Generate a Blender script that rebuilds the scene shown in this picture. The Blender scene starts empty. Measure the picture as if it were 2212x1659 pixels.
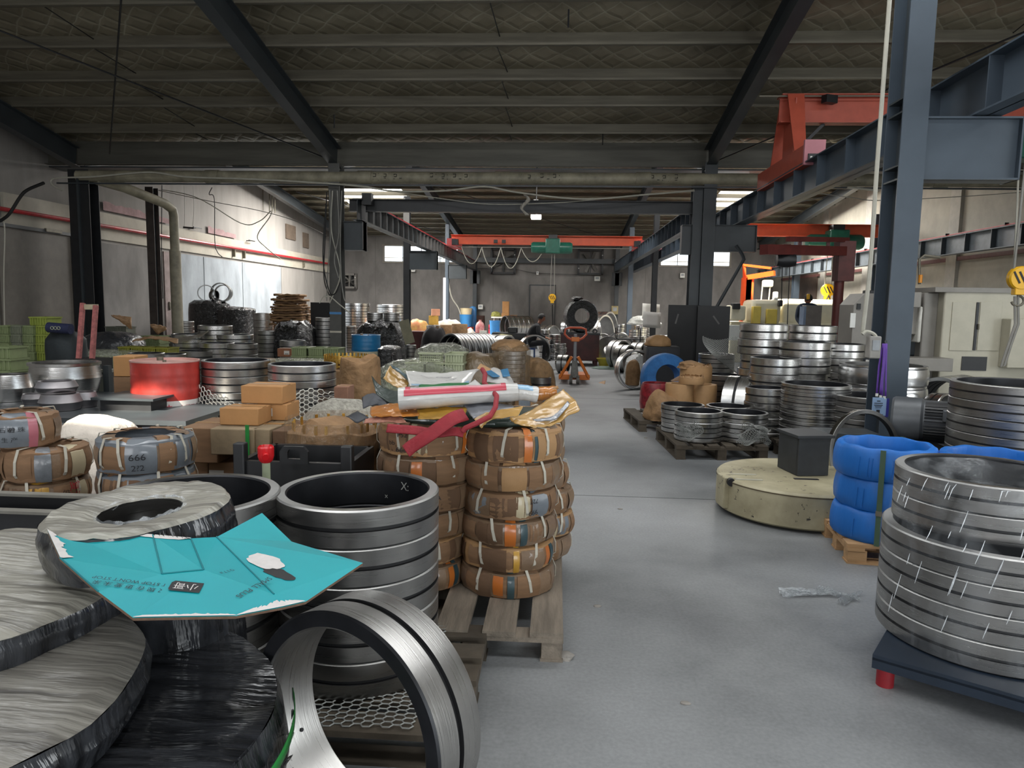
import bpy, math, random
from mathutils import Vector, Matrix, Euler, noise
R_ = random.Random(7)
SC = bpy.context.scene
COL = SC.collection
PI = math.pi
# ------------------------------------------------------------------ camera
F, CX, CY = 1533.0, 1106.0, 829.5
VPX, VPY, ROLL, CAMH = 1204.0, 661.0, .0165, 1.55
_y = Vector(((VPX-CX)/F, -(VPY-CY)/F, -1)).normalized()
_z = Vector((1, -ROLL, 0)).cross(_y).normalized()
if _z.y < 0: _z = -_z
_x = _y.cross(_z)
MR = Matrix((_x, _y, _z))
CAM = Vector((0, 0, CAMH))
cd = bpy.data.cameras.new('camera'); cam = bpy.data.objects.new('camera', cd); COL.objects.link(cam)
cam.matrix_world = Matrix.Translation(CAM) @ MR.to_4x4()
cd.sensor_fit = 'HORIZONTAL'; cd.sensor_width = 36; cd.lens = F/2212*36; cd.clip_start = .05; cd.clip_end = 200
SC.camera = cam
# ------------------------------------------------------------------ world, sun, lights, exposure
SC.view_settings.view_transform = 'Standard'; SC.view_settings.look = 'None'
SC.view_settings.gamma = 1; SC.view_settings.use_curve_mapping = False
SC.view_settings.exposure = -.2
SC.cycles.use_denoising = True
SC.cycles.max_bounces = 8; SC.cycles.diffuse_bounces = 4; SC.cycles.glossy_bounces = 4
SC.cycles.transparent_max_bounces = 12; SC.cycles.sample_clamp_indirect = 6
SC.cycles.caustics_reflective = False; SC.cycles.caustics_refractive = False
W = bpy.data.worlds.new('sky'); SC.world = W; W.use_nodes = True
_n = W.node_tree.nodes; _bg = _n['Background']
_bg.inputs[0].default_value = (.80, .90, 1, 1); _bg.inputs[1].default_value = 4.0
def area(name, loc, rot, sx, sy, e, col=(1, 1, 1), spread=180):
    d = bpy.data.lights.new(name, 'AREA'); d.shape = 'RECTANGLE'; d.size = sx; d.size_y = sy
    d.energy = e; d.color = col; d.spread = math.radians(spread)
    o = bpy.data.objects.new(name, d); COL.objects.link(o); o.location = loc; o.rotation_euler = rot
    return o
SUN_DIR = Vector((-.26, -.72, .62)).normalized()          # towards the sun
sd = bpy.data.lights.new('sun', 'SUN'); sd.energy = 24; sd.angle = .012; sd.color = (1, .93, .80)
so = bpy.data.objects.new('sun', sd); COL.objects.link(so); so.rotation_euler = SUN_DIR.to_track_quat('Z', 'Y').to_euler()
# daylight inferred behind the camera (loading door, window strips), far skylights, added fill
area('door_daylight', (4.4, -5.6, 2.0), (PI/2, 0, 0), 3.2, 3.8, 420, (.90, .96, 1))
for _i, _x in enumerate((-6.2, -3.2, -.4)): area('window_daylight', (_x, -5.6, 2.6), (PI/2, 0, 0), 1.1, 2.6, 110, (.97, .98, 1))
area('added_fill_rear', (-1.0, .5, 7.2), (0, 0, 0), 14, 1.2, 420, (.97, .98, 1))  # unseen fill light added overhead near the camera, no roof opening there
area('added_fill_front', (.6, 6.2, 6.2), (0, 0, 0), 15, 1.1, 520, (.97, .99, 1))  # unseen fill added above the view to brighten aisle floor and pallets
area('roof_light_left', (-7.6, 27, 5.7), (0, 0, 0), 3.0, 4, 1900, (1, .97, .92))
area('roof_light_right', (6.9, 27, 5.7), (0, 0, 0), 3.0, 4, 1600, (1, .97, .92))
area('added_fill_mid', (-1, 20.5, 6.1), (0, 0, 0), 10, 1.5, 1500, (1, .98, .95))  # fill added under the far ridge to brighten the back bay
area('right_side_light', (10.3, 2.5, 2.2), (PI/2, 0, PI/2), 4.5, 3.5, 320, (.92, .97, 1))  # unseen area light by the right wall, facing across the hall
# ------------------------------------------------------------------ pixel helpers (photo frame 2212 x 1659)
def ray(px, py): return MR @ Vector(((px-CX)/F, -(py-CY)/F, -1))
def G(px, py, z=0.0):
    d = ray(px, py); t = (z-CAMH)/d.z; return CAM + d*t
def P(px, py, Y):
    d = ray(px, py); return CAM + d*(Y/d.y)
MRT = MR.transposed()
def depth(x, y, z): return -(MRT @ (Vector((x, y, z))-CAM)).z
def X_at(px, Y, z):
    a = MRT @ Vector((1, 0, 0)); b = MRT @ Vector((0, Y, z-CAMH)); k = (px-CX)/F
    return -(b.x + k*b.z)/(a.x + k*a.z)
def Z_at(py, X, Y):
    a = MRT @ Vector((0, 0, 1)); b = MRT @ Vector((X, Y, -CAMH)); k = -(py-CY)/F
    return -(b.y + k*b.z)/(a.y + k*a.z)
# ------------------------------------------------------------------ materials
MATS = {}
def _nt(name):
    m = bpy.data.materials.new(name); m.use_nodes = True; nt = m.node_tree
    return m, nt, nt.nodes['Principled BSDF'], nt.nodes.new, nt.links.new
def lin(c):
    if isinstance(c, str):
        c = tuple(int(c[i:i+2], 16)/255 for i in (0, 2, 4))
        c = tuple(x/12.92 if x <= .04045 else ((x+.055)/1.055)**2.4 for x in c)
    return c
def M(name, col, rough=.6, metal=0., var=.15, scale=6., bump=0., bscale=40., stretch=(1, 1, 1), coat=0., spec=.5, col2=None, ramp=(.35, .65), emit=0.):
    if name in MATS: return MATS[name]
    m, nt, b, N, L = _nt(name); c = lin(col)
    tc = N('ShaderNodeTexCoord'); mp = N('ShaderNodeMapping'); mp.inputs['Scale'].default_value = stretch
    L(tc.outputs['Object'], mp.inputs['Vector'])
    if var or col2:
        n = N('ShaderNodeTexNoise'); n.inputs['Scale'].default_value = scale; n.inputs['Detail'].default_value = 5; n.inputs['Roughness'].default_value = .6
        L(mp.outputs[0], n.inputs['Vector'])
        r = N('ShaderNodeValToRGB'); r.color_ramp.elements[0].position = ramp[0]; r.color_ramp.elements[1].position = ramp[1]
        lo = lin(col2) if col2 else tuple(x*(1-var) for x in c); hi = c if col2 else tuple(min(1, x*(1+var)) for x in c)
        r.color_ramp.elements[0].color = (*lo, 1); r.color_ramp.elements[1].color = (*hi, 1)
        L(n.outputs['Fac'], r.inputs[0]); L(r.outputs[0], b.inputs['Base Color'])
    else: b.inputs['Base Color'].default_value = (*c, 1)
    b.inputs['Roughness'].default_value = rough; b.inputs['Metallic'].default_value = metal
    b.inputs['Specular IOR Level'].default_value = spec
    if coat: b.inputs['Coat Weight'].default_value = coat; b.inputs['Coat Roughness'].default_value = .12
    if bump:
        n2 = N('ShaderNodeTexNoise'); n2.inputs['Scale'].default_value = bscale; n2.inputs['Detail'].default_value = 4
        L(mp.outputs[0], n2.inputs['Vector']); bp = N('ShaderNodeBump'); bp.inputs['Strength'].default_value = bump; bp.inputs['Distance'].default_value = .02
        L(n2.outputs['Fac'], bp.inputs['Height']); L(bp.outputs[0], b.inputs['Normal'])
        if coat: L(bp.outputs[0], b.inputs['Coat Normal'])
    if emit: b.inputs['Emission Color'].default_value = (*c, 1); b.inputs['Emission Strength'].default_value = emit
    MATS[name] = m; return m
def steel(name, col, rough, metal=1., k=.10):
    m, nt, b, N, L = _nt(name); c = lin(col)
    tc = N('ShaderNodeTexCoord'); mp = N('ShaderNodeMapping'); mp.inputs['Scale'].default_value = (1.5, 1.5, 90)
    L(tc.outputs['Object'], mp.inputs[0]); n = N('ShaderNodeTexNoise'); n.inputs['Scale'].default_value = 3; n.inputs['Detail'].default_value = 6
    L(mp.outputs[0], n.inputs[0]); r = N('ShaderNodeMapRange'); r.inputs[3].default_value = rough-k; r.inputs[4].default_value = rough+k
    L(n.outputs['Fac'], r.inputs[0]); L(r.outputs[0], b.inputs['Roughness'])
    n2 = N('ShaderNodeTexNoise'); n2.inputs['Scale'].default_value = 5; n2.inputs['Detail'].default_value = 4; L(tc.outputs['Object'], n2.inputs[0])
    rr = N('ShaderNodeValToRGB'); rr.color_ramp.elements[0].position = .3; rr.color_ramp.elements[1].position = .7
    rr.color_ramp.elements[0].color = (*[x*.72 for x in c], 1); rr.color_ramp.elements[1].color = (*c, 1)
    L(n2.outputs['Fac'], rr.inputs[0]); L(rr.outputs[0], b.inputs['Base Color'])
    bp = N('ShaderNodeBump'); bp.inputs['Strength'].default_value = .06; bp.inputs['Distance'].default_value = .004
    L(n.outputs['Fac'], bp.inputs['Height']); L(bp.outputs[0], b.inputs['Normal'])
    b.inputs['Metallic'].default_value = metal; tg = N('ShaderNodeTangent'); tg.direction_type = 'RADIAL'; tg.axis = 'Z'; L(tg.outputs[0], b.inputs['Tangent']); b.inputs['Anisotropic'].default_value = .8
    MATS[name] = m; return m
def film(name, col, alpha, rough=.12, wr=.7, scale=9., stretch=(1, 1, 1), white=.0):
    m, nt, b, N, L = _nt(name)
    tc = N('ShaderNodeTexCoord'); mp = N('ShaderNodeMapping'); mp.inputs['Scale'].default_value = stretch; L(tc.outputs['Object'], mp.inputs[0])
    n = N('ShaderNodeTexNoise'); n.inputs['Scale'].default_value = scale; n.inputs['Detail'].default_value = 5; n.inputs['Distortion'].default_value = 1.5
    L(mp.outputs[0], n.inputs[0])
    bp = N('ShaderNodeBump'); bp.inputs['Strength'].default_value = wr; bp.inputs['Distance'].default_value = .05
    L(n.outputs['Fac'], bp.inputs['Height']); L(bp.outputs[0], b.inputs['Normal'])
    b.inputs['Base Color'].default_value = (*lin(col), 1); b.inputs['Roughness'].default_value = rough; b.inputs['Specular IOR Level'].default_value = .8
    if alpha < 1:
        r = N('ShaderNodeValToRGB'); r.color_ramp.elements[0].position = .42; r.color_ramp.elements[1].position = .68
        r.color_ramp.elements[0].color = (alpha,)*3+(1,); r.color_ramp.elements[1].color = (min(1, alpha+white),)*3+(1,)
        L(n.outputs['Fac'], r.inputs[0]); L(r.outputs[0], b.inputs['Alpha'])
    MATS[name] = m; return m
STEEL = steel('machined_steel', (.66, .65, .63), .24)
STEELD = steel('machined_steel_dull', (.42, .41, .395), .30)
STEELB = steel('ground_steel_bright', (.80, .80, .80), .2)
RIM = steel('ring_end_face', (.40, .40, .39), .38)
BLUED = M('blued_bore', (.018, .019, .022), .38, .4, var=.3)
GROOVE = M('ring_groove', (.010, .010, .011), .6, 0, var=.1)
DGREY = M('dark_grey_paint', '33383b', .42, 0, var=.12, scale=3)
DBLUE = M('slate_blue_paint', '46505a', .4, 0, var=.10, scale=2)
BLACKP = M('black_paint', '1d1e20', .45, 0, var=.2)
PURL = M('galvanised_purlin', '6c675a', .5, .35, var=.2, scale=3, stretch=(.3, 4, 4))
CONC = M('wall_plaster', '8b8782', .85, 0, var=.16, scale=1.2, stretch=(1, 1, .25), bump=.15, bscale=30)
CONC2 = M('wall_panel', '767370', .8, 0, var=.2, scale=1.6, stretch=(1, 1, .5), bump=.1, bscale=30)
CONCB = M('bare_concrete_blue', '8d9398', .85, 0, var=.22, scale=1.5, stretch=(1, 1, .4), bump=.2, bscale=25)
CREAM = M('cream_wall_paint', 'a9a395', .75, 0, var=.1, scale=2)
REDP = M('red_pipe_paint', 'a3242b', .35, 0, var=.25, scale=8)
ORANGE = M('crane_orange', 'c4512c', .45, 0, var=.08)
ORANGER = M('crane_red_orange', 'b2513c', .5, 0, var=.08)
PINK = M('faded_red_paint', 'b97a83', .6, 0, var=.05)
DKRED = M('oxide_red_paint', '5a2420', .5, 0, var=.2)
GREENM = M('hoist_green', '1e5a4a', .3, 0, var=.15)
YELLOW = M('hook_yellow', 'e0a912', .4, 0, var=.06)
BEIGE = M('machine_beige', 'b3ae9c', .45, 0, var=.05)
BEIGE2 = M('machine_grey_beige', '85817a', .45, 0, var=.06)
CARD = M('cardboard', '7f6146', .8, 0, var=.12, scale=5, stretch=(1, 1, 6), bump=.08, bscale=60)
CARDL = M('cardboard_light', 'a97c4d', .8, 0, var=.08, scale=5, bump=.05)
CARDD = M('cardboard_dark', '644b36', .8, 0, var=.18, scale=5, bump=.1)
CARDF = M('cardboard_under_film', '77604a', .55, 0, var=.2, scale=7, bump=.35, bscale=14, coat=.5)
KRAFT = M('kraft_paper', '8c6c4a', .75, 0, var=.2, scale=9, bump=.9, bscale=13)
KRAFTL = M('kraft_paper_smooth', 'a07c54', .7, 0, var=.08, scale=9, bump=.15, bscale=20)
WOOD = M('pallet_wood', '7c7265', .8, 0, var=.25, scale=4, stretch=(6, .7, 6), bump=.2, bscale=20)
WOODL = M('new_pallet_wood', 'b08c64', .75, 0, var=.18, scale=4, stretch=(.7, 6, 6), bump=.15, bscale=20)
WOODD = M('dark_pallet_wood', '4a4237', .85, 0, var=.25, scale=5, bump=.2, bscale=20)
WHITEP = M('white_plastic', 'd8d8d2', .4, 0, var=.04)
STRAP = M('white_strapping', 'b9b4a6', .45, 0, var=.05)
GSTRAP = M('green_strapping', '1e7a33', .35, 0, var=.12, scale=20)
OSTRAP = M('olive_strapping', '3d5540', .4, 0, var=.1)
BLUEW = M('blue_wrap', '1568bb', .5, 0, var=.14, scale=5, bump=.5, bscale=9, stretch=(1, 1, .35))
BLUEW2 = M('blue_wrap_dusty', '2b66a0', .6, 0, var=.2, scale=6, bump=.5, bscale=9)
TEAL = M('teal_card', '009aa3', .55, 0, var=.05, scale=3)
WCLOTH = M('white_sack_cloth', 'd9cfc2', .8, 0, var=.08, scale=8, bump=.8, bscale=14)
BFILM = film('black_film', '0b0c0e', 1, .18, .9, 12)
GFILM = film('dusty_film', '8d8a82', 1, .38, .55, 5, (1, 1, 1))
DFILM = film('dark_film', '2a2b2d', 1, .16, .8, 7, (1, 3, 1))
CLEAR = film('clear_film', 'e8eef2', .10, .06, .8, 12, (1, 1, .5), .35)
CLEARG = film('clear_film_over_crates', 'b9bcaa', .30, .1, .9, 10, (1, 1, 1), .35)
BROWNF = film('film_over_kraft', '9a8166', .20, .1, .9, 14, (1, 1, .6), .4)
GCRATE = M('green_crate', '75805a', .5, 0, var=.12)
GCRATEL = M('pale_crate', 'a3a98a', .45, 0, var=.1)
OCRATE = M('olive_crate', '7c7a2a', .5, 0, var=.12)
NET = M('white_netting', 'c9c6bc', .6, 0, var=.05)
NETG = M('grey_netting', '8f918d', .6, 0, var=.05)
GREYF = M('grey_sack_film', '6e7276', .35, 0, var=.2, scale=10, bump=.3, bscale=12, coat=.3)
BLACKINK = M('black_ink', '16161a', .6, 0, var=0)
REDINK = M('red_ink', 'b3283a', .6, 0, var=0)
BRASS = M('brass_cage', 'c29a4a', .35, .8, var=.2)
RUBBER = M('black_rubber', '101011', .6, 0, var=.1)
GREYC = M('grey_cable', '7f7d76', .5, 0, var=.1)
WHITEC = M('white_cable', 'aaa79a', .5, 0, var=.08)
MOTOR = M('motor_grey', '55585b', .42, .2, var=.15)
SKIN = M('skin', '8a5a45', .55, 0, var=.05)
NAVY = M('navy_steel', '1b2633', .4, 0, var=.15)
def emis(name, col, s):
    m, nt, b, N, L = _nt(name); b.inputs['Base Color'].default_value = (*lin(col), 1)
    b.inputs['Emission Color'].default_value = (*lin(col), 1); b.inputs['Emission Strength'].default_value = s; MATS[name] = m; return m
SKYL = emis('skylight_glazing', (1, .98, .93), 7.)
LAMP = emis('lamp_lens', (1, 1, .95), 14.)
# ------------------------------------------------------------------ mesh builder
class MB:
    def __init__(s): s.v = []; s.f = []; s.m = []; s.x = Matrix.Identity(4)
    def at(s, m): s.x = m; return s
    def add(s, vs, fs, mi=0):
        o = len(s.v); s.v += [s.x @ Vector(v) for v in vs]
        s.f += [tuple(i+o for i in f) for f in fs]; s.m += [mi]*len(fs) if isinstance(mi, int) else list(mi)
        return s
    def box(s, c, d, rz=0, mi=0, rot=None, taper=1.):
        hx, hy, hz = d[0]/2, d[1]/2, d[2]/2
        q = rot if rot is not None else Matrix.Rotation(rz, 3, 'Z')
        vs = [Vector(c)+q @ Vector((x*hx*(taper if z > 0 else 1), y*hy*(taper if z > 0 else 1), z*hz)) for z in (-1, 1) for x, y in ((-1, -1), (1, -1), (1, 1), (-1, 1))]
        return s.add(vs, [(3, 2, 1, 0), (4, 5, 6, 7), (0, 1, 5, 4), (1, 2, 6, 5), (2, 3, 7, 6), (3, 0, 4, 7)], mi)
    def beam(s, p, q, w, h, mi=0, up=(0, 0, 1)):
        p = Vector(p); q = Vector(q); d = q-p; l = d.length; y = d/l; u = Vector(up)
        x = y.cross(u)
        if x.length < 1e-4: x = y.cross(Vector((1, 0, 0)))
        x.normalize(); z = x.cross(y)
        return s.box((p+q)/2, (w, l, h), mi=mi, rot=Matrix((x, y, z)).transposed())
    def tube(s, pts, r, n=8, mi=0, closed=False, cap=True, rs=None):
        pts = [Vector(p) for p in pts]; N = len(pts); vs = []; fs = []; pn = None
        for i, p in enumerate(pts):
            a = pts[(i-1) % N] if closed or i > 0 else p; b = pts[(i+1) % N] if closed or i < N-1 else p
            t = (b-a).normalized()
            if pn is None:
                pn = t.cross(Vector((0, 0, 1)))
                if pn.length < .05: pn = t.cross(Vector((1, 0, 0)))
            pn = (pn - t*pn.dot(t)); pn = pn.normalized() if pn.length > 1e-6 else t.orthogonal().normalized()
            bn = t.cross(pn); rr = rs[i] if rs else r
            vs += [p + pn*(rr*math.cos(2*PI*k/n)) + bn*(rr*math.sin(2*PI*k/n)) for k in range(n)]
        for i in range(N if closed else N-1):
            j = (i+1) % N
            for k in range(n): fs.append((i*n+k, i*n+(k+1) % n, j*n+(k+1) % n, j*n+k))
        if cap and not closed: fs += [tuple(reversed(range(n))), tuple(range((N-1)*n, N*n))]
        return s.add(vs, fs, mi)
    def lathe(s, prof, n=32, mi=0, closed=False, c=(0, 0, 0), cap=False, a0=0., a1=2*PI):
        full = abs(a1-a0-2*PI) < 1e-6; k = n if full else n+1; p = len(prof); vs = []; fs = []; ms = []
        for i in range(k):
            a = a0+(a1-a0)*i/n; ca, sa = math.cos(a), math.sin(a)
            vs += [(c[0]+r*ca, c[1]+r*sa, c[2]+z) for r, z in prof]
        for i in range(n):
            j = (i+1) % k
            for q in range(p if closed else p-1):
                w = (q+1) % p; fs.append((i*p+q, j*p+q, j*p+w, i*p+w)); ms.append(mi if isinstance(mi, int) else mi[q])
        if cap: fs += [tuple(i*p+p-1 for i in range(k)), tuple(i*p for i in reversed(range(k)))]; ms += [ms[-1], ms[0]]
        return s.add(vs, fs, ms)
    def prism(s, poly, z0, z1, mi=0):
        n = len(poly); vs = [(x, y, z0) for x, y in poly]+[(x, y, z1) for x, y in poly]
        return s.add(vs, [tuple(reversed(range(n))), tuple(range(n, 2*n))]+[(i, (i+1) % n, n+(i+1) % n, n+i) for i in range(n)], mi)
    def grid(s, fn, nu, nv, mi=0, cu=False):
        vs = [fn(i/nu, j/nv) for i in range(nu if cu else nu+1) for j in range(nv+1)]; K = nv+1
        fs = [(i*K+j, ((i+1) % nu if cu else i+1)*K+j, ((i+1) % nu if cu else i+1)*K+j+1, i*K+j+1) for i in range(nu) for j in range(nv)]
        return s.add(vs, fs, mi)
    def mesh(s, name, mats, smooth=.55):
        me = bpy.data.meshes.new(name); me.from_pydata([tuple(v) for v in s.v], [], s.f)
        for m in (mats if isinstance(mats, (list, tuple)) else [mats]): me.materials.append(m)
        if any(s.m): me.polygons.foreach_set('material_index', s.m)
        me.validate()
        if smooth: me.shade_smooth(); me.set_sharp_from_angle(angle=smooth)
        return me
    def build(s, name, mats, parent=None, smooth=.55, bevel=0):
        o = bpy.data.objects.new(name, s.mesh(name, mats, smooth)); COL.objects.link(o)
        if parent: o.parent = parent
        if bevel: bv = o.modifiers.new('b', 'BEVEL'); bv.width = bevel; bv.segments = 2; bv.limit_method = 'ANGLE'
        return o
def solid(o, t, off=0):
    m = o.modifiers.new('s', 'SOLIDIFY'); m.thickness = t; m.offset = off; return o
def tag(o, label, cat, group=None):
    o['label'] = label; o['category'] = cat; o['kind'] = 'thing'
    if group: o['group'] = group
    return o
def struct(o): o['kind'] = 'structure'; return o
def thing(name, label, cat, loc=(0, 0, 0), rz=0, group=None):
    o = bpy.data.objects.new(name, None); COL.objects.link(o); o.location = loc; o.rotation_euler = (0, 0, rz); o.empty_display_size = .1
    return tag(o, label, cat, group)
def inst(name, me, parent=None, loc=None, rot=None):
    o = bpy.data.objects.new(name, me); COL.objects.link(o)
    if parent: o.parent = parent
    if loc is not None: o.location = loc
    if rot is not None: o.rotation_euler = rot
    return o
def nz(x, y, z=0., s=1.): return noise.noise(Vector((x*s, y*s, z*s)))
_dg = None
def text(body, size, mat, fn, name='lettering', parent=None, thick=.0):
    """flat lettering; fn(u, v) places a point of the text plane (metres) in space"""
    cu = bpy.data.curves.new('t', 'FONT'); cu.body = body; cu.size = size; cu.align_x = 'CENTER'; cu.align_y = 'CENTER'; cu.resolution_u = 3
    ob = bpy.data.objects.new('t', cu); COL.objects.link(ob)
    dg = bpy.context.evaluated_depsgraph_get(); me = bpy.data.meshes.new_from_object(ob.evaluated_get(dg))
    bpy.data.objects.remove(ob); bpy.data.curves.remove(cu)
    for v in me.vertices: v.co = fn(v.co.x, v.co.y)
    me.materials.clear(); me.materials.append(mat); me.name = name
    o = bpy.data.objects.new(name, me); COL.objects.link(o)
    if parent: o.parent = parent
    return o
ORD = ['topmost']+[w+' from top' for w in ('second', 'third', 'fourth', 'fifth', 'sixth', 'seventh', 'eighth', 'ninth', 'tenth')]
def ordn(i, n):
    if n == 1: return 'only'
    if i == n-1 and n > 1: return 'lowest'
    return ORD[i]
# ------------------------------------------------------------------ rings
_RM = {}
def ringmesh(Ro, h, wall=.045, n=64, style='steel', groove=True):
    k = (round(Ro, 3), round(h, 3), wall, n, style, groove)
    if k in _RM: return _RM[k]
    Ri = Ro-wall; e = min(.006, h*.05); g = h*.055
    mats = {'steel': [STEEL, GROOVE, RIM, BLUED], 'dull': [STEELD, GROOVE, RIM, BLUED], 'bright': [STEELB, GROOVE, STEELB, STEELD], 'front': [STEELD, GROOVE, BLUED, STEELD]}[style]
    pr = [(Ro-e, 0), (Ro, e)]; mi = [1]
    if groove: pr += [(Ro, h/2-g), (Ro-.012, h/2-g), (Ro-.012, h/2+g), (Ro, h/2+g)]; mi += [0, 1, 1, 1]
    pr += [(Ro, h-e), (Ro-e, h), (Ri+e, h), (Ri, h-e), (Ri, e), (Ri+e, 0)]; mi += [0, 2, 2, 3, 3, 3, 2]
    me = MB().lathe(pr, n, mi, True).mesh('steel_ring', mats, .5); _RM[k] = me; return me
def ring(x, y, z, Ro, h, label, group, wall=.045, n=48, style='steel', rot=None, groove=True, name='steel_ring', cat='ring'):
    o = inst(name, ringmesh(Ro, h, wall, n, style, groove), None, (x, y, z), rot if rot else (0, 0, R_.random()*6))
    return tag(o, label, cat, group)
def stack(px, Y, pyrim, wpx, n, z0, where, wall=.045, seg=48, style='steel', jit=0., groove=True, R=None, top=None):
    """n rings from height z0 up to the rim seen at (px, pyrim); returns x, y, R, h, top"""
    zt = .8
    for _ in range(3):
        X = X_at(px, Y, zt); zt = Z_at(pyrim, X, Y)
    if top: zt = top; X = X_at(px, Y, zt)
    Ro = R or wpx/2*depth(X, Y, zt)/F; h = (zt-z0)/n
    for i in range(n):
        jx, jy = (R_.uniform(-jit, jit), R_.uniform(-jit, jit)) if jit else (0, 0)
        ring(X+jx, Y+jy, zt-(i+1)*h, Ro, h, f'steel ring, {ordn(i, n)} {where}', f'rings {where}', wall, seg, style, groove=groove)
    return X, Y, Ro, h, zt
# ================================================================== STRUCTURE
XL, XR, YB, YF = -11.3, 10.7, 36.5, -6.2
def mat_floor():
    m, nt, b, N, L = _nt('floor_concrete'); tc = N('ShaderNodeTexCoord')
    n = N('ShaderNodeTexNoise'); n.inputs['Scale'].default_value = .55; n.inputs['Detail'].default_value = 7; n.inputs['Roughness'].default_value = .6
    L(tc.outputs['Object'], n.inputs[0]); r = N('ShaderNodeValToRGB'); e = r.color_ramp.elements
    e[0].position = .33; e[0].color = (*lin('5d5f61'), 1); e[1].position = .68; e[1].color = (*lin('929495'), 1); x = r.color_ramp.elements.new(.5); x.color = (*lin('7f8182'), 1)
    L(n.outputs['Fac'], r.inputs[0])
    n2 = N('ShaderNodeTexNoise'); n2.inputs['Scale'].default_value = 60; n2.inputs['Detail'].default_value = 3; L(tc.outputs['Object'], n2.inputs[0])
    mx = N('ShaderNodeMixRGB'); mx.blend_type = 'OVERLAY'; mx.inputs[0].default_value = .25; L(r.outputs[0], mx.inputs[1]); L(n2.outputs['Fac'], mx.inputs[2])
    L(mx.outputs[0], b.inputs['Base Color'])
    rr = N('ShaderNodeMapRange'); rr.inputs[3].default_value = .32; rr.inputs[4].default_value = .62; L(n.outputs['Fac'], rr.inputs[0]); L(rr.outputs[0], b.inputs['Roughness'])
    bp = N('ShaderNodeBump'); bp.inputs['Strength'].default_value = .08; bp.inputs['Distance'].default_value = .004; L(n2.outputs['Fac'], bp.inputs['Height']); L(bp.outputs[0], b.inputs['Normal'])
    b.inputs['Specular IOR Level'].default_value = .4
    return m
fl = struct(MB().box((0, 15, -.1), (24, 44, .2)).build('floor', mat_floor(), smooth=0))
jn = MB()
for Y in (5.75, 12, 18.2, 24.5): jn.box((0, Y, .0006), (23, .007, .0012))
jn.build('control_joint', M('joint_dirt', '3a3a3a', .8, var=0), fl, smooth=0)
def mat_insul():
    m, nt, b, N, L = _nt('foil_insulation'); tc = N('ShaderNodeTexCoord'); sx = N('ShaderNodeSeparateXYZ'); L(tc.outputs['Object'], sx.inputs[0])
    nn = N('ShaderNodeTexNoise'); nn.inputs['Scale'].default_value = .8; nn.inputs['Detail'].default_value = 3; L(tc.outputs['Object'], nn.inputs[0])
    def mt(op, a, c):
        k = N('ShaderNodeMath'); k.operation = op
        for i, q in enumerate((a, c)):
            if q is None: continue
            if isinstance(q, (int, float)): k.inputs[i].default_value = q
            else: L(q, k.inputs[i])
        return k.outputs[0]
    wob = mt('MULTIPLY', nn.outputs['Fac'], .35); outs = []
    for sgn in (1, -1):
        u = mt('ADD', mt('MULTIPLY', sx.outputs['X'], .62), mt('MULTIPLY', sx.outputs['Y'], .62*sgn)); u = mt('ADD', u, wob)
        f = mt('FRACT', mt('MULTIPLY', u, 3.6), None); d = mt('ABSOLUTE', mt('SUBTRACT', f, .5), None); outs.append(d)
    mn = mt('MINIMUM', outs[0], outs[1])
    r = N('ShaderNodeValToRGB'); r.color_ramp.elements[0].position = .0; r.color_ramp.elements[1].position = .05
    r.color_ramp.elements[0].color = (*lin('b5af9c'), 1); r.color_ramp.elements[1].color = (*lin('948c78'), 1); L(mn, r.inputs[0])
    n3 = N('ShaderNodeTexNoise'); n3.inputs['Scale'].default_value = 1.3; n3.inputs['Detail'].default_value = 6; L(tc.outputs['Object'], n3.inputs[0])
    mx = N('ShaderNodeMixRGB'); mx.blend_type = 'MULTIPLY'; mx.inputs[0].default_value = .75; L(r.outputs[0], mx.inputs[1])
    r3 = N('ShaderNodeValToRGB'); r3.color_ramp.elements[0].position = .3; r3.color_ramp.elements[1].position = .7; r3.color_ramp.elements[0].color = (.42, .41, .38, 1); L(n3.outputs['Fac'], r3.inputs[0]); L(r3.outputs[0], mx.inputs[2])
    L(mx.outputs[0], b.inputs['Base Color']); b.inputs['Metallic'].default_value = .3; b.inputs['Roughness'].default_value = .45
    bp = N('ShaderNodeBump'); bp.inputs['Strength'].default_value = .55; bp.inputs['Distance'].default_value = .12
    h = mt('ADD', mt('MINIMUM', mn, .22), mt('MULTIPLY', n3.outputs['Fac'], .35)); L(h, bp.inputs['Height']); L(bp.outputs[0], b.inputs['Normal'])
    return m
INS = mat_insul()
def zr1(Y): return 5.05+.187*(15.2-Y)
def zr2(Y): return 5.05+.098*(36.5-Y) if Y >= 22 else 6.47-.225*(22-Y)
ceil = bpy.data.objects.new('ceiling', None); COL.objects.link(ceil); struct(ceil)
def sheet(name, x0, x1, y0, y1, zf, holes, mat):
    xs = sorted({x0, x1} | {h[0] for h in holes} | {h[1] for h in holes}); ys = sorted({y0, y1} | {h[2] for h in holes} | {h[3] for h in holes}); mb = MB()
    for a, b in zip(xs, xs[1:]):
        for c, d in zip(ys, ys[1:]):
            if any(h[0] <= a and b <= h[1] and h[2] <= c and d <= h[3] for h in holes): continue
            for dz in (0, .12): mb.add([(a, c, zf(c)+dz), (b, c, zf(c)+dz), (b, d, zf(d)+dz), (a, d, zf(d)+dz)], [(0, 3, 2, 1) if dz == 0 else (0, 1, 2, 3)])
    return mb.build(name, mat, ceil, smooth=0)
sheet('insulation_sheet', XL-.3, XR+.3, -6.6, 15.75, zr1, [(-7.15, -5.95, -4.7, -2.9)], INS)  # unseen opening added so the sun reaches drum and sacks
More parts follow.
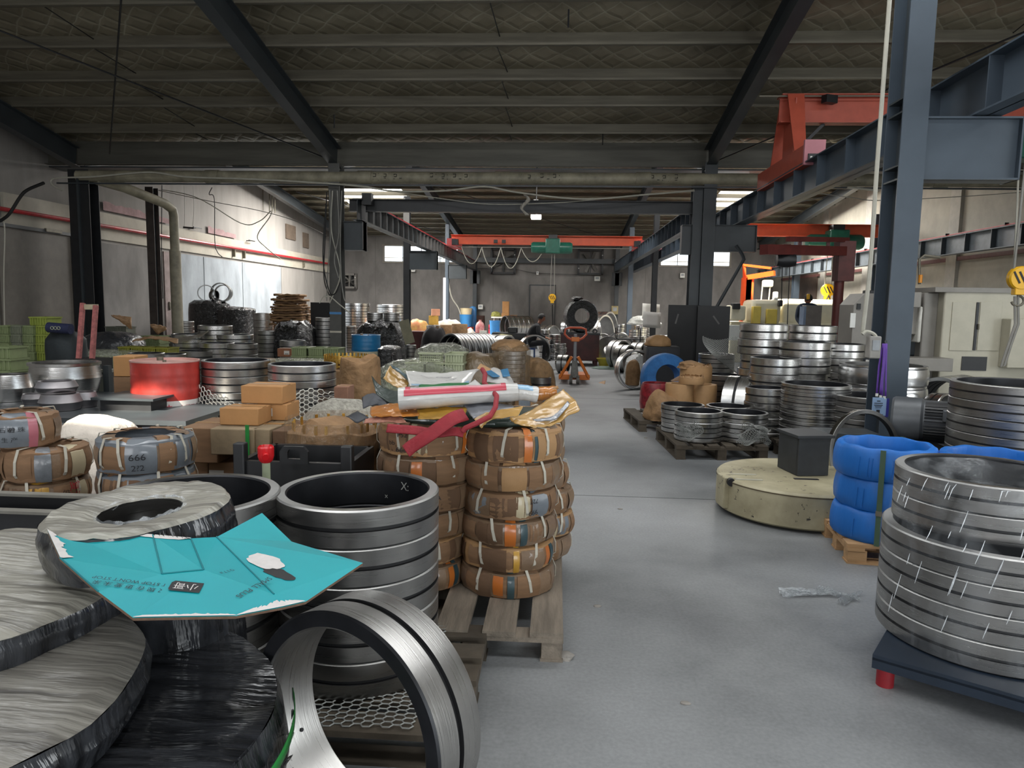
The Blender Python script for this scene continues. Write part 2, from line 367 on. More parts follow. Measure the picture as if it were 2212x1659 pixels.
sheet('insulation_sheet', XL-.3, XR+.3, 15.75, 22, zr2, [(4.3, 6.7, 16.9, 18.7), (-8.2, -5.6, 20.4, 21.9)], INS)  # unseen openings added for the sun patches on pale machine and far goods
sheet('insulation_sheet', XL-.3, XR+.3, 22, 36.8, zr2, [(-8.9, -6.1, 27.2, 30.4), (6.0, 8.6, 27.2, 30.4)], INS)
pm = None
def purlin(Y, zt, hh=.2):
    mb = MB(); c = (XL+XR)/2; w = XR-XL
    mb.box((c, Y, zt-hh/2), (w, .012, hh)).box((c, Y-.035, zt-hh+.006), (w, .07, .012)).box((c, Y+.035, zt-.006), (w, .07, .012)).box((c, Y-.068, zt-hh+.016), (w, .006, .03))
    mb.build('purlin', PURL, ceil, smooth=0)
for Y in (14.65, 13.5, 12.56, 11.5, 10.4, 9.3, 8.2, 7.1, 6.0, 4.9): purlin(Y, zr1(Y))
for k in range(14): purlin(36.0-k*1.0, zr2(36.0-k*1.0), .16)
eb = MB(); eb.box(((XL+XR)/2, 15.45, 4.72), (XR-XL, .02, .5)).box(((XL+XR)/2, 15.39, 4.475), (XR-XL, .14, .015))
eb.build('gutter_beam', M('gutter_sheet', '5f5d55', .55, .4, var=.2, scale=2, stretch=(.3, 3, 3)), ceil, smooth=0)
MB().box(((XL+XR)/2, 15.7, 4.43), (XR-XL, .5, .03)).build('gutter_floor', DGREY, ceil, smooth=0)
def rafter(X, y0, y1, zf, d=.42, w=.2):
    mb = MB()
    def seg(dz, ww, hh): mb.beam((X, y0, zf(y0)-.2+dz), (X, y1, zf(y1)-.2+dz), ww, hh)
    seg(-d/2, .012, d); seg(-d, w, .016); seg(-.008, w, .016)
    mb.build('rafter', DGREY, ceil, smooth=0)
for X in (-10.6, -4.78, 3.06): rafter(X, -6, 15.35, zr1)
for X in (-10.6, -4.78, 3.06, 9.9): rafter(X, 22, 36.4, zr2, .36); rafter(X, 15.6, 22, zr2, .36)
# brace rods and sag rods under the roof
for p, q in (((-4.9, 15.1, 4.55), (-9.9, 8.6, 5.9)), ((3.2, 15.1, 4.55), (8.4, 8.0, 6.0)), ((-4.9, 8.2, 5.95), (-9.6, 15.0, 4.62)),
             ((3.0, 36, 4.75), (-4.6, 26, 5.8)), ((-4.7, 35.5, 4.8), (-10, 27, 5.7)), ((3.2, 35.5, 4.8), (9.8, 27, 5.7))):
    MB().tube([p, q], .014, 6).build('brace_rod', BLACKP, ceil)
ys = [15.3, 14.65, 13.5, 12.56, 11.5, 10.4, 9.3]
for X in (-7.6, -1.05, 6.6):
    for a, b in zip(ys, ys[1:]): MB().tube([(X+.12*((a*7) % 1), a, zr1(a)-.05), (X, b, zr1(b)-.16)], .009, 5).build('sag_rod', BLACKP, ceil)
for px, py, Y in ((1228, 40, 10.4), (722, 262, 13.5), (1302, 300, 14.6)):
    p = P(px, py, Y); MB().tube([p+Vector((0, 0, .12)), p-Vector((0, 0, .12))], .012, 5).build('hanger_rod', BLACKP, ceil)
# walls -------------------------------------------------------------
wl = struct(MB().box((XL-.1, 15, 3.3), (.2, 43, 6.6)).build('wall_left', CONC, smooth=0))
for a, b, m in ((16.85, 19.6, CONC2), (20.7, 22.2, CONCB), (22.25, 25.0, CONCB), (25.05, 28.6, CONCB), (28.65, 32.4, CONC), (32.45, 36.4, CONC)):
    MB().box((XL+.012, (a+b)/2, 1.47), (.024, b-a, 2.9)).build('wall_panel', m, wl, smooth=0)
MB().box((XL+.03, 25.5, 3.33), (.06, 23, .66)).build('lintel_band', CREAM, wl, smooth=0)
MB().box((XL+.035, 16.35, 1.5), (.07, .62, 3.0)).build('white_pilaster', CREAM, wl, smooth=0)
MB().box((XL+.02, 20.15, 1.47), (.04, .5, 2.9)).build('broken_plaster_strip', M('pink_plaster', '8d7f7c', .9, var=.2, scale=4, bump=.5, bscale=10), wl, smooth=0)
for a, b, zz in ((17.2, 20.2, 3.72), (22.5, 24.5, 3.7)):
    MB().grid(lambda u, v: (XL+.065, a+(b-a)*u, zz+(.22+.1*nz(u*9, 3))*v*(1-u*.4)), 24, 1).build('torn_render', M('pink_render', '9b8080', .9, var=.15, bump=.5), wl, smooth=0)
for (y0, y1, z0, z1) in ((29.2, 30.3, 4.15, 4.75), (31.2, 31.9, 3.95, 4.6)):
    MB().box((XL+.02, (y0+y1)/2, (z0+z1)/2), (.05, y1-y0, z1-z0)).build('louvre_panel', M('brown_louvre', '5d5044', .7), wl, smooth=0)
for px, py in ((530, 520), (408, 492)):
    p = P(px, py, 11.2*1533/(1204-px)); MB().box((XL+.2, p.y, p.z), (.03, .5, .03)).box((XL+.1, p.y, p.z), (.2, .03, .03)).build('wall_bracket', BLACKP, wl, smooth=0)
d1 = struct(MB().box((XL+.03, 14.9, 1.5), (.05, 2.2, 2.95)).build('door_1', M('steel_door_grey', '5f5a53', .6, var=.1), smooth=0))
MB().box((XL+.06, 16.0, 1.5), (.08, .06, 3.0)).box((XL+.06, 14.9, 3.0), (.08, 2.3, .07)).build('door_frame', DGREY, d1, smooth=0)
MB().box((XL+.1, 15.35, 3.02), (.05, .5, .07)).build('door_closer', PURL, d1, smooth=0)
# back wall with two window strips
wins = [(-8.95, -5.1, 3.66, 4.5), (5.1, 8.55, 3.64, 4.42)]
mb = MB(); xs = sorted([XL, XR]+[w[i] for w in wins for i in (0, 1)])
for a, b in zip(xs, xs[1:]):
    w = [q for q in wins if q[0] <= a and b <= q[1]]
    for z0, z1 in ([(0, w[0][2]), (w[0][3], 6)] if w else [(0, 6)]): mb.box(((a+b)/2, YB+.1, (z0+z1)/2), (b-a, .2, z1-z0))
wb = struct(mb.build('wall_back', CONC2, smooth=0))
for X in (-9.4, -7.7, -6.0, -3.3, 1.3, 4.4, 6.6, 9.2): MB().box((X, YB-.004, 2.9), (.02, .01, 5.8)).build('panel_joint', M('joint_grey', '66635f', .8, var=0), wb, smooth=0)
WFR = M('window_frame_paint', '8b857b', .5, var=.05)
for i, (a, b, z0, z1) in enumerate(wins):
    fr = MB()
    fr.box(((a+b)/2, YB-.02, z0), (b-a+.16, .1, .08)).box(((a+b)/2, YB-.02, z1), (b-a+.16, .1, .08))
    for x in (a, b): fr.box((x, YB-.02, (z0+z1)/2), (.08, .1, z1-z0))
    wo = struct(fr.build(f'window_{i+1}', WFR, smooth=0))
    for k in (1, 2, 3): MB().box((a+(b-a)*k/4, YB+.05, (z0+z1)/2), (.035, .05, z1-z0)).build('mullion', WFR, wo, smooth=0)
    MB().box(((a+b)/2, YB+.09, z0+.22), (b-a, .03, .03)).build('rail', M('window_rail_yellow', 'c8b06a', .6, var=0), wo, smooth=0)
    MB().box(((a+b)/2, YB+.13, (z0+z1)/2), (b-a, .012, z1-z0)).build('pane', film('window_glass', 'ffffff', .06, .02, .02, 2), wo, smooth=0)
d2 = struct(MB().box((-.77, YB-.02, 1.28), (1.24, .05, 2.56)).build('door_2', CONC2, smooth=0))
dfr = MB(); dfr.box((-1.42, YB-.03, 1.3), (.05, .07, 2.6)).box((-.77, YB-.03, 2.59), (1.34, .07, .05)).box((-.13, YB-.03, 1.3), (.03, .07, 2.6)); dfr.build('door_frame', DGREY, d2, smooth=0)
MB().box((-.72, 36.25, 3.80), (7.9, .25, .24)).build('wall_tie_beam', DGREY, wb, smooth=0)
wr = struct(MB().box((XR+.1, 15, 3.3), (.2, 43, 6.6)).build('wall_right', CREAM, smooth=0))
for Y in (16.5, 20.2, 25.6, 29.6, 33): MB().box((XR-.04, Y, 3), (.1, .5, 6)).build('pilaster', M('pilaster_grey', 'b1aca2', .8, var=.08), wr, smooth=0)
MB().box((XR-.03, 22, 2.98), (.08, 26, .10)).build('oxide_band', M('oxide_band', '6b4440', .7), wr, smooth=0)
d3 = struct(MB().box((XR-.03, 31.4, 1.6), (.06, 2.2, 3.0)).build('door_3', M('brown_shutter', '55463d', .6), smooth=0))
MB().box((0, YF-.1, 4.5), (23, .2, 9)).build('wall_front', CONC, smooth=0)['kind'] = 'structure'
# skylight glazing in the far roof slope
for i, (a, b) in enumerate(((-8.9, -6.1), (6.0, 8.6))):
    mb = MB(); mb.add([(a, 27.2, zr2(27.2)+.06), (b, 27.2, zr2(27.2)+.06), (b, 30.4, zr2(30.4)+.06), (a, 30.4, zr2(30.4)+.06)], [(0, 3, 2, 1)])
    struct(mb.build(f'window_{i+3}', SKYL, smooth=0))
for i, (px0, px1, py) in enumerate(((1547, 1618, 384), (610, 702, 373))):
    a, b = P(px0, py, 16.0), P(px1, py, 16.0)
    struct(MB().beam(a, b, .04, .05).build(f'window_{i+5}', emis(f'gutter_gap_glazing_{i}', (1, .99, .95), 2.2 if i == 0 else .8), smooth=0))
# columns --------------------------------------------------------------
def column(X, Y, z1, label, w=.22, d=.32, mat=DBLUE, rz=0, group='steel columns of the hall'):
    o = thing('steel_column', label, 'column', (X, Y, 0), rz, group)
    MB().box((0, 0, z1/2), (.014, d-.03, z1)).build('web', DGREY, o, smooth=0)
    for s in (-1, 1): MB().box((0, s*(d/2-.008), z1/2), (w, .016, z1)).build('flange', mat, o, smooth=0)
    MB().box((0, 0, .01), (w+.14, d+.12, .02)).build('base_plate', DGREY, o, smooth=0)
    return o
cA = column(3.09, 6.8, 6.3, 'slate blue steel column with purple lanyards hanging from it')
for z in (3.3, 2.72): MB().box((-.0, 0, z), (.21, .28, .016)).build('stiffener', DGREY, cA, smooth=0); 
for z in (3.42, 2.84): MB().box((-.0, 0, z), (.21, .28, .016)).build('stiffener', DGREY, cA, smooth=0)
cB = column(3.06, 15.2, 4.5, 'grey steel column behind the two standing black plates', .26, .34, DGREY)
cB2 = column(2.83, 15.25, 4.2, 'slim steel column close beside the one behind the black plates', .2, .3, DGREY)
column(3.1, 23.3, 4.9, 'dark steel column with a sheet of paper tied round it', .16, .24, BLACKP)
column(3.08, 30.8, 4.9, 'light slate column among the far shiny rings', .2, .2, DBLUE)
cC = column(-4.75, 15.2, 4.45, 'grey steel column hung with loose cables and blue tape', .24, .34, M('column_grey', '4d4c48', .5, var=.1))
MB().box((0, -.163, 1.32), (.25, .03, .05)).build('blue_tape', M('blue_tape', '4a82b5', .5), cC, smooth=0)
MB().box((0, -.163, .92), (.245, .03, .04)).build('masking_tape', M('paper_tape', 'b8b1a2', .8), cC, smooth=0)
column(-4.95, 23.3, 5.0, 'black steel column left of the yellow and pink cartons', .2, .24, BLACKP)
cD = column(-4.85, 31.2, 5.0, 'pale faced steel column before the far wall, left of the blue bucket', .16, .2, DBLUE)
MB().box((-.1, -.1, 1.35), (.12, .02, 2.7)).build('white_board', M('white_board', 'd5d3dc', .5, var=.02), cD, smooth=0)
column(-4.2, 36.2, 4.6, 'steel column against the far wall at the left crane rail end', .2, .2, DGREY)
column(2.95, 36.2, 4.6, 'steel column against the far wall at the right crane rail end', .2, .2, DGREY)
cE = column(-10.35, 15.2, 4.3, 'broad black steel column close to the left wall', .46, .34, BLACKP)
MB().box((.0, -.19, 2.1), (.05, .04, 4.2)).build('pipe_trunking', DGREY, cE, smooth=0)
column(-10.1, 17.4, 4.3, 'slim rusty brown column beside the grey drain pipe', .2, .25, M('rusty_paint', '3a322e', .6, var=.3))
column(9.6, 15.0, 4.6, 'slate column by the right wall above the beige machine', .24, .3, DBLUE)
column(10.1, 23.4, 4.6, 'slate column by the right wall behind the jib crane', .24, .3, DBLUE)
column(10.1, 31.2, 4.6, 'slate column by the right wall near the brown shutter', .24, .3, DBLUE)
# crane runways ----------------------------------------------------------
def runway(X, y0, y1, label, zb=3.27, hh=.44, w=.22, step=.95, face=-1, mat=DBLUE, rail=None, smat=None, phase=0):
    o = thing('crane_runway_beam', label, 'beam', (X, y0, zb), 0, 'crane runway beams'); L = y1-y0
    MB().box((0, L/2, hh/2), (.014, L, hh)).build('web', mat, o, smooth=0)
    MB().box((0, L/2, .008), (w, L, .016)).build('bottom_flange', mat, o, smooth=0)
    MB().box((0, L/2, hh-.008), (w, L, .016)).build('top_flange', mat, o, smooth=0)
    k = step*.5+phase
    while k < L:
        MB().box((face*w*.25, k, hh/2), (w*.48, .014, hh-.03)).build('stiffener', smat or mat, o, smooth=0); k += step
    if rail:
        MB().box((rail[0], L/2, hh+.03), (.03, L-.4, .03)).build('conductor_rail', rail[1], o, smooth=0)
        k = 1.
        while k < L-1: MB().box((rail[0], k, hh+.055), (.09, .03, .05)).build('rail_clip', BLACKP, o, smooth=0); k += 2.4
    return o
RPINK = M('conductor_red', 'b84a4a', .5, var=.05)
runway(3.72, -1, 36.2, 'slate crane runway beam along the right side of the aisle columns', .0+3.27, .46, .26, 1.0, -1)
runway(2.88, 15.3, 36.2, 'dark runway beam on the right of the middle crane bay', 3.27, .44, .2, .62, -1, DGREY, None, DBLUE)
runway(-4.22, 14.9, 36.2, 'dark runway beam with red rail on the left of the middle bay', 3.27, .44, .2, .62, 1, DGREY, (.05, REDP), M('stiffener_grey', '6d6a68', .5))
runway(9.9, 6, 36.2, 'runway beam with red rail along the right wall', 3.0, .46, .24, 1.05, -1, M('runway_grey', '6c7378', .45), (-.06, RPINK), DGREY)
def bracket(X, Y, sx, sy, z0, z1, label, mat=DGREY):
    o = MB().box((X, Y, (z0+z1)/2), (sx, sy, z1-z0)).build('crane_bracket', mat, smooth=0); tag(o, label, 'bracket', 'brackets under the crane beams')
    MB().box((X+sx/2-.008, Y, (z0+z1)/2), (.016, sy+.1, z1-z0)).build('end_plate', mat, o, smooth=0)
    MB().box((X, Y-sy/2-.02, z0+.008), (sx, .06, .016)).box((X, Y-sy/2-.02, z1-.008), (sx, .06, .016)).build('bracket_flange', mat, o, smooth=0)
    o.parent = None
bracket(3.62, 6.8, .82, .16, 2.72, 3.26, 'deep steel bracket carrying the runway beam on the lanyard column', DBLUE)
bracket(3.62, 15.2, .84, .2, 2.72, 3.26, 'dark steel bracket on the column behind the black plates')
bracket(2.64, 15.25, .2, .2, 2.66, 3.26, 'small dark bracket on the slim column beside the black plates')
bracket(-4.35, 15.2, .42, .26, 2.66, 3.26, 'grey steel bracket box on the cable hung column')
bracket(-4.4, 23.3, .9, .2, 2.66, 3.26, 'dark bracket in front of the left far window')
bracket(-4.4, 31.2, .8, .2, 2.66, 3.26, 'grey bracket on the pale faced column')
bracket(9.75, 15, .5, .2, 2.5, 3.0, 'dark bracket under the runway on the right wall column')
bracket(-4.2, 36.2, .5, .2, 2.6, 3.26, 'bracket under the left runway end at the far wall')
bracket(2.95, 36.2, .5, .2, 2.6, 3.26, 'bracket under the right runway end at the far wall')
# cross beam between the two column rows
o = MB().box((-.75, 15.3, 3.62), (7.5, .02, .25)).box((-.75, 15.3, 3.5), (7.5, .18, .016)).box((-.75, 15.3, 3.74), (7.5, .18, .016)).build('cross_beam', BLACKP, smooth=0)
tag(o, 'long dark cross beam spanning between the two aisle column rows', 'beam')
o = MB().box((-4.05, 15.1, 3.72), (.2, .2, .24)).build('beam_stub', BLACKP, smooth=0); tag(o, 'short dark stub standing on the left end of the cross beam', 'beam')
# drain pipe along the gutter
PIPE = M('old_drain_pipe', '8d8773', .55, 0, var=.3, scale=3, bump=.1)
o = thing('drain_pipe', 'thick dirty drain pipe with pen marks running below the gutter', 'pipe', (0, 0, 0))
MB().tube([(-10.4, 15.1, 4.17), (10.6, 15.1, 4.17)], .125, 14).build('main_pipe', PIPE, o)
for X in (-7.4, -4.1, -1.2, 1.7, 4.6, 7.6): MB().tube([(X-.15, 15.1, 4.17), (X+.15, 15.1, 4.17)], .14, 14).build('coupling', PIPE, o)
MB().tube([(-10.0, 15.1, 4.1), (-9.7, 15.6, 4.02), (-9.55, 17.0, 3.86), (-9.5, 17.25, 3.75), (-9.5, 17.3, 3.6), (-9.5, 17.3, 0)], .11, 14).build('down_pipe', PIPE, o)
MB().tube([(-9.5, 17.3, 2.75), (-9.5, 17.3, 0)], .135, 14).build('pipe_sleeve', M('pipe_sleeve', '8a8472', .6, var=.2), o)
k = 0
for X in [-3.9+.11*i for i in range(6)]+[-2.7+.12*i for i in range(7)]+[-.8+.13*i for i in range(7)]+[1.6+.12*i for i in range(7)]+[5.4+.15*i for i in range(5)]+[7.7+.15*i for i in range(5)]:
    k += 1; q = MB(); hh = .05+.03*((k*37) % 5)/5
    if k % 3: q.box((0, 0, 0), (.012, .004, hh*2))
    if k % 2: q.box((.03, 0, hh), (.06, .004, .012)).box((.03, 0, 0), (.06, .004, .012)).box((.055, 0, hh/2), (.012, .004, hh))
    if k % 3 == 0: q.box((.03, 0, -hh*.5), (.05, .004, .012))
    if not q.v: continue
    for v in q.v: v.x += X; v.y = 15.1-math.sqrt(max(.0, .128**2-min(.12, abs(v.z))**2)); v.z += 4.17
    q.build('pen_mark', BLACKINK, o, smooth=0)
o = MB().box(((XL+XR)/2, 15.0, 4.0), (21, .05, .03)).build('pipe_support_bar', DGREY, smooth=0); tag(o, 'thin steel bar carrying the long drain pipe', 'bar')
# red pipe on the left wall
o = thing('wall_pipe', 'red painted water pipe running along the left wall', 'pipe')
MB().tube([(XL+.16, 10, 3.28), (XL+.16, 36.3, 3.42)], .045, 10).build('pipe', REDP, o)
for Y in (16.2, 16.9, 24.2, 25.0, 31): MB().box((XL+.1, Y, 3.18), (.12, .04, .25)).build('pipe_bracket', PURL, o, smooth=0)
# ================================================================== CRANES, CABLES, WALL EQUIPMENT
def bridge(x0, x1, Y, z0, z1, label, mat, w=.3):
    o = thing('bridge_crane', label, 'crane', ((x0+x1)/2, Y, z0), 0, 'orange bridge cranes'); L = x1-x0; h = z1-z0
    MB().box((0, 0, h/2), (L, .02, h)).build('girder_web', mat, o, smooth=0)
    MB().box((0, 0, h-.01), (L, w, .02)).build('top_flange', mat, o, smooth=0)
    MB().box((0, 0, .01), (L, w*.7, .02)).build('bottom_flange', mat, o, smooth=0)
    return o
def hoist(X, Y, z, s, label):
    o = thing('electric_hoist', label, 'hoist', (X, Y, z), 0, 'green electric hoists')
    bx = MB().box((0, -.05*s, .05*s), (.5*s, .42*s, .5*s)).build('gear_case', GREENM, o, bevel=.03*s)
    MB().at(Matrix.Rotation(PI/2, 4, 'Y')).lathe([(0, -.75*s), (.16*s, -.75*s), (.2*s, -.68*s), (.2*s, .6*s), (.16*s, .68*s), (0, .68*s)], 20).build('motor', GREENM, o)
    MB().box((0, 0, .36*s), (.3*s, .3*s, .16*s)).build('trolley', BLACKP, o, smooth=0)
    return o
def hook(px, py0, py1, Y, ztop, label, r=None, sling=None):
    a, b = P(px, py0, Y), P(px, py1, Y); r = r or (a-b).length*.3; c = b+(a-b)*.62
    o = thing('hook_block', label, 'hook', c, 0, 'yellow hook blocks')
    MB().at(Matrix.Rotation(PI/2, 4, 'X')).lathe([(0, -r*.35), (r*.9, -r*.35), (r, -r*.2), (r, r*.2), (r*.9, r*.35), (0, r*.35)], 24).build('sheave_cover', YELLOW, o)
    MB().box((0, 0, -r*1.0), (r*.9, r*.6, r*.8)).build('yoke', YELLOW, o, bevel=r*.05)
    for k in (-1, 0, 1): MB().box((k*r*.45, -r*.37, .05*r), (r*.16, r*.03, r*1.1), rot=Matrix.Rotation(-.5, 3, 'Y')).build('hazard_stripe', BLACKINK, o, smooth=0)
    pts = [(r*.5*math.sin(t), 0, -r*1.9+r*.42*math.cos(t)) for t in [i*.5 for i in range(10)]]
    MB().tube([(0, 0, -r*1.3), (0, 0, -r*1.5)]+pts, r*.11, 8).build('hook', PURL, o)
    for s in (-1, 1): MB().tube([(s*r*.55, 0, 0), (s*r*.35, 0, ztop-c.z)], .012, 6).build('rope', GREYC, o)
    return o, c
# nearest crane in the right bay
o = bridge(3.55, 10.0, 12.3, 4.58, 5.02, 'red orange bridge crane high in the right bay, nearest of the three', ORANGER)
MB().box((-.8, -.17, .39), (5.6, .02, .02)).build('cable_track', PURL, o, smooth=0)
MB().box((-3.18+.28, 0, -.06), (.06, .3, .5)).build('end_diaphragm', ORANGER, o, smooth=0)
for yy in (-1, 1):
    mb = MB(); q = [(-.02, 0, .44), (.02, 0, .44), (.02, 0, -.62), (-.02, 0, -.62)]
    x = -3.12
    mb.add([(x-.04, yy*.18, .42), (x+.22, yy*.18, .42), (x+.16, yy*.62, -.62), (x-.02, yy*.62, -.62), (x-.04, yy*.2, .42), (x+.22, yy*.2, .42), (x+.16, yy*.66, -.62), (x-.02, yy*.66, -.62)],
           [(0, 1, 2, 3), (7, 6, 5, 4), (0, 4, 5, 1), (1, 5, 6, 2), (2, 6, 7, 3), (3, 7, 4, 0)]); mb.build('leg_plate', ORANGER, o, smooth=0)
MB().box((-3.04, 0, -.16), (.02, .55, 1.0)).build('leg_web', ORANGER, o, smooth=0)
MB().box((-3.05, 0, -.74), (.26, 2.5, .30)).build('end_carriage', ORANGER, o, smooth=0)
MB().box((-3.05, -1.27, -.72), (.30, .06, .36)).build('carriage_end_cap', PINK, o, smooth=0)
MB().box((-3.05, -1.31, -.80), (.2, .03, .11)).build('buffer_plate', BLACKP, o, smooth=0)
for s in (-.06, .06): MB().box((-3.05+s, -1.33, -.80), (.03, .02, .03)).build('buffer_bolt', WHITEP, o, smooth=0)
MB().box((-2.5, -.2, .33), (.22, .12, .12), rz=.4).build('cable_bundle', BLACKP, o, smooth=0)
MB().beam((-2.5, 0, 0), (-2.9, 0, -.42), .05, .05).build('brace', BLACKP, o, smooth=0)
MB().box((-1.6, -.05, -.09), (.09, .05, .16)).build('stop_lug', ORANGER, o, smooth=0)
h1 = hoist(X_at(2205, 12.2, 4.2), 12.2, 4.18, 1.0, 'green electric hoist under the nearest red orange crane')
hook(2203, 577, 640, 8.2, 3.9, 'large yellow hook block with black stripes beside the beige machine', .13)
s = thing('lifting_sling', 'grey rope sling hanging from the large yellow hook block', 'sling', (0, 0, 0))
q = [P(2192, 640, 8.2), P(2193, 700, 8.2), P(2180, 740, 8.2), P(2166, 780, 8.2), P(2163, 792, 8.2), P(2170, 790, 8.2), P(2184, 745, 8.2), P(2200, 700, 8.2), P(2199, 640, 8.2)]
MB().tube(q, .013, 6).build('rope', GREYC, s)
# second crane in the right bay
o = bridge(3.5, 10.0, 22.8, 3.8, 4.17, 'bright orange bridge crane across the right bay behind the jib crane', ORANGE)
hoist(X_at(1806, 22.5, 3.6), 22.5, 3.62, 1.15, 'green hoist on the orange crane behind the jib crane')
hook(1788, 618, 642, 22.3, 3.3, 'small yellow hook block holding a black slung part', .2)
o = thing('slung_ring', 'black ring part hanging in a sling from the small hook', 'ring', P(1787, 682, 22.2))
MB().at(Matrix.Rotation(PI/2, 4, 'X')).lathe([(.12, -.1), (.36, -.1), (.38, 0), (.36, .1), (.12, .1)], 28, closed=True).build('ring_body', BLACKP, o)
MB().tube([(-.12, 0, .3), (0, 0, .62), (.12, 0, .3)], .03, 6).build('sling', RUBBER, o)
# crane in the middle bay
o = bridge(-4.0, 3.05, 26.7, 3.78, 4.12, 'orange bridge crane with drooping cables spanning the middle bay', ORANGE)
for s_ in (-1, 1):
    MB().box((s_*3.4, 0, .0), (.3, 1.9, .26)).build('end_carriage', RPINK, o, smooth=0)
    MB().box((s_*3.25, -.9, .0), (.22, .2, .2)).build('drive_motor', BLACKP, o, smooth=0)
MB().tube([(-3.4, -.3, -.12), (3.4, -.3, -.12)], .015, 6).build('cable_wire', GREYC, o)
xx = [-3.1, -2.35, -1.65, -.9, -.05]
for a, b, dp in zip(xx, xx[1:], (.6, .7, .75, .5)): MB().tube([(a+(b-a)*t/10, -.3, -.13-dp*(1-(2*t/10-1)**2)) for t in range(11)], .016, 6).build('festoon_cable', WHITEC, o)
for k in (-1.85, -1.55): MB().box((k, -.2, .1), (.14, .1, .12)).build('limit_box', BLACKP, o, smooth=0)
hoist(X_at(1194, 26.4, 3.6), 26.4, 3.66, 1.05, 'dark green hoist in the centre of the middle bay crane')
_h, c = hook(1193, 634, 658, 26.3, 3.5, 'small yellow hook block hanging before the far wall door', .14)
o = MB().tube([P(1193, 658, 26.3), P(1194, 712, 26.3)], .025, 6).build('lifting_strap', RUBBER); tag(o, 'thin black strap hanging from the hook before the far door', 'sling')
o = thing('conductor_crane_end', 'pale red crane carriage at the far end of the right runway', 'crane', P(1430, 520, 26), 0)
MB().box((.2, 0, .1), (1.0, .4, .35)).build('girder_end', ORANGER, o, smooth=0)
MB().box((-.25, 0, -.15), (.35, 1.2, .4)).build('end_carriage', PINK, o, smooth=0)
# oxide red jib crane
Y = 13.2; o = thing('jib_crane', 'dark red jib crane with a round post behind the ring stacks', 'crane', (X_at(1808, Y, 1.5), Y, 0))
zt = Z_at(528, o.location.x, Y); MB().tube([(0, 0, 0), (0, 0, zt-.1)], .085, 16).build('post', DKRED, o); MB().box((.06, 0, zt-.3), (.28, .28, .7)).build('head', DKRED, o, smooth=0)
a = P(1650, 539, Y-1.4)-o.location
MB().beam((0.1, 0, zt-.12), a, .16, .16).build('arm', DKRED, o, smooth=0); MB().beam((0.1, 0, zt+.08), a+Vector((.4, .1, .18)), .08, .08).build('tie', DKRED, o, smooth=0)
for t in (.25, .6): p = Vector((.1, 0, zt-.12)).lerp(a, t); MB().beam(p, p+Vector((0, 0, .2)), .05, .05).build('tie_strut', DKRED, o, smooth=0)
h2 = thing('chain_hoist', 'dark chain hoist hung under the red jib crane arm', 'hoist', P(1697, 562, Y-1.0))
MB().at(Matrix.Rotation(PI/2, 4, 'Y')).lathe([(0, -.16), (.1, -.15), (.12, -.05), (.12, .05), (.1, .15), (0, .16)], 16).build('hoist_body', BLACKP, h2)
MB().box((0, 0, .16), (.12, .1, .2)).build('trolley', DKRED, h2, smooth=0)
for k in (-.05, .07): MB().tube([(k, 0, 0), (k+.02, 0, -.9-k*4)], .008, 5).build('chain', BLACKP, h2)
# orange jib behind, in the sun
Y = 22; o = thing('jib_crane', 'bright orange jib crane standing by the sunlit machine', 'crane', (X_at(1608, Y, 1.5), Y, 0))
zt = Z_at(600, o.location.x, Y); ORJ = M('jib_orange', 'f0581c', .45, var=.05)
MB().beam((0, 0, 0), (0.02, 0, zt), .26, .2, up=(0, 1, 0)).build('post', ORJ, o, smooth=0); MB().box((.1, 0, zt-.35), (.22, .2, .75)).build('head', ORJ, o, smooth=0)
MB().beam((0, 0, zt), (.65, -.6, zt+.12), .12, .14).build('arm', ORJ, o, smooth=0); MB().beam((-.1, 0, zt+.38), (.55, -.6, zt+.26), .07, .07).build('tie', ORJ, o, smooth=0)
MB().beam((-.05, 0, zt), (-.08, 0, zt+.4), .08, .08, up=(0, 1, 0)).build('mast', ORJ, o, smooth=0)
h3 = thing('chain_hoist', 'white chain hoist hung under the orange jib arm', 'hoist', (o.location.x+.5, Y-.5, zt-.18))
MB().box((0, 0, 0), (.3, .18, .2)).build('hoist_body', WHITEP, h3, bevel=.04); 
for k in (-.14, .08): MB().tube([(k, 0, 0), (k-.05, 0, -1.1)], .02, 5).build('chain', WHITEC, h3)
# cables ------------------------------------------------------------------
def cable(pts, r, mat, label, n=6, sub=6):
    P4 = [Vector(p) for p in pts]; out = []
    ex = [P4[0]*2-P4[1]]+P4+[P4[-1]*2-P4[-2]]
    for i in range(1, len(ex)-2):
        a, b, c, d = ex[i-1:i+3]
        for k in range(sub):
            t = k/sub; out.append(.5*((2*b)+(c-a)*t+(2*a-5*b+4*c-d)*t*t+(3*b-a-3*c+d)*t**3))
    out.append(ex[-2]); o = MB().tube(out, r, n, cap=True).build('cable', mat); return tag(o, label, 'cable', 'loose cables in the hall')
def pc(L, Y): return [P(x, y, (Y if len(t) == 0 else t[0])) for x, y, *t in L]
cable(pc([(135, 412), (112, 398), (120, 385), (200, 382), (320, 372), (400, 382), (520, 386), (640, 392), (780, 402), (850, 413), (960, 412), (1046, 403), (1120, 416), (1260, 430), (1400, 420), (1500, 412)], 14.8), .018, WHITEC, 'thick white cable sagging along the drain pipe')
cable(pc([(700, 394), (860, 415), (960, 430), (1060, 441), (1200, 438), (1320, 428), (1500, 410)], 14.95), .009, WHITEC, 'thin pale cable sagging under the drain pipe')
cable(pc([(0, 478), (20, 462), (44, 425), (60, 410), (95, 395)], 13.5), .03, RUBBER, 'thick black cable bundle looping at the left edge')
cable(pc([(2, 470), (10, 495), (8, 600), (10, 720)], 13.6), .012, WHITEC, 'pale cable hanging down at the left edge')
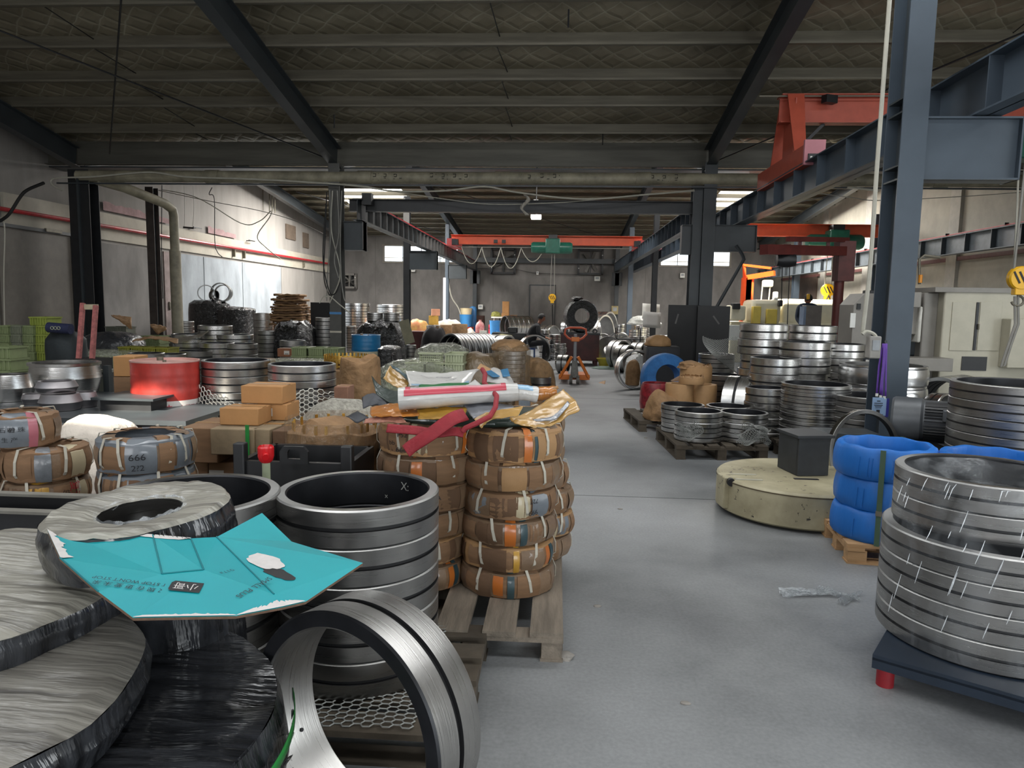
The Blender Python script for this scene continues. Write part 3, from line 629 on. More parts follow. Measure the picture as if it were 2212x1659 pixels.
cable(pc([(300, 403), (420, 425), (520, 482), (560, 478), (585, 456), (582, 470), (556, 510), (575, 535), (606, 560)], 20), .014, WHITEC, 'white cable looping across the left wall')
cable(pc([(300, 402), (440, 432), (560, 455), (640, 478), (705, 508)], 19.5), .01, GREYC, 'straight grey wire crossing above the left wall')
cable(pc([(458, 405), (452, 420), (463, 430), (464, 520), (470, 545), (480, 555)], 20.6), .012, RUBBER, 'black wire hanging on the left wall')
cable(pc([(350, 400), (349, 560), (352, 645)], 19.6), .012, RUBBER, 'vertical wire down the left wall to the switch box')
for i, (a, b) in enumerate(((398, 400), (417, 420))): cable(pc([(a, 402), (b-1, 450), (b-2+(-2 if i else 0), 492)], 20.5), .006, GREYC, ('left' if i == 0 else 'right')+' suspension wire of the small bar on the left wall')
o = MB().beam(P(396, 491, 20.5), P(419, 493, 20.5), .03, .05).build('hanging_bar', BLACKP, smooth=0); tag(o, 'small black bar hanging on two wires by the left wall', 'bar')
for i, x in enumerate((568, 582, 588, 594)):
    o = MB().tube([P(x, 405, 27), P(x, 455+i*2, 27)], .02, 6).build('hanging_rod', PURL); tag(o, ('leftmost', 'second', 'third', 'rightmost')[i]+' of the pale rods hanging before the upper left wall', 'rod', 'hanging rods')
for i, pts in enumerate(([(706, 415), (702, 520), (700, 600), (712, 640)], [(712, 410), (714, 500), (708, 590), (706, 650)], [(718, 412), (716, 500), (735, 590), (712, 655)], [(738, 412), (735, 520), (737, 600), (742, 640), (745, 650)],
                        [(704, 440), (698, 560), (712, 630), (726, 632), (735, 610)], [(728, 412), (732, 500), (722, 560), (731, 600)])):
    cable(pc(pts, 14.9-.02*i), .012, (RUBBER, GREYC, WHITEC, GREYC, RUBBER, GREYC)[i], ('first black', 'first grey', 'white', 'second grey', 'looped black', 'third grey')[i]+' cable hanging on the column with blue tape')
cable(pc([(702, 642), (712, 640), (730, 655), (757, 677)], 14.6), .012, WHITEC, 'white cable end sticking out from the cable hung column')
cable(pc([(690, 655), (700, 640), (706, 640)], 14.6), .008, WHITEC, 'short forked white cable left of the cable hung column')
cable(pc([(968, 600), (975, 640), (990, 665), (998, 690)], 33), .03, WHITEC, 'white hose hanging down to the blue bucket')
cable(pc([(1028, 580), (1110, 582), (1160, 590), (1270, 594)], 36.3), .012, BLACKP, 'thin black wire running along the far wall')
cable(pc([(1590, 530), (1602, 548), (1606, 560), (1600, 572), (1530, 695)], 14.9), .035, DGREY, 'bent grey conduit slanting down right of the column bracket')
cable(pc([(1830, 405), (1900, 412)], 14.6), .02, WHITEC, 'pale conduit crossing behind the lanyard column')
cable(pc([(1770, 418), (1840, 427), (1900, 433), (2070, 425), (2212, 415)], 14.4), .008, GREYC, 'thin wire sagging below the right part of the pipe')
cable(pc([(1922, -5), (1905, 220), (1893, 380), (1881, 560), (1865, 705), (1863, 722)], 6.55), .018, WHITEC, 'pale conduit pipe running down the lanyard column')
cable(pc([(1863, 722), (1872, 716), (1888, 722), (1895, 735)], 6.5), .016, WHITEC, 'curved grey conduit end above the switch box')
cable(pc([(2200, 372), (2196, 470), (2190, 580)], 8.3), .01, WHITEC, 'pale hoist rope above the large hook block')
# white rag on the cross beam and rope ends
o = MB().grid(lambda u, v: P(1130+8*u+6*math.sin(v*7), 420+45*v, 14.7)+Vector((.02*math.sin(u*5+v*9), .03*math.sin(u*4+v*6), 0)), 4, 14).build('white_rag', M('rag_white', '9a958a', .8)); tag(solid(o, .006), 'pale rag hanging over the dark cross beam', 'rag')
# ceiling lamp
p = P(1158, 472, 23); o = thing('ceiling_lamp', 'lit flood lamp hanging from the far roof slope', 'lamp', p)
MB().box((0, 0, .06), (.34, .3, .1)).build('housing', WHITEP, o, smooth=0); MB().box((0, 0, -.0), (.3, .26, .03)).build('lens', LAMP, o, smooth=0); MB().tube([(0, 0, .1), (0, .2, zr2(23)-p.z)], .015, 6).build('rod', BLACKP, o)
p = P(1158, 434, 24.5); o = thing('ceiling_lamp', 'small unlit lamp hanging above the lit flood lamp', 'lamp', p); MB().box((0, 0, 0), (.16, .12, .08)).build('housing', WHITEP, o, smooth=0); MB().tube([(0, 0, 0), (0, 0, zr2(24.5)-p.z)], .01, 6).build('rod', BLACKP, o)
# fans in the far wall
def fan(x0, x1, y0, y1, Y, label, rot=0., mat=BLACKP):
    a, b = P(x0, y1, Y), P(x1, y0, Y); c = (a+b)/2; s_ = (b.x-a.x)/2
    o = thing('wall_fan', label, 'fan', c, 0, 'square wall fans'); fr = MB()
    for k in (-1, 1): fr.box((k*s_, 0, 0), (.1, .3, 2*s_+.1)); fr.box((0, 0, k*s_), (2*s_, .3, .1))
    fr.build('frame', mat, o, smooth=0); MB().box((0, .12, 0), (2*s_, .02, 2*s_)).build('back_plate', M('fan_dark', '1b1b1b', .7), o, smooth=0)
    for k in range(6): MB().at(Matrix.Rotation(k*PI/3+rot, 4, 'Y')).box((0, -.02, s_*.5), (.26*s_, .03, .8*s_), rot=Matrix.Rotation(.45, 3, 'Z')).build('blade', M('fan_blade', '5d5b58', .35, .4), o, smooth=0)
    MB().at(Matrix.Rotation(PI/2, 4, 'X')).lathe([(0, -.05), (.14*s_, -.05), (.14*s_, .1), (0, .1)], 16).build('hub', mat, o)
    MB().box((0, -.08, 0), (.05, .03, 2*s_)).build('strut', mat, o, smooth=0)
    for k in (-1, 1): MB().box((k*s_*.98, -.16, s_*.55*k), (.05, .02, .05)).build('bolt_plate', WHITEP, o, smooth=0)
fan(1062, 1113, 538, 591, 36.4, 'dark square wall fan left of the centre hoist'); fan(1249, 1302, 538, 594, 36.4, 'dark square wall fan right of the centre hoist', .4)
fan(742, 769, 588, 626, 36.3, 'grey framed wall fan behind the cable hung column', .2, M('fan_grey', '77746f', .6))
def wbox(px, py, w, h, Y, label, mat=WHITEP, cat='switch box', d=.12, name='switch_box'):
    p = P(px, py, Y); k = depth(*p)/F; o = thing(name, label, cat, p)
    MB().box((0, 0, 0), (w*k, d, h*k)).build('housing', mat, o, bevel=.01); MB().box((0, -d/2-.005, h*k*.1), (w*k*.6, .012, h*k*.45)).build('cover', M('switch_window', '8f9396', .4), o, smooth=0)
    return o
wbox(1038, 663, 10, 10, 36.3, 'white fuse box on the far wall left of the red bench'); wbox(1290, 602, 12, 10, 36.3, 'white box below the right wall fan')
wbox(1161, 590, 5, 7, 36.3, 'small white socket on the far wall between the fans'); wbox(893, 583, 9, 8, 36.3, 'small white camera box below the left far window')
wbox(1474, 595, 10, 10, 36.3, 'small white box below the right far window'); wbox(361, 660, 16, 16, 20.1, 'grey switch box on the left wall', PURL)
wbox(1328, 670, 14, 18, 35.9, 'yellowish control box on the far right column', M('ctl_yellow', '9a8a5e', .6)); wbox(1332, 575, 10, 30, 35.9, 'dark cable box high on the far right column', DGREY)
o = wbox(1886, 750, 24, 48, 6.5, 'grey plastic switch box on the lanyard column', M('switch_grey', '8d8a84', .4), d=.1)
for i, (x, y) in enumerate(((1408, 690), (1406, 672))):
    q = P(x, y, 23.0 if i == 0 else 23.6); o = MB().grid(lambda u, v: (q.x-.28+.56*u, q.y-.02*math.sin(u*3), q.z+.25-.5*v-.03*u), 4, 4).build('paper_sheet', M('paper_grey' if i == 0 else 'paper_white', '8d8b88' if i == 0 else 'bfbdb6', .8, var=.03)); tag(solid(o, .004), ('grey paper sheet tied in front of the dark far column' , 'white paper sheet behind the dark far column')[i], 'paper')
# ================================================================== BUILDERS
def pallet(x, y, w, d, label, h=.13, rz=0, mat=WOOD, along='y', n=6, group=None, z=0):
    o = thing('wooden_pallet', label, 'pallet', (x, y, z), rz, group or 'wooden pallets on the floor')
    L, Wd = (d, w) if along == 'y' else (w, d)
    def bx(u, v, zc, su, sv, sz, name):           # u across the deck boards, v along them
        c, s_ = ((u, v, zc), (su, sv, sz)) if along == 'y' else ((v, u, zc), (sv, su, sz))
        MB().box(c, s_).build(name, mat, o, smooth=0)
    bw = Wd/(n+(n-1)*.45)
    for i in range(n): bx(-Wd/2+bw/2+i*bw*1.45+R_.uniform(-.004, .004), R_.uniform(-.006, .006), h-.011, bw, L, .022, 'deck_board')
    for v in (-L/2+.05, 0, L/2-.05): bx(0, v, h-.033, Wd, .1, .022, 'stringer_board')
    for u in (-Wd/2+.05, 0, Wd/2-.05):
        for v in (-L/2+.06, 0, L/2-.06): bx(u, v, (h-.044)/2+.006, .09, .11, h-.05, 'block')
    for u in (-Wd/2+.05, 0, Wd/2-.05): bx(u, 0, .006, .1, L, .012, 'skid_board')
    return o
PAL = [CARDF, CARD, CARDF, KRAFTL, GREYF, CARDD, CARDF]
STO = M('printed_orange', 'b9682a', .4, var=.12, coat=.4); STT = M('printed_petrol', '32474c', .4, var=.1, coat=.4); STB = M('printed_blue', '5a6f86', .4, var=.1, coat=.4)
STY = M('printed_ochre', 'b58a35', .4, var=.15, coat=.4); STP = M('printed_pink', 'a8616b', .4, var=.1, coat=.4); STC = M('print_cream', 'b7aa8c', .5, var=.1, coat=.3); STN = M('sack_grey_print', '6a7076', .4, var=.2, coat=.4)
def wrapring(x, y, z, Ro, h, label, group, seed=0, hole=.52, panels=None, straps=6, base=None, a0=0., writing=None, bulge=.02):
    rr = random.Random(seed); o = thing('cardboard_wrapped_ring', label, 'wrapped ring', (x, y, z), 0, group); Ri = Ro*hole; n = 40
    def rad(a): return Ro*(1+.022*math.sin(3*a+seed)+.018*math.sin(7*a+seed*2.3)+.012*math.sin(11*a+seed*5))
    prof = lambda u, R: [(R-.012, 0), (R+bulge*.6, h*.06), (R+bulge, h*.5), (R+bulge*.6, h*.94), (R-.012, h*.998), (Ri+.04, h), (Ri, h-.03), (Ri, .02), (Ri+.03, 0)]
    mb = MB(); K = 9; vs = []
    for i in range(n):
        a = 2*PI*i/n; R = rad(a)
        for r, zz in prof(0, R): vs.append((r*math.cos(a), r*math.sin(a), zz+(.008*nz(a*3, zz*9, seed) if 0 < zz < h else 0)))
    mb.add(vs, [(i*K+q, ((i+1) % n)*K+q, ((i+1) % n)*K+(q+1) % K, i*K+(q+1) % K) for i in range(n) for q in range(K)])
    mb.build('cardboard_wrap', base or PAL[seed % 4], o, smooth=.7)
    def patch(b0, b1, mat, z0=.03, z1=.97, lift=.006, name='wrap_panel', top=True):
        def fn(u, v):
            a = b0+(b1-b0)*u; R = rad(a)
            if v <= .7:
                t = v/.7; zz = h*(z0+(z1-z0)*t); r = R+bulge*math.sin(PI*min(1, max(0, zz/h)))+lift+.004*nz(a*6, zz*12, seed)
            else:
                t = (v-.7)/.3; zz = h*z1+lift*(1 if z1 > .9 else 0)+(.004 if z1 > .9 else 0); r = R+lift-.015-t*(Ro*.3 if top and z1 > .9 else 0)
                if not (top and z1 > .9): r = R+bulge*math.sin(PI*z1)+lift
            return (r*math.cos(a), r*math.sin(a), zz)
        MB().grid(fn, max(3, int((b1-b0)/.12)), 8).build(name, mat, o)
    for k in range(9):
        if panels is not None: patch(a0+2*PI*k/9+rr.uniform(-.1, .1)-.3, a0+2*PI*k/9+.3+rr.uniform(-.1, .15), (CARD, CARDD, CARDF, CARD)[rr.randrange(4)], .02, .98, rr.uniform(.002, .006), 'wrap_flap')
    for (c, w, m) in (panels if panels is not None else []): patch(a0+c-w/2, a0+c+w/2, m, .02+rr.uniform(0, .05), .96+rr.uniform(0, .03), rr.uniform(.003, .011))
    for k in range(straps):
        a = a0+2*PI*(k+.5)/straps+rr.uniform(-.15, .15); R = rad(a); e = .007; q = MB(); tw = rr.uniform(-.03, .03)
        pts = [(R-.01, .002), (R+bulge+e, h*.3), (R+bulge+e, h*.7), (R+.006, h+.012), (Ri+.03, h+.012)]
        ca, sa = math.cos(a), math.sin(a); vs = []
        for i, (r, zz) in enumerate(pts):
            for w2 in (-.007, .007):
                t = tw*(zz/h); vs.append((r*ca-(w2+t)*sa, r*sa+(w2+t)*ca, zz))
        q.add(vs, [(2*i, 2*i+1, 2*i+3, 2*i+2) for i in range(4)]); solid(q.build('strap', STRAP, o, smooth=0), .003)
    for (body, size, a, zf, mt, rot) in (writing or []):
        def fn(u, v):
            cu, su = math.cos(rot), math.sin(rot); u2, v2 = u*cu-v*su, u*su+v*cu; aa = a+u2/Ro; r = rad(aa)+bulge*math.sin(PI*zf)+.016
            return Vector((r*math.cos(aa), r*math.sin(aa), h*zf+v2))
        text(body, size, mt, fn, 'handwriting', o)
    return o
def blob(name, label, cat, c, rx, ry, h, mat, seed=0, p=3., wob=.08, flat=.6, rz=0, group=None, nu=40, nv=14, parent=None, top=.0, sag=0.):
    """lumpy bundle standing on z = c.z: steep sides, creased flattish top"""
    ca, sa = math.cos(rz), math.sin(rz)
    def fn(u, v):
        a = 2*PI*u; q = (abs(math.cos(a))**p+abs(math.sin(a))**p)**(-1/p)
        if v < flat: t = v/flat; r = 1+.05*math.sin(PI*t); zz = h*t*(1-top)
        else: t = (v-flat)/(1-flat); r = math.cos(t*PI/2)**.8 if t < 1 else 0; zz = h*(1-top)+h*top*math.sin(t*PI/2)-h*sag*t*t
        d = 1+wob*(nz(math.cos(a)*1.6, math.sin(a)*1.6, v*2.2+seed)+.5*nz(math.cos(a)*4, math.sin(a)*4, v*6+seed*2))
        x, y = rx*q*r*d*math.cos(a), ry*q*r*d*math.sin(a); zz += h*wob*.8*nz(x*6, y*6, seed)*min(1, v*2)
        return (x*ca-y*sa, x*sa+y*ca, max(0, zz))
    o = MB().grid(fn, nu, nv, cu=True).build(name, mat, parent)
    if parent is None: o.location = c; tag(o, label, cat, group)
    return o
def carton(x, y, z, sx, sy, sz, label, rz=0, mat=CARD, sticker=None, group='brown cartons', tape=True, open_=False):
    o = thing('cardboard_box', label, 'box', (x, y, z), rz, group)
    MB().box((0, 0, sz/2), (sx, sy, sz)).build('box_body', mat, o, bevel=min(.006, sz*.05))
    if tape: MB().box((0, 0, sz+.001), (sx*1.002, .05, .002)).build('tape', M('brown_tape', '95724a', .3, var=.05), o, smooth=0); MB().box((0, 0, sz*.5), (sx*.985, .004, .004)).build('seam', CARDD, o, smooth=0)
    if sticker:
        u, w, hh = sticker; MB().box((u*sx, -sy/2-.0015, sz*.5), (w, .003, hh)).build('label_sticker', M('sticker_white', 'c2beb6', .6, var=.03), o, smooth=0)
        MB().box((u*sx, -sy/2-.0035, sz*.5-hh*.3), (w*.7, .002, hh*.14)).build('barcode', BLACKINK, o, smooth=0)
    return o
def netgrid(fn, nu, nv, t, mat, name, label, cat, group=None):
    """honeycomb netting: fn(u, v) gives points; open cells"""
    mb = MB(); vid = {}
    def V(i, j):
        if (i, j) not in vid: vid[(i, j)] = len(mb.v); mb.v.append(Vector(fn(i/(3*nu), j/(2*nv))))
        return vid[(i, j)]
    for c in range(nu):
        for r in range(nv):
            i0 = 3*c; j0 = 2*r+(c % 2)
            if j0+2 > 2*nv or i0+4 > 3*nu: continue
            mb.f.append((V(i0+1, j0), V(i0+3, j0), V(i0+4, j0+1), V(i0+3, j0+2), V(i0+1, j0+2), V(i0, j0+1))); mb.m.append(0)
    o = mb.build(name, mat, smooth=0); w = o.modifiers.new('w', 'WIREFRAME'); w.thickness = t; w.use_even_offset = False; w.use_boundary = True
    return tag(o, label, cat, group)
# ================================================================== FOREGROUND LEFT
pallet(-.9, 2.62, 1.25, .84, 'dark pallet under the two big ring stacks in front', .12, 0, WOODD, 'x', 5)
A = stack(775, 2.68, 1055, 344, 5, .12, 'in the big stack right of the teal cardboard', .042, 96, 'dull')
B = stack(416, 2.50, 1064, 362, 4, .12, 'in the big stack behind the teal cardboard', .042, 96, 'dull')
def chalk(st, pxs, body, size):
    X, Y, Ro, h, zt = st; Ri = Ro-.042
    a, zc = pxs
    def fn(u, v): aa = a-u/Ri; return Vector((X+(Ri-.003)*math.cos(aa), Y+(Ri-.003)*math.sin(aa), zt-zc+v))
    o = text(body, size, M('chalk', '8f8f8a', .9, var=0), fn, 'chalk_mark'); return o
ch = [x for x in COL.objects if x.name.startswith('steel_ring')]
for a, body, zc, sz in (((.30), '9-5-1', .075, .045), ((1.05), 'X:', .05, .05), ((1.4), 'x', .10, .03)):
    o = chalk(A, (a, zc), body, sz); par = [x for x in COL.objects if x.get('label', '').startswith('steel ring, topmost in the big stack right')][0]
    o.parent = par; o.matrix_parent_inverse = (Matrix.Translation(par.location) @ par.rotation_euler.to_matrix().to_4x4()).inverted()
o = netgrid(lambda u, v: (A[0]-.42+.75*u, A[1]-.46+.8*v, .126+.004*math.sin(9*u+7*v)), 22, 26, .006, NETG, 'protective_netting', 'grey netting under the big ring stack right of the teal cardboard', 'netting')
# ring standing on edge in front
Rf, hf = .345, .20
rot = Euler((PI/2-.035, 0, math.radians(-26)), 'XYZ'); mrot = rot.to_matrix()
cen = Vector((X_at(832, 2.0, .33), 2.0, Rf*.999+.004)); 
fr_ = ring(cen.x, cen.y, cen.z, Rf, hf, 'big steel ring standing on edge on the floor in front of the pallet', 'standing rings', .05, 128, 'front', rot)
hm = MB().at(Matrix.Rotation(PI/2, 4, 'Y')).lathe([(0, 0), (.006, 0), (.006, .002), (0, .002)], 14)
q = hm.build('oil_hole', BLACKINK, fr_, smooth=0); aa = 2.2; q.location = ((Rf-.0135)*math.cos(aa), (Rf-.0135)*math.sin(aa), hf/2); q.rotation_euler = (0, 0, aa)
q = hm.build('oil_hole', BLACKINK, fr_, smooth=0); aa = 3.6; q.location = ((Rf-.053)*math.cos(aa), (Rf-.053)*math.sin(aa), hf*.4); q.rotation_euler = (0, 0, aa)
# film wrapped load at the left
def disc(name, label, x, y, z, Ro, h, hole, tilt, mat_top, mat_side, seed, skirt=.0):
    o = thing(name, label, 'wrapped ring', (x, y, z), 0, 'film wrapped rings at the front left'); o.rotation_euler = tilt; Ri = Ro*hole
    def w(a, k): return 1+.012*math.sin(5*a+seed+k)+.010*math.sin(9*a+seed*3)+.02*nz(math.cos(a)*2, math.sin(a)*2, seed+k)
    N = 72
    def top(u, v):
        a = 2*PI*u; r = Ri+(Ro-Ri)*v; d = w(a, 0) if v > .9 else 1+.0*v
        zz = h-.02*(1-v)**3+.006*nz(math.cos(a)*3*r/Ro*2, math.sin(a)*3*r/Ro*2, seed)
        if v > .93: zz -= .012*(v-.93)/.07
        return (r*d*math.cos(a), r*d*math.sin(a), zz)
    MB().grid(top, N, 10, cu=True).build('dusty_film_top', mat_top, o)
    def side(u, v):
        a = 2*PI*u; r = Ro*w(a, v*1.5)+.01*math.sin(v*PI)+skirt*v; r += .008*nz(a*4, v*5, seed); return (r*math.cos(a), r*math.sin(a), (h-.012)*(1-v))
    MB().grid(side, N, 10, cu=True).build('dark_film_side', mat_side, o)
    if hole > .02:
        MB().lathe([(Ri, h-.02), (Ri, .0)], 48).build('bore', STEELD, o)
        MB().grid(lambda u, v: ((Ri+.012*math.sin(v*PI)*(1+.5*math.sin(17*u))+.004*math.sin(40*u))*math.cos(2*PI*u), (Ri+.012*math.sin(v*PI))*math.sin(2*PI*u), h-.022+.012*v+.012*nz(u*30, v*3, seed)), 64, 4, cu=True).build('film_edge', CLEAR, o)
    return o
def streaky(name, a, b, ang, rough=.42):
    m = M(name, a, rough, 0, col2=b, scale=3.2, stretch=(1, 1, 1), bump=.5, bscale=3.5, ramp=(.35, .6), coat=.25)
    for n in m.node_tree.nodes:
        if n.type == 'MAPPING': n.inputs['Rotation'].default_value = (0, 0, ang); n.inputs['Scale'].default_value = (.8, 9, 1)
    return m
SF1 = streaky('dusty_film_streaks', '9a978c', '5f5c55', .5); SF2 = streaky('dusty_film_streaks_dark', '85827a', '46433e', .75); SS = streaky('dark_film_streaks', '34363a', '121315', .9, .14)
def barrel():
    o = thing('film_wrapped_load', 'big black film wrapped load with green strap in the front left corner', 'wrapped load', (-1.25, 1.55, 0), 0); Rb = .585; H = .52
    def fn(u, v):
        a = 2*PI*u; prof = [(.94, 0), (1., .08), (1.0, .2), (.985, .27), (1.01, .35), (1.0, .46), (.965, .52)]
        t = v*6; i = min(5, int(t)); f = t-i; r = prof[i][0]*(1-f)+prof[i+1][0]*f; zz = prof[i][1]*(1-f)+prof[i+1][1]*f
        r *= 1+.018*nz(math.cos(a)*3, math.sin(a)*3, v*4)+.012*math.sin(8*a+v*9)*nz(a*2, v*3, 4)
        return (Rb*r*math.cos(a), Rb*r*math.sin(a), zz)
    MB().grid(fn, 96, 36, cu=True).build('black_film_side', SS, o)
    MB().grid(lambda u, v: (Rb*.965*v*math.cos(2*PI*u), Rb*.965*v*math.sin(2*PI*u), H+.012*nz(v*math.cos(2*PI*u)*4, v*math.sin(2*PI*u)*4, 2)-.02*(1-v)), 64, 12, cu=True).build('black_film_top', SS, o)
    def st(u, v):
        a = -2.4+2.9*u; zz = .405+.055*u; return ((Rb*1.03+.006)*math.cos(a), (Rb*1.03+.006)*math.sin(a), zz+(v-.5)*.03)
    solid(MB().grid(st, 60, 2).build('green_strap', GSTRAP, o), .003)
    MB().box((Rb*1.03*math.cos(-1.3), Rb*1.03*math.sin(-1.3), .426), (.05, .02, .04), rz=-1.3+PI/2).build('strap_seal', GSTRAP, o, smooth=0)
    fr = MB()
    for k in range(60):
        a = R_.uniform(-1.9, .3); z0 = R_.uniform(.1, .48); l = R_.uniform(.05, .16); dz = -l*R_.uniform(.2, .9)
        pts = [((Rb*1.03)*math.cos(a+l/Rb*t)*1.0, (Rb*1.03)*math.sin(a+l/Rb*t), z0+dz*t+.01*math.sin(t*3)) for t in (0, .33, .66, 1)]
        fr.tube(pts, .0035, 5, rs=[.001, .004, .004, .001])
    c = fr.build('film_creases', SS, o); c['kind'] = 'stuff'
barrel()
disc('film_wrapped_ring', 'wide dusty film wrapped ring, lowest, at the left edge before the teal cardboard', -1.47, 1.50, .53, .46, .12, .02, (math.radians(3), math.radians(2), 0), SF2, SS, 3)
disc('film_wrapped_ring', 'dusty film wrapped ring under the left end of the teal cardboard', -1.60, 1.82, .655, .36, .12, .02, (math.radians(4), math.radians(5), 0), SF1, SS, 5)
disc('film_wrapped_ring', 'upper dusty film wrapped ring with open bore behind the teal cardboard', -1.235, 2.02, .79, .255, .145, .46, (math.radians(3), math.radians(-3), 0), SF1, SS, 8)
blob('film_wrapped_load', 'dark film wrapped bundle carrying the upper wrapped ring', 'wrapped load', (-1.27, 2.10, 0), .27, .2, .79, SS, 4, 2.4, .04, .93)
# teal cardboard sheet
def cardboard():
    pts = {'a': P(97, 1134, 1.86), 'b': P(330, 1156, 1.80), 'c': P(412, 1163, 1.84), 'd': P(468, 1160, 1.88), 'e': P(566, 1108, 2.10), 'f': P(630, 1170, 1.96), 'g': P(784, 1216, 1.80),
           'h': P(660, 1300, 1.60), 'i': P(610, 1312, 1.57), 'j': P(510, 1331, 1.50), 'k': P(288, 1335, 1.42), 'l': P(212, 1278, 1.48), 'm': P(130, 1206, 1.62),
           'n': P(350, 1240, 1.60), 'o': P(440, 1231, 1.64), 'p': P(592, 1284, 1.61)}
    fs = ['abn', 'anm', 'bco', 'bon', 'cdo', 'dpo', 'def', 'dfg', 'dgp', 'ghp', 'phi', 'pij', 'opj', 'ojk', 'nok', 'nkl', 'mnl']
    ks = list(pts); mb = MB(); mb.add([pts[k] for k in ks], [tuple(ks.index(c) for c in f) for f in fs])
    for i, f in enumerate(mb.f):                                      # normals up
        a, b, c = (mb.v[j] for j in f[:3])
        if (b-a).cross(c-a).z < 0: mb.f[i] = tuple(reversed(f))
    o = mb.build('cardboard_sheet', [TEAL, M('corrugated_edge', '6b5342', .85, var=.2, scale=60)], smooth=0); tag(o, 'torn teal cardboard sheet lying on the film wrapped load', 'cardboard')
    s = solid(o, .007, -1); s.modifiers['s'].material_offset_rim = 1; s.modifiers['s'].material_offset = 1
    def on(tri):
        A_, B_, C_ = (pts[c] for c in tri); return A_, B_, C_
    lift = Vector((0, -.0, .0025))
    WHT = M('torn_paper_white', 'cfcbc8', .8, var=.06, scale=30); 
    def strip(chain, w, name, mat, seed, k=24, tow='p'):
        ctr = Vector((0, 0, 0))
        cc = [pts[c] for c in chain]; seg = [(b-a).length for a, b in zip(cc, cc[1:])]; T = sum(seg); tgt = [pts[c] for c in tow]
        def fn(u, v):
            d = u*T; i = 0
            while i < len(seg)-1 and d > seg[i]: d -= seg[i]; i += 1
            f = min(1, d/seg[i]); e = cc[i].lerp(cc[i+1], f); t0, t1 = tgt[min(i, len(tgt)-1)], tgt[min(i+1, len(tgt)-1)]
            inn = (t0.lerp(t1, f)-e); L = inn.length; ww = w*(.55+.6*abs(nz(u*9, seed))+.35*nz(u*31, seed+3))*min(1, .3+8*min(u, 1-u)); return e+inn*(min(.9, ww/L)*v)+lift
        MB().grid(fn, k, 1).build(name, mat, o, smooth=0)
    strip('abc', .04, 'torn_patch', WHT, 2, 40, 'nno'); strip('ma', .055, 'torn_patch', WHT, 5, 24, 'nn'); strip('kj', .012, 'torn_patch', WHT, 9, 40, 'no'); strip('jih', .035, 'torn_patch', WHT, 4, 30, 'ppp'); strip('bc', .016, 'torn_black', BLACKINK, 7, 20, 'no')
    # printed marks: plane coordinates on a facet
    def facet(tri, org, ux):
        a, b, c = on(tri); nrm = (b-a).cross(c-a).normalized()
        if nrm.z < 0: nrm = -nrm
        d = ray(*org); t = (a-CAM).dot(nrm)/d.dot(nrm); O = CAM+d*t
        d2 = ray(*ux); t2 = (a-CAM).dot(nrm)/d2.dot(nrm); U = ((CAM+d2*t2)-O).normalized(); V = nrm.cross(U); return lambda u, v: O+U*u+V*v+nrm*.0025
    f1 = facet('nkl', (300, 1259), (240, 1252)); text('CAN\'T STOP WON\'T STOP', .017, BLACKINK, f1, 'lettering', o)
    f1 = facet('nkl', (292, 1270), (232, 1262)); text('不 仅 现 在 更 爱 未 来', .019, BLACKINK, f1, 'lettering', o)
    f2 = facet('ojk', (402, 1269), (360, 1265)); sh = [(-.035, -.02), (.03, -.02), (.036, -.012), (.036, .014), (.03, .02), (-.035, .02)]
    MB().add([f2(u, v) for u, v in sh], [tuple(range(6))]).build('black_logo_box', BLACKINK, o, smooth=0)
    f2b = facet('ojk', (402, 1268.5), (360, 1264)); text('小哥', .028, WHT, lambda u, v: f2b(u, v)+Vector((0, 0, .001)), 'logo_lettering', o)
    f3 = facet('opj', (549, 1270), (530, 1281)); text('SMALL PLUS', .021, BLACKINK, f3, 'lettering', o)
    f4 = facet('dpo', (490, 1236), (470, 1241)); text('Q 2 7 #', .014, BLACKINK, f4, 'lettering', o)
    f5 = facet('dgp', (590, 1222), (620, 1232)); vs = []
    N = 30
    for k in range(N): a = 2*PI*k/N; r = 1+.22*nz(math.cos(a)*2, math.sin(a)*2, 3)+.15*nz(a*5, 1); vs.append((.06*r*math.cos(a), .03*r*math.sin(a)))
    f6 = facet('dgp', (574, 1214), (604, 1226)); MB().add([f6(u, v) for u, v in vs], [tuple(range(N))]).build('torn_patch', WHT, o, smooth=0)
    f7 = facet('dgp', (603, 1240), (633, 1252)); vs = [(.055*(1+.3*nz(k*.9, 2))*math.cos(2*PI*k/22), .018*(1+.5*nz(k*.7, 5))*math.sin(2*PI*k/22)) for k in range(22)]
    MB().add([f7(u, v)-Vector((0, 0, .001)) for u, v in vs], [tuple(range(22))]).build('torn_black', BLACKINK, o, smooth=0)
    for ch in ('nb', 'oc', 'pd', 'no', 'ml'):
        MB().tube([pts[ch[0]]+lift*.4, pts[ch[1]]+lift*.4], .0022, 5).build('fold_crease', M('teal_crease', '00747c', .6, var=0), o)
cardboard()
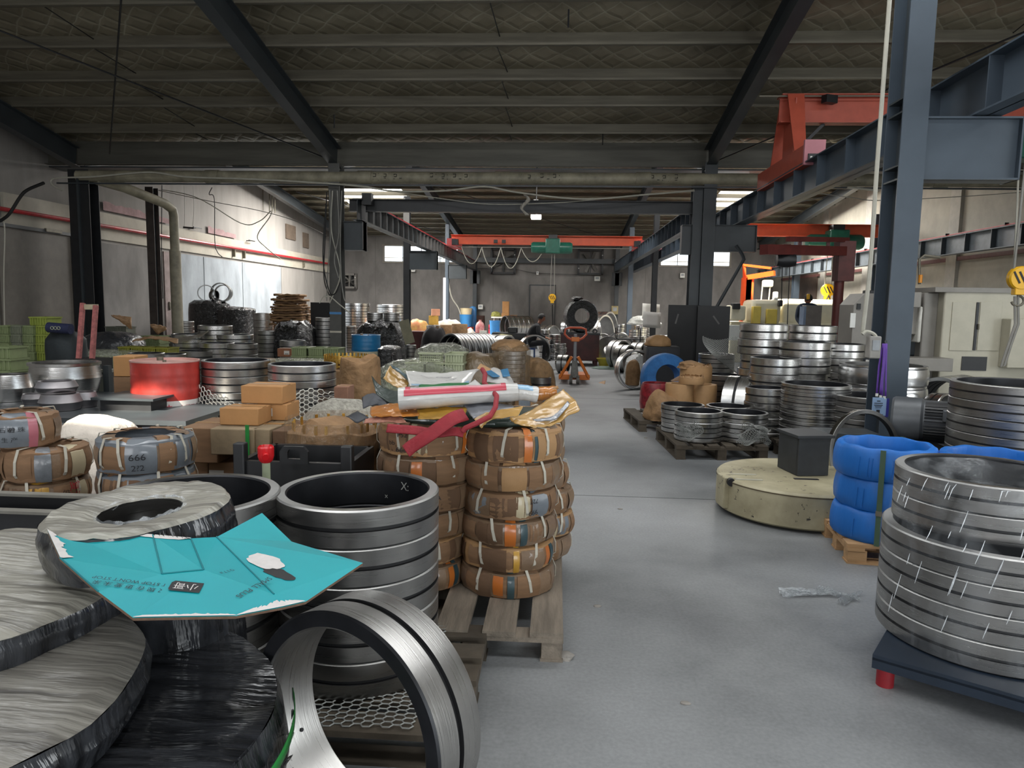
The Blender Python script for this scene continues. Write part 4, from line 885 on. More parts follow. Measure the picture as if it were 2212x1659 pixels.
# bins behind the big rings
def bin_edge():
    o = thing('steel_bin', 'black steel bin with lifting lug behind the two big ring stacks', 'bin')
    Y = 3.35; a, b = P(522, 992, Y), P(752, 992, Y); x0, x1, zt = a.x, b.x, a.z-.005
    MB().box(((x0+x1)/2, Y, zt/2+.02), (x1-x0, .03, zt-.04)).build('front_panel', BLACKP, o, smooth=0); MB().box(((x0+x1)/2, Y+.42, zt/2+.02), (x1-x0, .03, zt-.04)).build('back_panel', BLACKP, o, smooth=0)
    for x in (x0, x1):
        MB().box((x, Y+.21, zt/2+.02), (.03, .45, zt-.04)).build('side_panel', BLACKP, o, smooth=0)
        MB().box((x, Y-.01, zt/2+.045), (.055, .055, zt+.09)).build('corner_post', BLACKP, o, bevel=.006)
    MB().box(((x0+x1)/2, Y+.2, .03), (x1-x0, .42, .03)).build('bin_floor', BLACKP, o, smooth=0)
    c = P(636, 988, Y-.02); lug = MB(); r0, r1 = .026, .052
    po = [(-.07, -.03), (.07, -.03), (.07, .03), (.05, .055), (-.05, .055), (-.07, .03)]; n = 6
    pi_ = [(.6*x if abs(x) > .05 else .6*x, .55*z+.01) for x, z in po]
    vs = [(x, -.01, z) for x, z in po]+[(x*.75, -.01, z) for x, z in pi_]+[(x, .01, z) for x, z in po]+[(x*.75, .01, z) for x, z in pi_]
    fs = []
    for i in range(n): j = (i+1) % n; fs += [(i, j, n+j, n+i), (2*n+j, 2*n+i, 3*n+i, 3*n+j), (i, 2*n+i, 2*n+j, j), (n+j, 3*n+j, 3*n+i, n+i)]
    lug.add(vs, fs); q = lug.build('lifting_lug', BLACKP, o, smooth=0); q.location = c
bin_edge()
o = thing('capped_pipe', 'pale upright pipe with bright red plastic cap behind the big rings', 'pipe', (X_at(576, 3.1, .7), 3.1, 0))
z = Z_at(985, o.location.x, 3.1); MB().tube([(0, 0, 0), (0, 0, z)], .018, 16).build('pale_pipe', M('pale_green_plastic', '9fa78a', .5, var=.1, scale=12), o)
cp = MB(); cp.lathe([(.02, z-.03), (.03, z-.02), (.036, z+.0), (.036, z+.04), (.03, z+.048), (.026, z+.03), (0, z+.028)], 28); cp.build('red_cap', M('red_cap_plastic', 'c91f24', .3, var=.03), o); MB().tube([(0, 0, z+.02), (.02, -.05, z+.005)], .015, 10).build('cap_spout', MATS['red_cap_plastic'], o)
o = thing('steel_bin', 'dark steel bin with pale rim at the left edge behind the wrapped rings', 'bin')
p = P(0, 1106, 2.75); q = P(132, 1102, 2.75); x0, x1, zt = p.x-.35, q.x, p.z
for yy in (2.75, 3.0): MB().box(((x0+x1)/2, yy, zt/2), (x1-x0, .03, zt)).build('panel', BLACKP, o, smooth=0); MB().box(((x0+x1)/2, yy, zt+.006), (x1-x0, .045, .012)).build('rim', M('rim_paint', '77756d', .5), o, smooth=0)
for x in (x0, x1): MB().box((x, 2.875, zt/2), (.03, .25, zt)).build('side_panel', BLACKP, o, smooth=0)
# ================================================================== CARDBOARD WRAPPED RINGS ON THE PALLET
pallet(-.54, 3.60, 1.2, 1.28, 'grey wooden pallet under the strapped cardboard rings by the aisle', .13, 0, WOOD, 'y', 6)
GW = 'cardboard wrapped rings on the aisle pallet'
def wcol(px, Y, zs, R, where, seed, panelset, dx=None, a0=-PI/2, base=None, z0=.13, writing={}, group=GW, straps=6):
    n = len(zs)
    for i, h in enumerate(zs):            # listed from the bottom up
        X = X_at(px, Y, .5)+(dx[i] if dx else 0)
        wrapring(X, Y, z0, R, h, f'strapped cardboard ring, {ordn(n-1-i, n)} {where}', group, seed+i, .5, panelset[i % len(panelset)], straps, base[i % len(base)] if base else None, a0+(i % 3)*.12, writing.get(i))
        z0 += h+.004
P1 = [(-.35, .5, CARDD), (.1, .16, STO), (.3, .13, STT), (.55, .5, KRAFTL), (-.9, .4, CARDD), (1.1, .5, CARDF)]
P2 = [(-.5, .35, CARD), (0, .5, KRAFTL), (.5, .4, CARD), (1.1, .4, CARDF)]
P3 = [(-.6, .5, GREYF), (-.15, .35, CARD), (.35, .3, STC), (.75, .4, STN), (1.2, .3, CARD)]
P4_ = [(-.45, .3, CARDD), (-.15, .22, STO), (.12, .14, STT), (.5, .5, CARD), (.9, .3, CARDF)]
P5 = [(-.4, .6, CARDD), (.1, .12, STY), (.45, .5, CARDF), (.85, .14, STO), (1.0, .12, STT)]
P6 = [(-.7, .4, CARD), (-.2, .5, STC), (.2, .5, CARD), (.75, .1, STO), (1.0, .14, STB), (1.3, .3, CARDF)]
wcol(1100, 3.53, [.13, .125, .125, .135, .135, .15], .222, 'in the front right column on the aisle pallet', 10, [P4_, P5, P4_, P3, P2, P1], [-.0, -.0, -.0, .0, .01, .02], writing={3: [('999', .035, -1.02, .3, BLACKINK, PI), ('727', .03, -1.0, .7, BLACKINK, PI)]})
wcol(922, 3.56, [.13, .13, .13, .135, .135, .155], .222, 'in the front left column on the aisle pallet', 30, [P5, P2, P4_, P2, P4_, P6], [-.03, -.03, -.02, 0, 0, .0], writing={5: [('999', .035, -1.92, .25, BLACKINK, PI), ('P52', .03, -1.9, .7, BLACKINK, 0), ('bb', .03, -2.1, .45, BLACKINK, 0)], 3: [('CA', .03, -1.2, .6, BLACKINK, 0)]})
wcol(1142, 4.02, [.125, .13, .13, .135, .14, .14], .2, 'in the rear right column on the aisle pallet', 50, [P2, P3, P2, P4_, P2, P2], [.03, .04, .03, .0, -.02, -.02])
wcol(905, 4.03, [.13, .13, .13, .13, .14, .14], .2, 'in the rear left column on the aisle pallet', 70, [P2, P4_, P2], [0, 0, 0, 0, 0, 0])
# ------------------------------------------------------------- loose sacks, rolls and straps on top
def sheet_px(name, label, cat, rows, mat, nu=16, nv=12, wob=.006, seed=0, group=None, th=.003, ret=False):
    """a folded sheet: rows of (px, py, Y) control points"""
    rows = [[P(*q) for q in r] for r in rows]
    def cr(p, t):
        n = len(p)-1; x = t*n; i = min(n-1, int(x)); f = x-i; a = p[max(0, i-1)]; b = p[i]; c = p[i+1]; d = p[min(n, i+2)]
        return .5*((2*b)+(c-a)*f+(2*a-5*b+4*c-d)*f*f+(3*b-a-3*c+d)*f**3)
    def fn(u, v):
        r = [cr(q, u) for q in rows]; p = cr(r, v); k = wob*(nz(u*6, v*6, seed)+.6*nz(u*15, v*15, seed)); return p+Vector((0, k*.4, k))
    o = MB().grid(fn, nu, nv).build(name, mat); tag(solid(o, th), label, cat, group or 'loose bags on the strapped cardboard rings')
    return (o, fn) if ret else o
YB_ = M('ochre_bag_film', 'b08a4c', .35, var=.15, scale=8, bump=.3, bscale=10, coat=.5); OB = M('orange_bag_film', 'b2702a', .35, var=.2, scale=8, bump=.4, bscale=12, coat=.5)
GB = M('dark_green_bag', '28352f', .4, var=.2, bump=.4, bscale=10, coat=.4); WB = M('white_bag_film', 'c9c8c4', .4, var=.08, scale=6, bump=.4, bscale=9, coat=.4); BB = M('silver_bag_film', '7c7f86', .3, var=.2, bump=.5, bscale=10, coat=.6); LB = M('light_blue_film', '8fb4cf', .35, var=.05, coat=.4); GRN = M('green_print_film', '2d7040', .4, var=.08, coat=.3); REDF = M('red_print', 'b83a4c', .45, var=.05, coat=.3); DB = M('dark_bag_inside', '2c2f36', .5, var=.2); BLP = M('blue_print', '2d6c93', .45, var=.05)
# mound under the bags
o = blob('crumpled_bag', 'crumpled dark film bag filling the gap on top of the cardboard rings', 'bag', (-.42, 3.58, .965), .40, .22, .07, GB, 6, 2.5, .12, .3, group='loose bags on the strapped cardboard rings', top=.6)
def roll(name, label, pa, pb, r, mat, Ya, Yb, extra=None, group='loose bags on the strapped cardboard rings', r2=None):
    a, b = P(*pa, Ya), P(*pb, Yb); d = (b-a).normalized(); s = d.cross(Vector((0, 0, 1))).normalized(); t = s.cross(d); o = thing(name, label, 'rolled bag', (0, 0, 0), 0, group); r2 = r2 or r
    def fn(u, v, k=0): rr = (r+(r2-r)*u)+k+.004*nz(u*5, v*6, 2); return a.lerp(b, u)+s*(rr*1.25*math.cos(2*PI*v))+t*(rr*math.sin(2*PI*v))
    MB().grid(fn, 24, 28).build('roll_body', mat, o)
    MB().grid(lambda u, v: a.lerp(b, .01+.98*u)+s*(r*.9*math.cos(6*v))*(1-.6*v)+t*(r*.8*math.sin(6*v))*(1-.6*v), 2, 24).build('rolled_layers', DB, o)
    for (u0, u1, v0, v1, m) in extra or []: MB().grid(lambda u, v: fn(u0+(u1-u0)*u, v0+(v1-v0)*v, .0022), 10, 8).build('print_panel', m, o)
    return o, fn
Yp = 3.3
sheet_px('plastic_bag', 'dark green bag flap hanging at the left of the bag heap', 'bag', [[(802, 812, 3.9), (830, 838, 3.75), (880, 845, 3.6)], [(810, 840, 3.75), (835, 858, 3.65), (890, 862, 3.5)], [(812, 850, 3.7), (850, 872, 3.55), (900, 868, 3.45)]], GB, seed=3)
sheet_px('plastic_bag', 'ochre and petrol printed bag sticking up at the left of the bag heap', 'bag', [[(842, 790, 3.9), (862, 806, 3.9), (884, 826, 3.85)], [(836, 802, 3.85), (856, 818, 3.85), (880, 836, 3.8)], [(828, 818, 3.8), (848, 832, 3.8), (876, 846, 3.75)]], YB_, seed=5)
sheet_px('plastic_bag', 'petrol stripe film folded over the ochre bag at the left', 'bag', [[(843, 787, 3.88), (866, 800, 3.88), (888, 820, 3.83)], [(846, 793, 3.86), (866, 808, 3.86), (886, 826, 3.81)]], STT, 10, 4, seed=6)
o, fn = sheet_px('plastic_bag', 'white printed fertilizer bag lying across the back of the heap', 'bag', [[(876, 800, 3.95), (950, 806, 3.95), (1040, 796, 3.95)], [(880, 815, 3.7), (960, 826, 3.7), (1025, 808, 3.75)], [(885, 834, 3.5), (960, 836, 3.5), (1015, 830, 3.55)]], WB, 24, 14, seed=7, ret=True)
for (u0, v0, n) in ((.30, .35, 3), (.52, .3, 4), (.6, .45, 3)):
    text('肥料'*n, .016, M('grey_ink', '55555f', .6, var=0), lambda u, v: fn(u0+u*1.6, v0-v*2.4)+Vector((0, -.004, .006)), 'lettering', o)
MB().grid(lambda u, v: fn(.05+.9*u, .86+.13*v)+Vector((0, -.003, .005)), 20, 2).build('light_blue_band', LB, o)
sheet_px('plastic_bag', 'white bag with blue printed arrows at the back right of the heap', 'bag', [[(1040, 800, 3.95), (1075, 796, 3.95), (1105, 818, 3.9)], [(1048, 812, 3.75), (1085, 806, 3.7), (1112, 832, 3.7)], [(1050, 824, 3.6), (1090, 832, 3.5), (1118, 845, 3.5)]], WB, seed=11)
for i, (q0, q1) in enumerate((((1052, 803), (1072, 815)), ((1088, 799), (1094, 814)))):
    sheet_px('blue_bag_corner', ('left', 'right')[i]+' blue printed bag corner at the back right of the heap', 'bag', [[(q0[0]-7, q0[1], 3.78), (q0[0]+9, q0[1]-3, 3.78)], [(q1[0]-8, q1[1], 3.6), (q1[0]+8, q1[1]-2, 3.6)]], BLP, 6, 6, .002, seed=i)
sheet_px('paper_scrap', 'tan paper scrap standing up behind the red rope', 'paper', [[(1038, 785, 3.9), (1062, 798, 3.9)], [(1030, 796, 3.8), (1056, 806, 3.8)]], KRAFTL, 6, 6, seed=2)
sheet_px('plastic_bag', 'green printed film strip above the red and white roll', 'bag', [[(905, 832, 3.5), (980, 828, 3.5), (1080, 828, 3.5)], [(905, 842, 3.42), (990, 838, 3.42), (1085, 840, 3.42)]], GRN, 16, 6, seed=13)
sheet_px('plastic_bag', 'white triangular bag end lying on the green film strip', 'bag', [[(925, 843, 3.42), (1000, 834, 3.46), (1026, 820, 3.5)], [(930, 846, 3.4), (1000, 842, 3.4), (1048, 838, 3.4)]], WB, 14, 6, seed=14)
RR, rf = roll('rolled_bag', 'rolled white woven bag with red border on top of the heap', (862, 862), (1118, 846), .052, WB, 3.22, 3.3, [(.05, .9, .06, .16, REDF), (.06, .1, .06, .62, REDF), (.86, .9, .06, .62, REDF), (.1, .86, .16, .2, M('pink_print', 'c98790', .5, var=0))], r2=.042)
text('G', .05, M('grey_ink', '55555f', .6, var=0), lambda u, v: rf(.28+u*1.6, .42-v*2.6, .006), 'lettering', RR)
MB().grid(lambda u, v: rf(.255+.055*u, .34+.17*v, .0035), 6, 6).build('logo_square', M('print_grey_light', 'a9a8a8', .5, var=0), RR)
text('复合肥料', .03, M('grey_ink', '55555f', .6, var=0), lambda u, v: rf(.66+u*1.6, .40-v*2.6, .005), 'lettering', RR)
roll('rolled_bag', 'blue and white bag end rolled inside the red bordered roll', (1110, 846), (1160, 852), .038, WB, 3.3, 3.32, [(.1, .75, .08, .22, LB), (.1, .6, .24, .42, M('orange_print', 'b25a22', .5, var=.2, scale=40))])
roll('rolled_bag', 'orange bag rolled up at the right end of the heap', (1152, 852), (1200, 848), .034, OB, 3.34, 3.36)
o = MB().tube([P(1185, 846, 3.33), P(1206, 836, 3.33)], .008, 8).build('cardboard_stick', KRAFTL); tag(o, 'thin tan stick poking out of the orange roll', 'stick')
sheet_px('plastic_bag', 'clear and ochre bag flap hanging over the right side toward the aisle', 'bag', [[(1100, 905, 3.15), (1150, 885, 3.2), (1215, 842, 3.3)], [(1115, 915, 3.1), (1180, 895, 3.12), (1240, 862, 3.2)], [(1150, 923, 3.05), (1195, 918, 3.05), (1253, 884, 3.12)]], YB_, 24, 14, .01, 17)
sheet_px('plastic_bag', 'grey stripe on the bag flap hanging toward the aisle', 'bag', [[(1150, 906, 3.07), (1195, 898, 3.08), (1226, 866, 3.18)], [(1158, 910, 3.05), (1200, 905, 3.06), (1232, 872, 3.16)]], BB, 16, 4, .004, 18)
sheet_px('plastic_bag', 'silver bag with yellow edge lying below the red bordered roll', 'bag', [[(1000, 872, 3.3), (1040, 868, 3.3), (1100, 874, 3.3)], [(1010, 888, 3.2), (1050, 882, 3.2), (1110, 880, 3.2)], [(1022, 905, 3.1), (1050, 895, 3.12), (1100, 890, 3.15)]], BB, seed=19)
sheet_px('plastic_bag', 'yellow bag edge hanging between the two front cardboard columns', 'bag', [[(1024, 905, 3.09), (1056, 890, 3.1), (1130, 878, 3.12)], [(1040, 925, 3.05), (1060, 908, 3.08), (1120, 898, 3.1)]], YB_, seed=21)
sheet_px('plastic_bag', 'orange bag folded flat at the left below the roll', 'bag', [[(800, 880, 3.5), (850, 872, 3.4), (900, 880, 3.3)], [(800, 895, 3.35), (850, 890, 3.25), (905, 892, 3.2)], [(805, 900, 3.3), (850, 900, 3.2), (905, 898, 3.15)]], OB, seed=23)
sheet_px('plastic_bag', 'dark and orange bag with pocket opening at the far left of the heap', 'bag', [[(782, 858, 3.7), (810, 850, 3.7), (840, 872, 3.6)], [(784, 882, 3.6), (812, 875, 3.6), (842, 884, 3.5)]], DB, seed=24)
sheet_px('plastic_bag', 'ochre black striped bag under the roll at the centre', 'bag', [[(900, 884, 3.25), (950, 880, 3.25), (1010, 880, 3.25)], [(902, 896, 3.18), (950, 898, 3.16), (1005, 896, 3.16)], [(903, 905, 3.12), (950, 905, 3.12), (1000, 903, 3.12)]], STY, seed=25)
sheet_px('plastic_bag', 'pink woven bag corner sticking out at the lower left of the heap', 'bag', [[(790, 905, 3.35), (830, 898, 3.3), (870, 902, 3.2)], [(786, 915, 3.3), (830, 912, 3.22), (880, 915, 3.15)]], M('pink_woven', 'a87360', .6, var=.2, scale=40), seed=26)
WEB = M('red_webbing', '8d222c', .7, var=.12, scale=20, bump=.2, bscale=60)
def ribbon(pts, w, label, mat, name='webbing_strap', th=.008):
    V = [P(*q) for q in pts]; ex = [V[0]*2-V[1]]+V+[V[-1]*2-V[-2]]; out = []
    for i in range(1, len(ex)-2):
        a, b, c, d = ex[i-1:i+3]
        for k in range(6): t = k/6; out.append(.5*((2*b)+(c-a)*t+(2*a-5*b+4*c-d)*t*t+(3*b-a-3*c+d)*t**3))
    out.append(V[-1]); n = len(out)
    def fn(u, v):
        i = min(n-2, int(u*(n-1))); f = u*(n-1)-i; p = out[i].lerp(out[i+1], f); d = (out[i+1]-out[i]).normalized(); view = (p-CAM).normalized(); s = d.cross(view).normalized(); up = Vector((0, -.3, 1)).normalized(); s = (s*.75+d.cross(up).normalized()*.4*(1 if s.dot(d.cross(up)) > 0 else -1)).normalized(); return p+s*(w*(v-.5))
    o = MB().grid(fn, n*2, 4).build(name, mat); tag(solid(o, th), label, 'strap', 'red straps on the cardboard rings'); return o
ribbon([(836, 925, 3.06), (900, 930, 3.05), (940, 936, 3.04), (980, 932, 3.04), (1002, 936, 3.04)], .04, 'flat red webbing strap lying along the front of the heap', WEB)
ribbon([(1005, 895, 3.08), (975, 906, 3.02), (930, 938, 2.99), (893, 962, 3.0), (877, 975, 3.0)], .06, 'wide red webbing strap hanging over the front left cardboard ring', WEB)
o = MB().tube([P(x, y, Y) for x, y, Y in ((1042, 798, 3.65), (1048, 808, 3.55), (1046, 828, 3.4), (1062, 842, 3.28), (1073, 856, 3.2), (1070, 880, 3.12), (1058, 900, 3.06), (1030, 914, 3.03), (1005, 925, 3.03), (1000, 932, 3.03))], .012, 10).build('red_rope', WEB); tag(o, 'twisted red rope winding down over the red bordered roll', 'rope')
# crumbs beside the pallet
o = blob('concrete_lump', 'small concrete lumps on the floor beside the aisle pallet', 'debris', G(1220, 1422), .035, .025, .028, M('lump_grey', '8c8780', .9, var=.2), 3, 2.2, .3, .4, top=.5)
# ================================================================== CARTONS, FILM STACKS BEHIND
pallet(X_at(520, 4.55, .2), 4.55, 1.1, 1.0, 'pallet under the brown cartons beside the red drum', .13, 0, WOODD, 'x', 5)
def cpx(x0, x1, yb, yt, Y, d, label, mat=CARD, sticker=None, rz=0, **kw):
    a, b = P(x0, yb, Y), P(x1, yt, Y); return carton((a.x+b.x)/2, Y+d/2, a.z, abs(b.x-a.x), d, b.z-a.z, label, rz, mat, sticker, **kw)
zb = .135
def cz(x0, x1, z0, z1, Y, d, label, mat=CARD, sticker=None, rz=0, **kw):
    a, b = X_at(x0, Y, (z0+z1)/2), X_at(x1, Y, (z0+z1)/2); return carton((a+b)/2, Y+d/2, z0, b-a, d, z1-z0, label, rz, mat, sticker, **kw)
cz(392, 508, zb, .40, 4.1, .36, 'large brown carton at the lower left of the carton stack', CARD); cz(512, 636, zb, .40, 4.1, .36, 'large brown carton at the lower right of the carton stack', CARDD)
cz(395, 449, .402, .575, 4.1, .36, 'brown carton in the middle row left, without sticker', CARD); cz(451, 512, .402, .575, 4.1, .36, 'brown carton with white sticker in the middle row', CARD, (-.22, .09, .075))
cz(514, 578, .402, .64, 4.12, .34, 'brown carton in the middle row right of the white sticker', CARD); cz(580, 636, .402, .64, 4.1, .36, 'tall dark carton at the right end of the carton stack', CARDD, (.35, .04, .06))
cz(390, 470, .577, .79, 4.06, .4, 'dusty carton with white corner sticker at the upper left of the stack', CARD, (-.3, .07, .08))
cz(452, 546, .645, .80, 4.0, .42, 'crushed dusty carton leaning in the middle of the stack', M('dusty_cardboard', '84735a', .85, var=.2, bump=.3, bscale=9), None, .04)
cz(548, 586, .645, .80, 4.02, .4, 'folded flat cartons bundled beside the green strap', M('dusty_cardboard', '84735a', .85), None, -.05); cz(588, 638, .645, .79, 4.04, .4, 'dark dusty carton at the upper right of the stack', CARDD)
o = MB().box((X_at(535, 3.98, .6), 3.985, .55), (.022, .004, .56)).build('green_strap', GSTRAP, smooth=0); tag(o, 'green plastic strap down the front of the carton stack', 'strap')
cz(474, 558, .802, .905, 4.12, .2, 'small clean carton lying at the front on top of the stack', CARDL, group='small cartons on top'); cz(556, 620, .802, .905, 4.33, .22, 'small clean carton with white sticker under the topmost one', CARDL, (-.15, .06, .05), group='small cartons on top')
cz(520, 610, .907, 1.02, 4.32, .24, 'small clean carton, topmost on the carton stack', CARDL, group='small cartons on top')
# film wrapped kraft stack with cages
def cagestack():
    X, Y = X_at(724, 4.05, .8), 4.05; Rr = .265
    pallet(X+.02, Y, .62, .6, 'low pallet under the film wrapped kraft paper stack', .12, 0, WOODD, 'x', 4)
    o = thing('film_wrapped_stack', 'film wrapped stack of kraft paper covered cages behind the big rings', 'wrapped stack', (X, Y, .12))
    zt = .70; blob('kraft_core', '', '', None, Rr, Rr, zt, KRAFT, 3, 2.2, .05, .95, parent=o)
    MB().grid(lambda u, v: ((Rr*1.07+.015*nz(u*14, v*9, 2))*math.cos(2*PI*u), (Rr*1.07+.015*nz(u*14, v*9, 2))*math.sin(2*PI*u), (zt+.06)*v), 60, 16, cu=True).build('clear_film', BROWNF, o)
    for k in range(18):
        a = 2*PI*k/18+R_.uniform(-.1, .1); MB().box((Rr*.9*math.cos(a), Rr*.9*math.sin(a), zt+.02), (.008, .016, .05), rz=a).build('cage_tooth', BRASS, o, smooth=0)
    blob('kraft_top', '', '', None, Rr*.85, Rr*.85, zt+.07, KRAFT, 8, 2, .1, .85, parent=o, top=.15)
cagestack()
X = X_at(800, 4.35, .6); o = thing('film_wrapped_stack', 'red and green goods under shiny clear film beside the kraft stack', 'wrapped stack', (X, 4.4, 0)); blob('goods', '', '', None, .15, .22, .72, M('mixed_goods', '7a4a44', .6, var=.6, scale=5), 2, 3, .06, .9, parent=o); blob('clear_film', '', '', None, .165, .235, .74, CLEAR, 5, 3, .07, .9, parent=o); MB().box((-.02, -.245, .4), (.02, .004, .5)).build('green_strap', GSTRAP, o, smooth=0)
p = P(735, 888, 4.9); o = blob('netted_sack', 'white netted sack heap behind the kraft paper stack', 'sack', (X_at(745, 5.0, .5), 5.0, 0), .38, .3, .86, M('netted_sack', '9a978c', .8, var=.25, scale=30, bump=.8, bscale=50), 6, 2.2, .07, .55, top=.45)
cz(722, 752, .3, .8, 6.2, .2, 'small pinkish carton behind the netted sack', M('pinkish_card', '8a6450', .8)); 
# handheld drawn tape piece
sheet_px('cardboard_scrap', 'dark framed cardboard scrap lying on the kraft stack', 'cardboard', [[(748, 900, 3.85), (772, 888, 3.95)], [(772, 914, 3.8), (796, 902, 3.85)]], DB, 4, 4)
# ================================================================== FOREGROUND RIGHT
pb = G(1842, 1226)
pallet(X_at(1915, 4.58, 0), 4.62, .62, .6, 'new wooden pallet under the three blue wrapped rings', .125, math.radians(-6), WOODL, 'x', 4)
def bluering(x, y, z, Ro, h, label, seed, mat=BLUEW):
    o = thing('blue_wrapped_ring', label, 'wrapped ring', (x, y, z), 0, 'blue wrapped rings'); Ri = Ro*.8
    pr = [(Ro*.93, 0), (Ro*.985, h*.12), (Ro*1.0, h*.35), (Ro*.995, h*.6), (Ro*.965, h*.85), (Ro*.93, h*.97), (Ro*.90, h), (Ri*1.02, h*.99), (Ri, h*.93), (Ri, h*.07), (Ri*1.02, 0)]
    n = 64; K = len(pr); vs = []
    for i in range(n):
        a = 2*PI*i/n; w = 1+.006*math.sin(13*a+seed)+.008*nz(math.cos(a)*3, math.sin(a)*3, seed)
        for r, zz in pr: vs.append((r*w*math.cos(a), r*w*math.sin(a), zz+.004*math.sin(9*a+seed)*(zz > h*.5)))
    MB().add(vs, [(i*K+q, ((i+1) % n)*K+q, ((i+1) % n)*K+(q+1) % K, i*K+(q+1) % K) for i in range(n) for q in range(K)]).build('woven_wrap', mat, o, smooth=.8)
    for k in range(7):
        a = R_.uniform(-2.6, .2); MB().tube([((Ro*1.003)*math.cos(a+.01*t), (Ro*1.003)*math.sin(a+.01*t), h*(.12+.2*t)) for t in range(4)], .0025, 5).build('wrap_fold', mat, o)
    return o
bx, by = X_at(1913, 4.6, .6), 4.6; ztop = Z_at(956, bx, by); hb = (ztop-.125)/3; Rb = 103*depth(bx, by, ztop)/F
for i in range(3): bluering(bx+(.0, .012, -.006)[i], by, .125+hb*i, Rb, hb, f'blue fabric wrapped ring, {ordn(2-i, 3)} on the new pallet', i*3+1)
for a in (-2.05, -2.05+PI*.92):
    o = MB().box((bx+(Rb*1.01+.004)*math.cos(a), by+(Rb*1.01+.004)*math.sin(a), .125+hb*1.5), (.03, .006, hb*3), rz=a+PI/2).build('strap_band', OSTRAP, smooth=0); tag(o, ('dark green strap over the front of the blue ring stack', 'dark green strap inside the back of the blue ring stack')[0 if a < 0 else 1], 'strap')
MB().box((bx+(Rb*1.01+.008)*math.cos(-2.05), by+(Rb*1.01+.008)*math.sin(-2.05), .33), (.036, .01, .03), rz=-2.05+PI/2).build('strap_seal', PURL, o, smooth=0)
b2x, b2y = X_at(2150, 4.35, .6), 4.35; z2 = Z_at(982, b2x, b2y); h2_ = z2/3.
for i in range(3): bluering(b2x, b2y, h2_*i, .315, h2_, f'blue fabric wrapped ring, {ordn(2-i, 3)} behind the film wrapped steel stack', i*3+12)
o = MB().box((b2x+.325*math.cos(-1.75), b2y+.325*math.sin(-1.75), h2_*2.5), (.03, .006, h2_), rz=-1.75+PI/2).build('strap_band', OSTRAP, smooth=0); tag(o, 'dark green strap on the blue ring behind the film wrapped stack', 'strap')
# navy platform with red legs and the film wrapped ring stack
a = G(1896, 1473); zl = .115
lx = a.x; ly = a.y+.03
pf = thing('steel_platform', 'navy steel platform with red feet under the film wrapped stack', 'platform', (0, 0, 0))
pa_, pb_, pc_ = G(1884, 1425, zl), G(1884, 1235, zl), G(2212, 1520, zl)
ang = math.atan2(pc_.y-pa_.y, pc_.x-pa_.x); pf.location = (pa_.x, pa_.y, 0); pf.rotation_euler = (0, 0, ang); LX, LY = 1.35, (pb_-pa_).length
MB().box((LX/2, LY/2, zl+.012), (LX, LY, .024)).build('plate', NAVY, pf, smooth=0); MB().box((LX/2, .006, zl-.012), (LX, .012, .045)).build('front_skirt', NAVY, pf, smooth=0)
for xx in (.045, LX-.05):
    for yy in (.05, LY-.08): MB().tube([(xx, yy, 0), (xx, yy, zl)], .034, 18).build('foot', M('red_foot_paint', '8e1a24', .5, var=.2), pf)
zp = zl+.025; c = G(2165, 1468, zp); Rw = .43; wx, wy = c.x+.17, c.y+Rw*.98
NT = 4; hw = .118
for i in range(NT): ring(wx, wy, zp+i*hw, Rw, hw, f'steel ring under clear film, {ordn(NT-1-i, NT)} of the wide ones on the navy platform', 'film wrapped rings on the navy platform', .05, 96, 'dull')
zt = zp+NT*hw; wx2, wy2 = wx+.02, wy+.10; R2 = .37
for i in range(2): ring(wx2, wy2, zt+i*.12, R2, .12, f'narrower steel ring under clear film, {("lower", "upper")[i]} of two on the navy platform', 'film wrapped rings on the navy platform', .045, 96, 'dull')
sk = thing('stretch_film', 'shiny clear stretch film around the steel rings on the navy platform', 'film', (0, 0, 0))
def wr_fn(u, v):
    a = 2*PI*u; k = nz(math.cos(a)*4, math.sin(a)*4, v*5)
    if v < .55: t = v/.55; r = Rw*1.012+.006*k; return (wx+r*math.cos(a), wy+r*math.sin(a), zp+.01+(zt-zp)*t)
    t = (v-.55)/.45; r = (Rw*1.01)*(1-t)+(R2+.012)*t+.01*k*math.sin(t*PI); return (wx+(wx2-wx)*t+r*math.cos(a), wy+(wy2-wy)*t+r*math.sin(a), zt+.24*t)
FW = film('clear_film_side', 'dfe6ec', .015, .05, 1., 5, (1, 1, .35), .10)
MB().grid(wr_fn, 96, 26, cu=True).build('film_side', FW, sk)
def lid(u, v): a = 2*PI*u; r = v*(R2-.02); return (wx2+r*math.cos(a), wy2-.01+r*math.sin(a), zt+.235-.16*(1-v)+.012*nz(r*8*math.cos(a), r*8*math.sin(a), 3))
MB().grid(lid, 64, 10, cu=True).build('film_cover', film('clear_film_cover', 'eef4f8', .04, .04, 1., 4, (1, 1, .4), .16), sk)
cr = MB()
for k in range(44):
    a = R_.uniform(-2.9, -.9); r0 = R2-.03; p0 = Vector((wx2+r0*math.cos(a), wy2-.01+r0*math.sin(a), zt+.225)); tgt = Vector((wx2-.06+R_.uniform(-.12, .12), wy2-.16+R_.uniform(-.1, .25), zt+.1))
    q = p0.lerp(tgt, R_.uniform(.6, 1)); cr.tube([p0, p0.lerp(q, .5)-Vector((0, 0, .005)), q], .002, 4, rs=[.001, .0028, .001])
for k in range(60):
    a = R_.uniform(-3.1, -.2); v0 = R_.uniform(.1, .95); l = R_.uniform(.05, .16); pts = [Vector(wr_fn((a+.12*t*l*4)/(2*PI) % 1, min(.99, v0+t*l)))+Vector((.004*math.cos(a), .004*math.sin(a), 0)) for t in (0, .5, 1)]
    cr.tube(pts, .0018, 4, rs=[.0008, .0022, .0008])
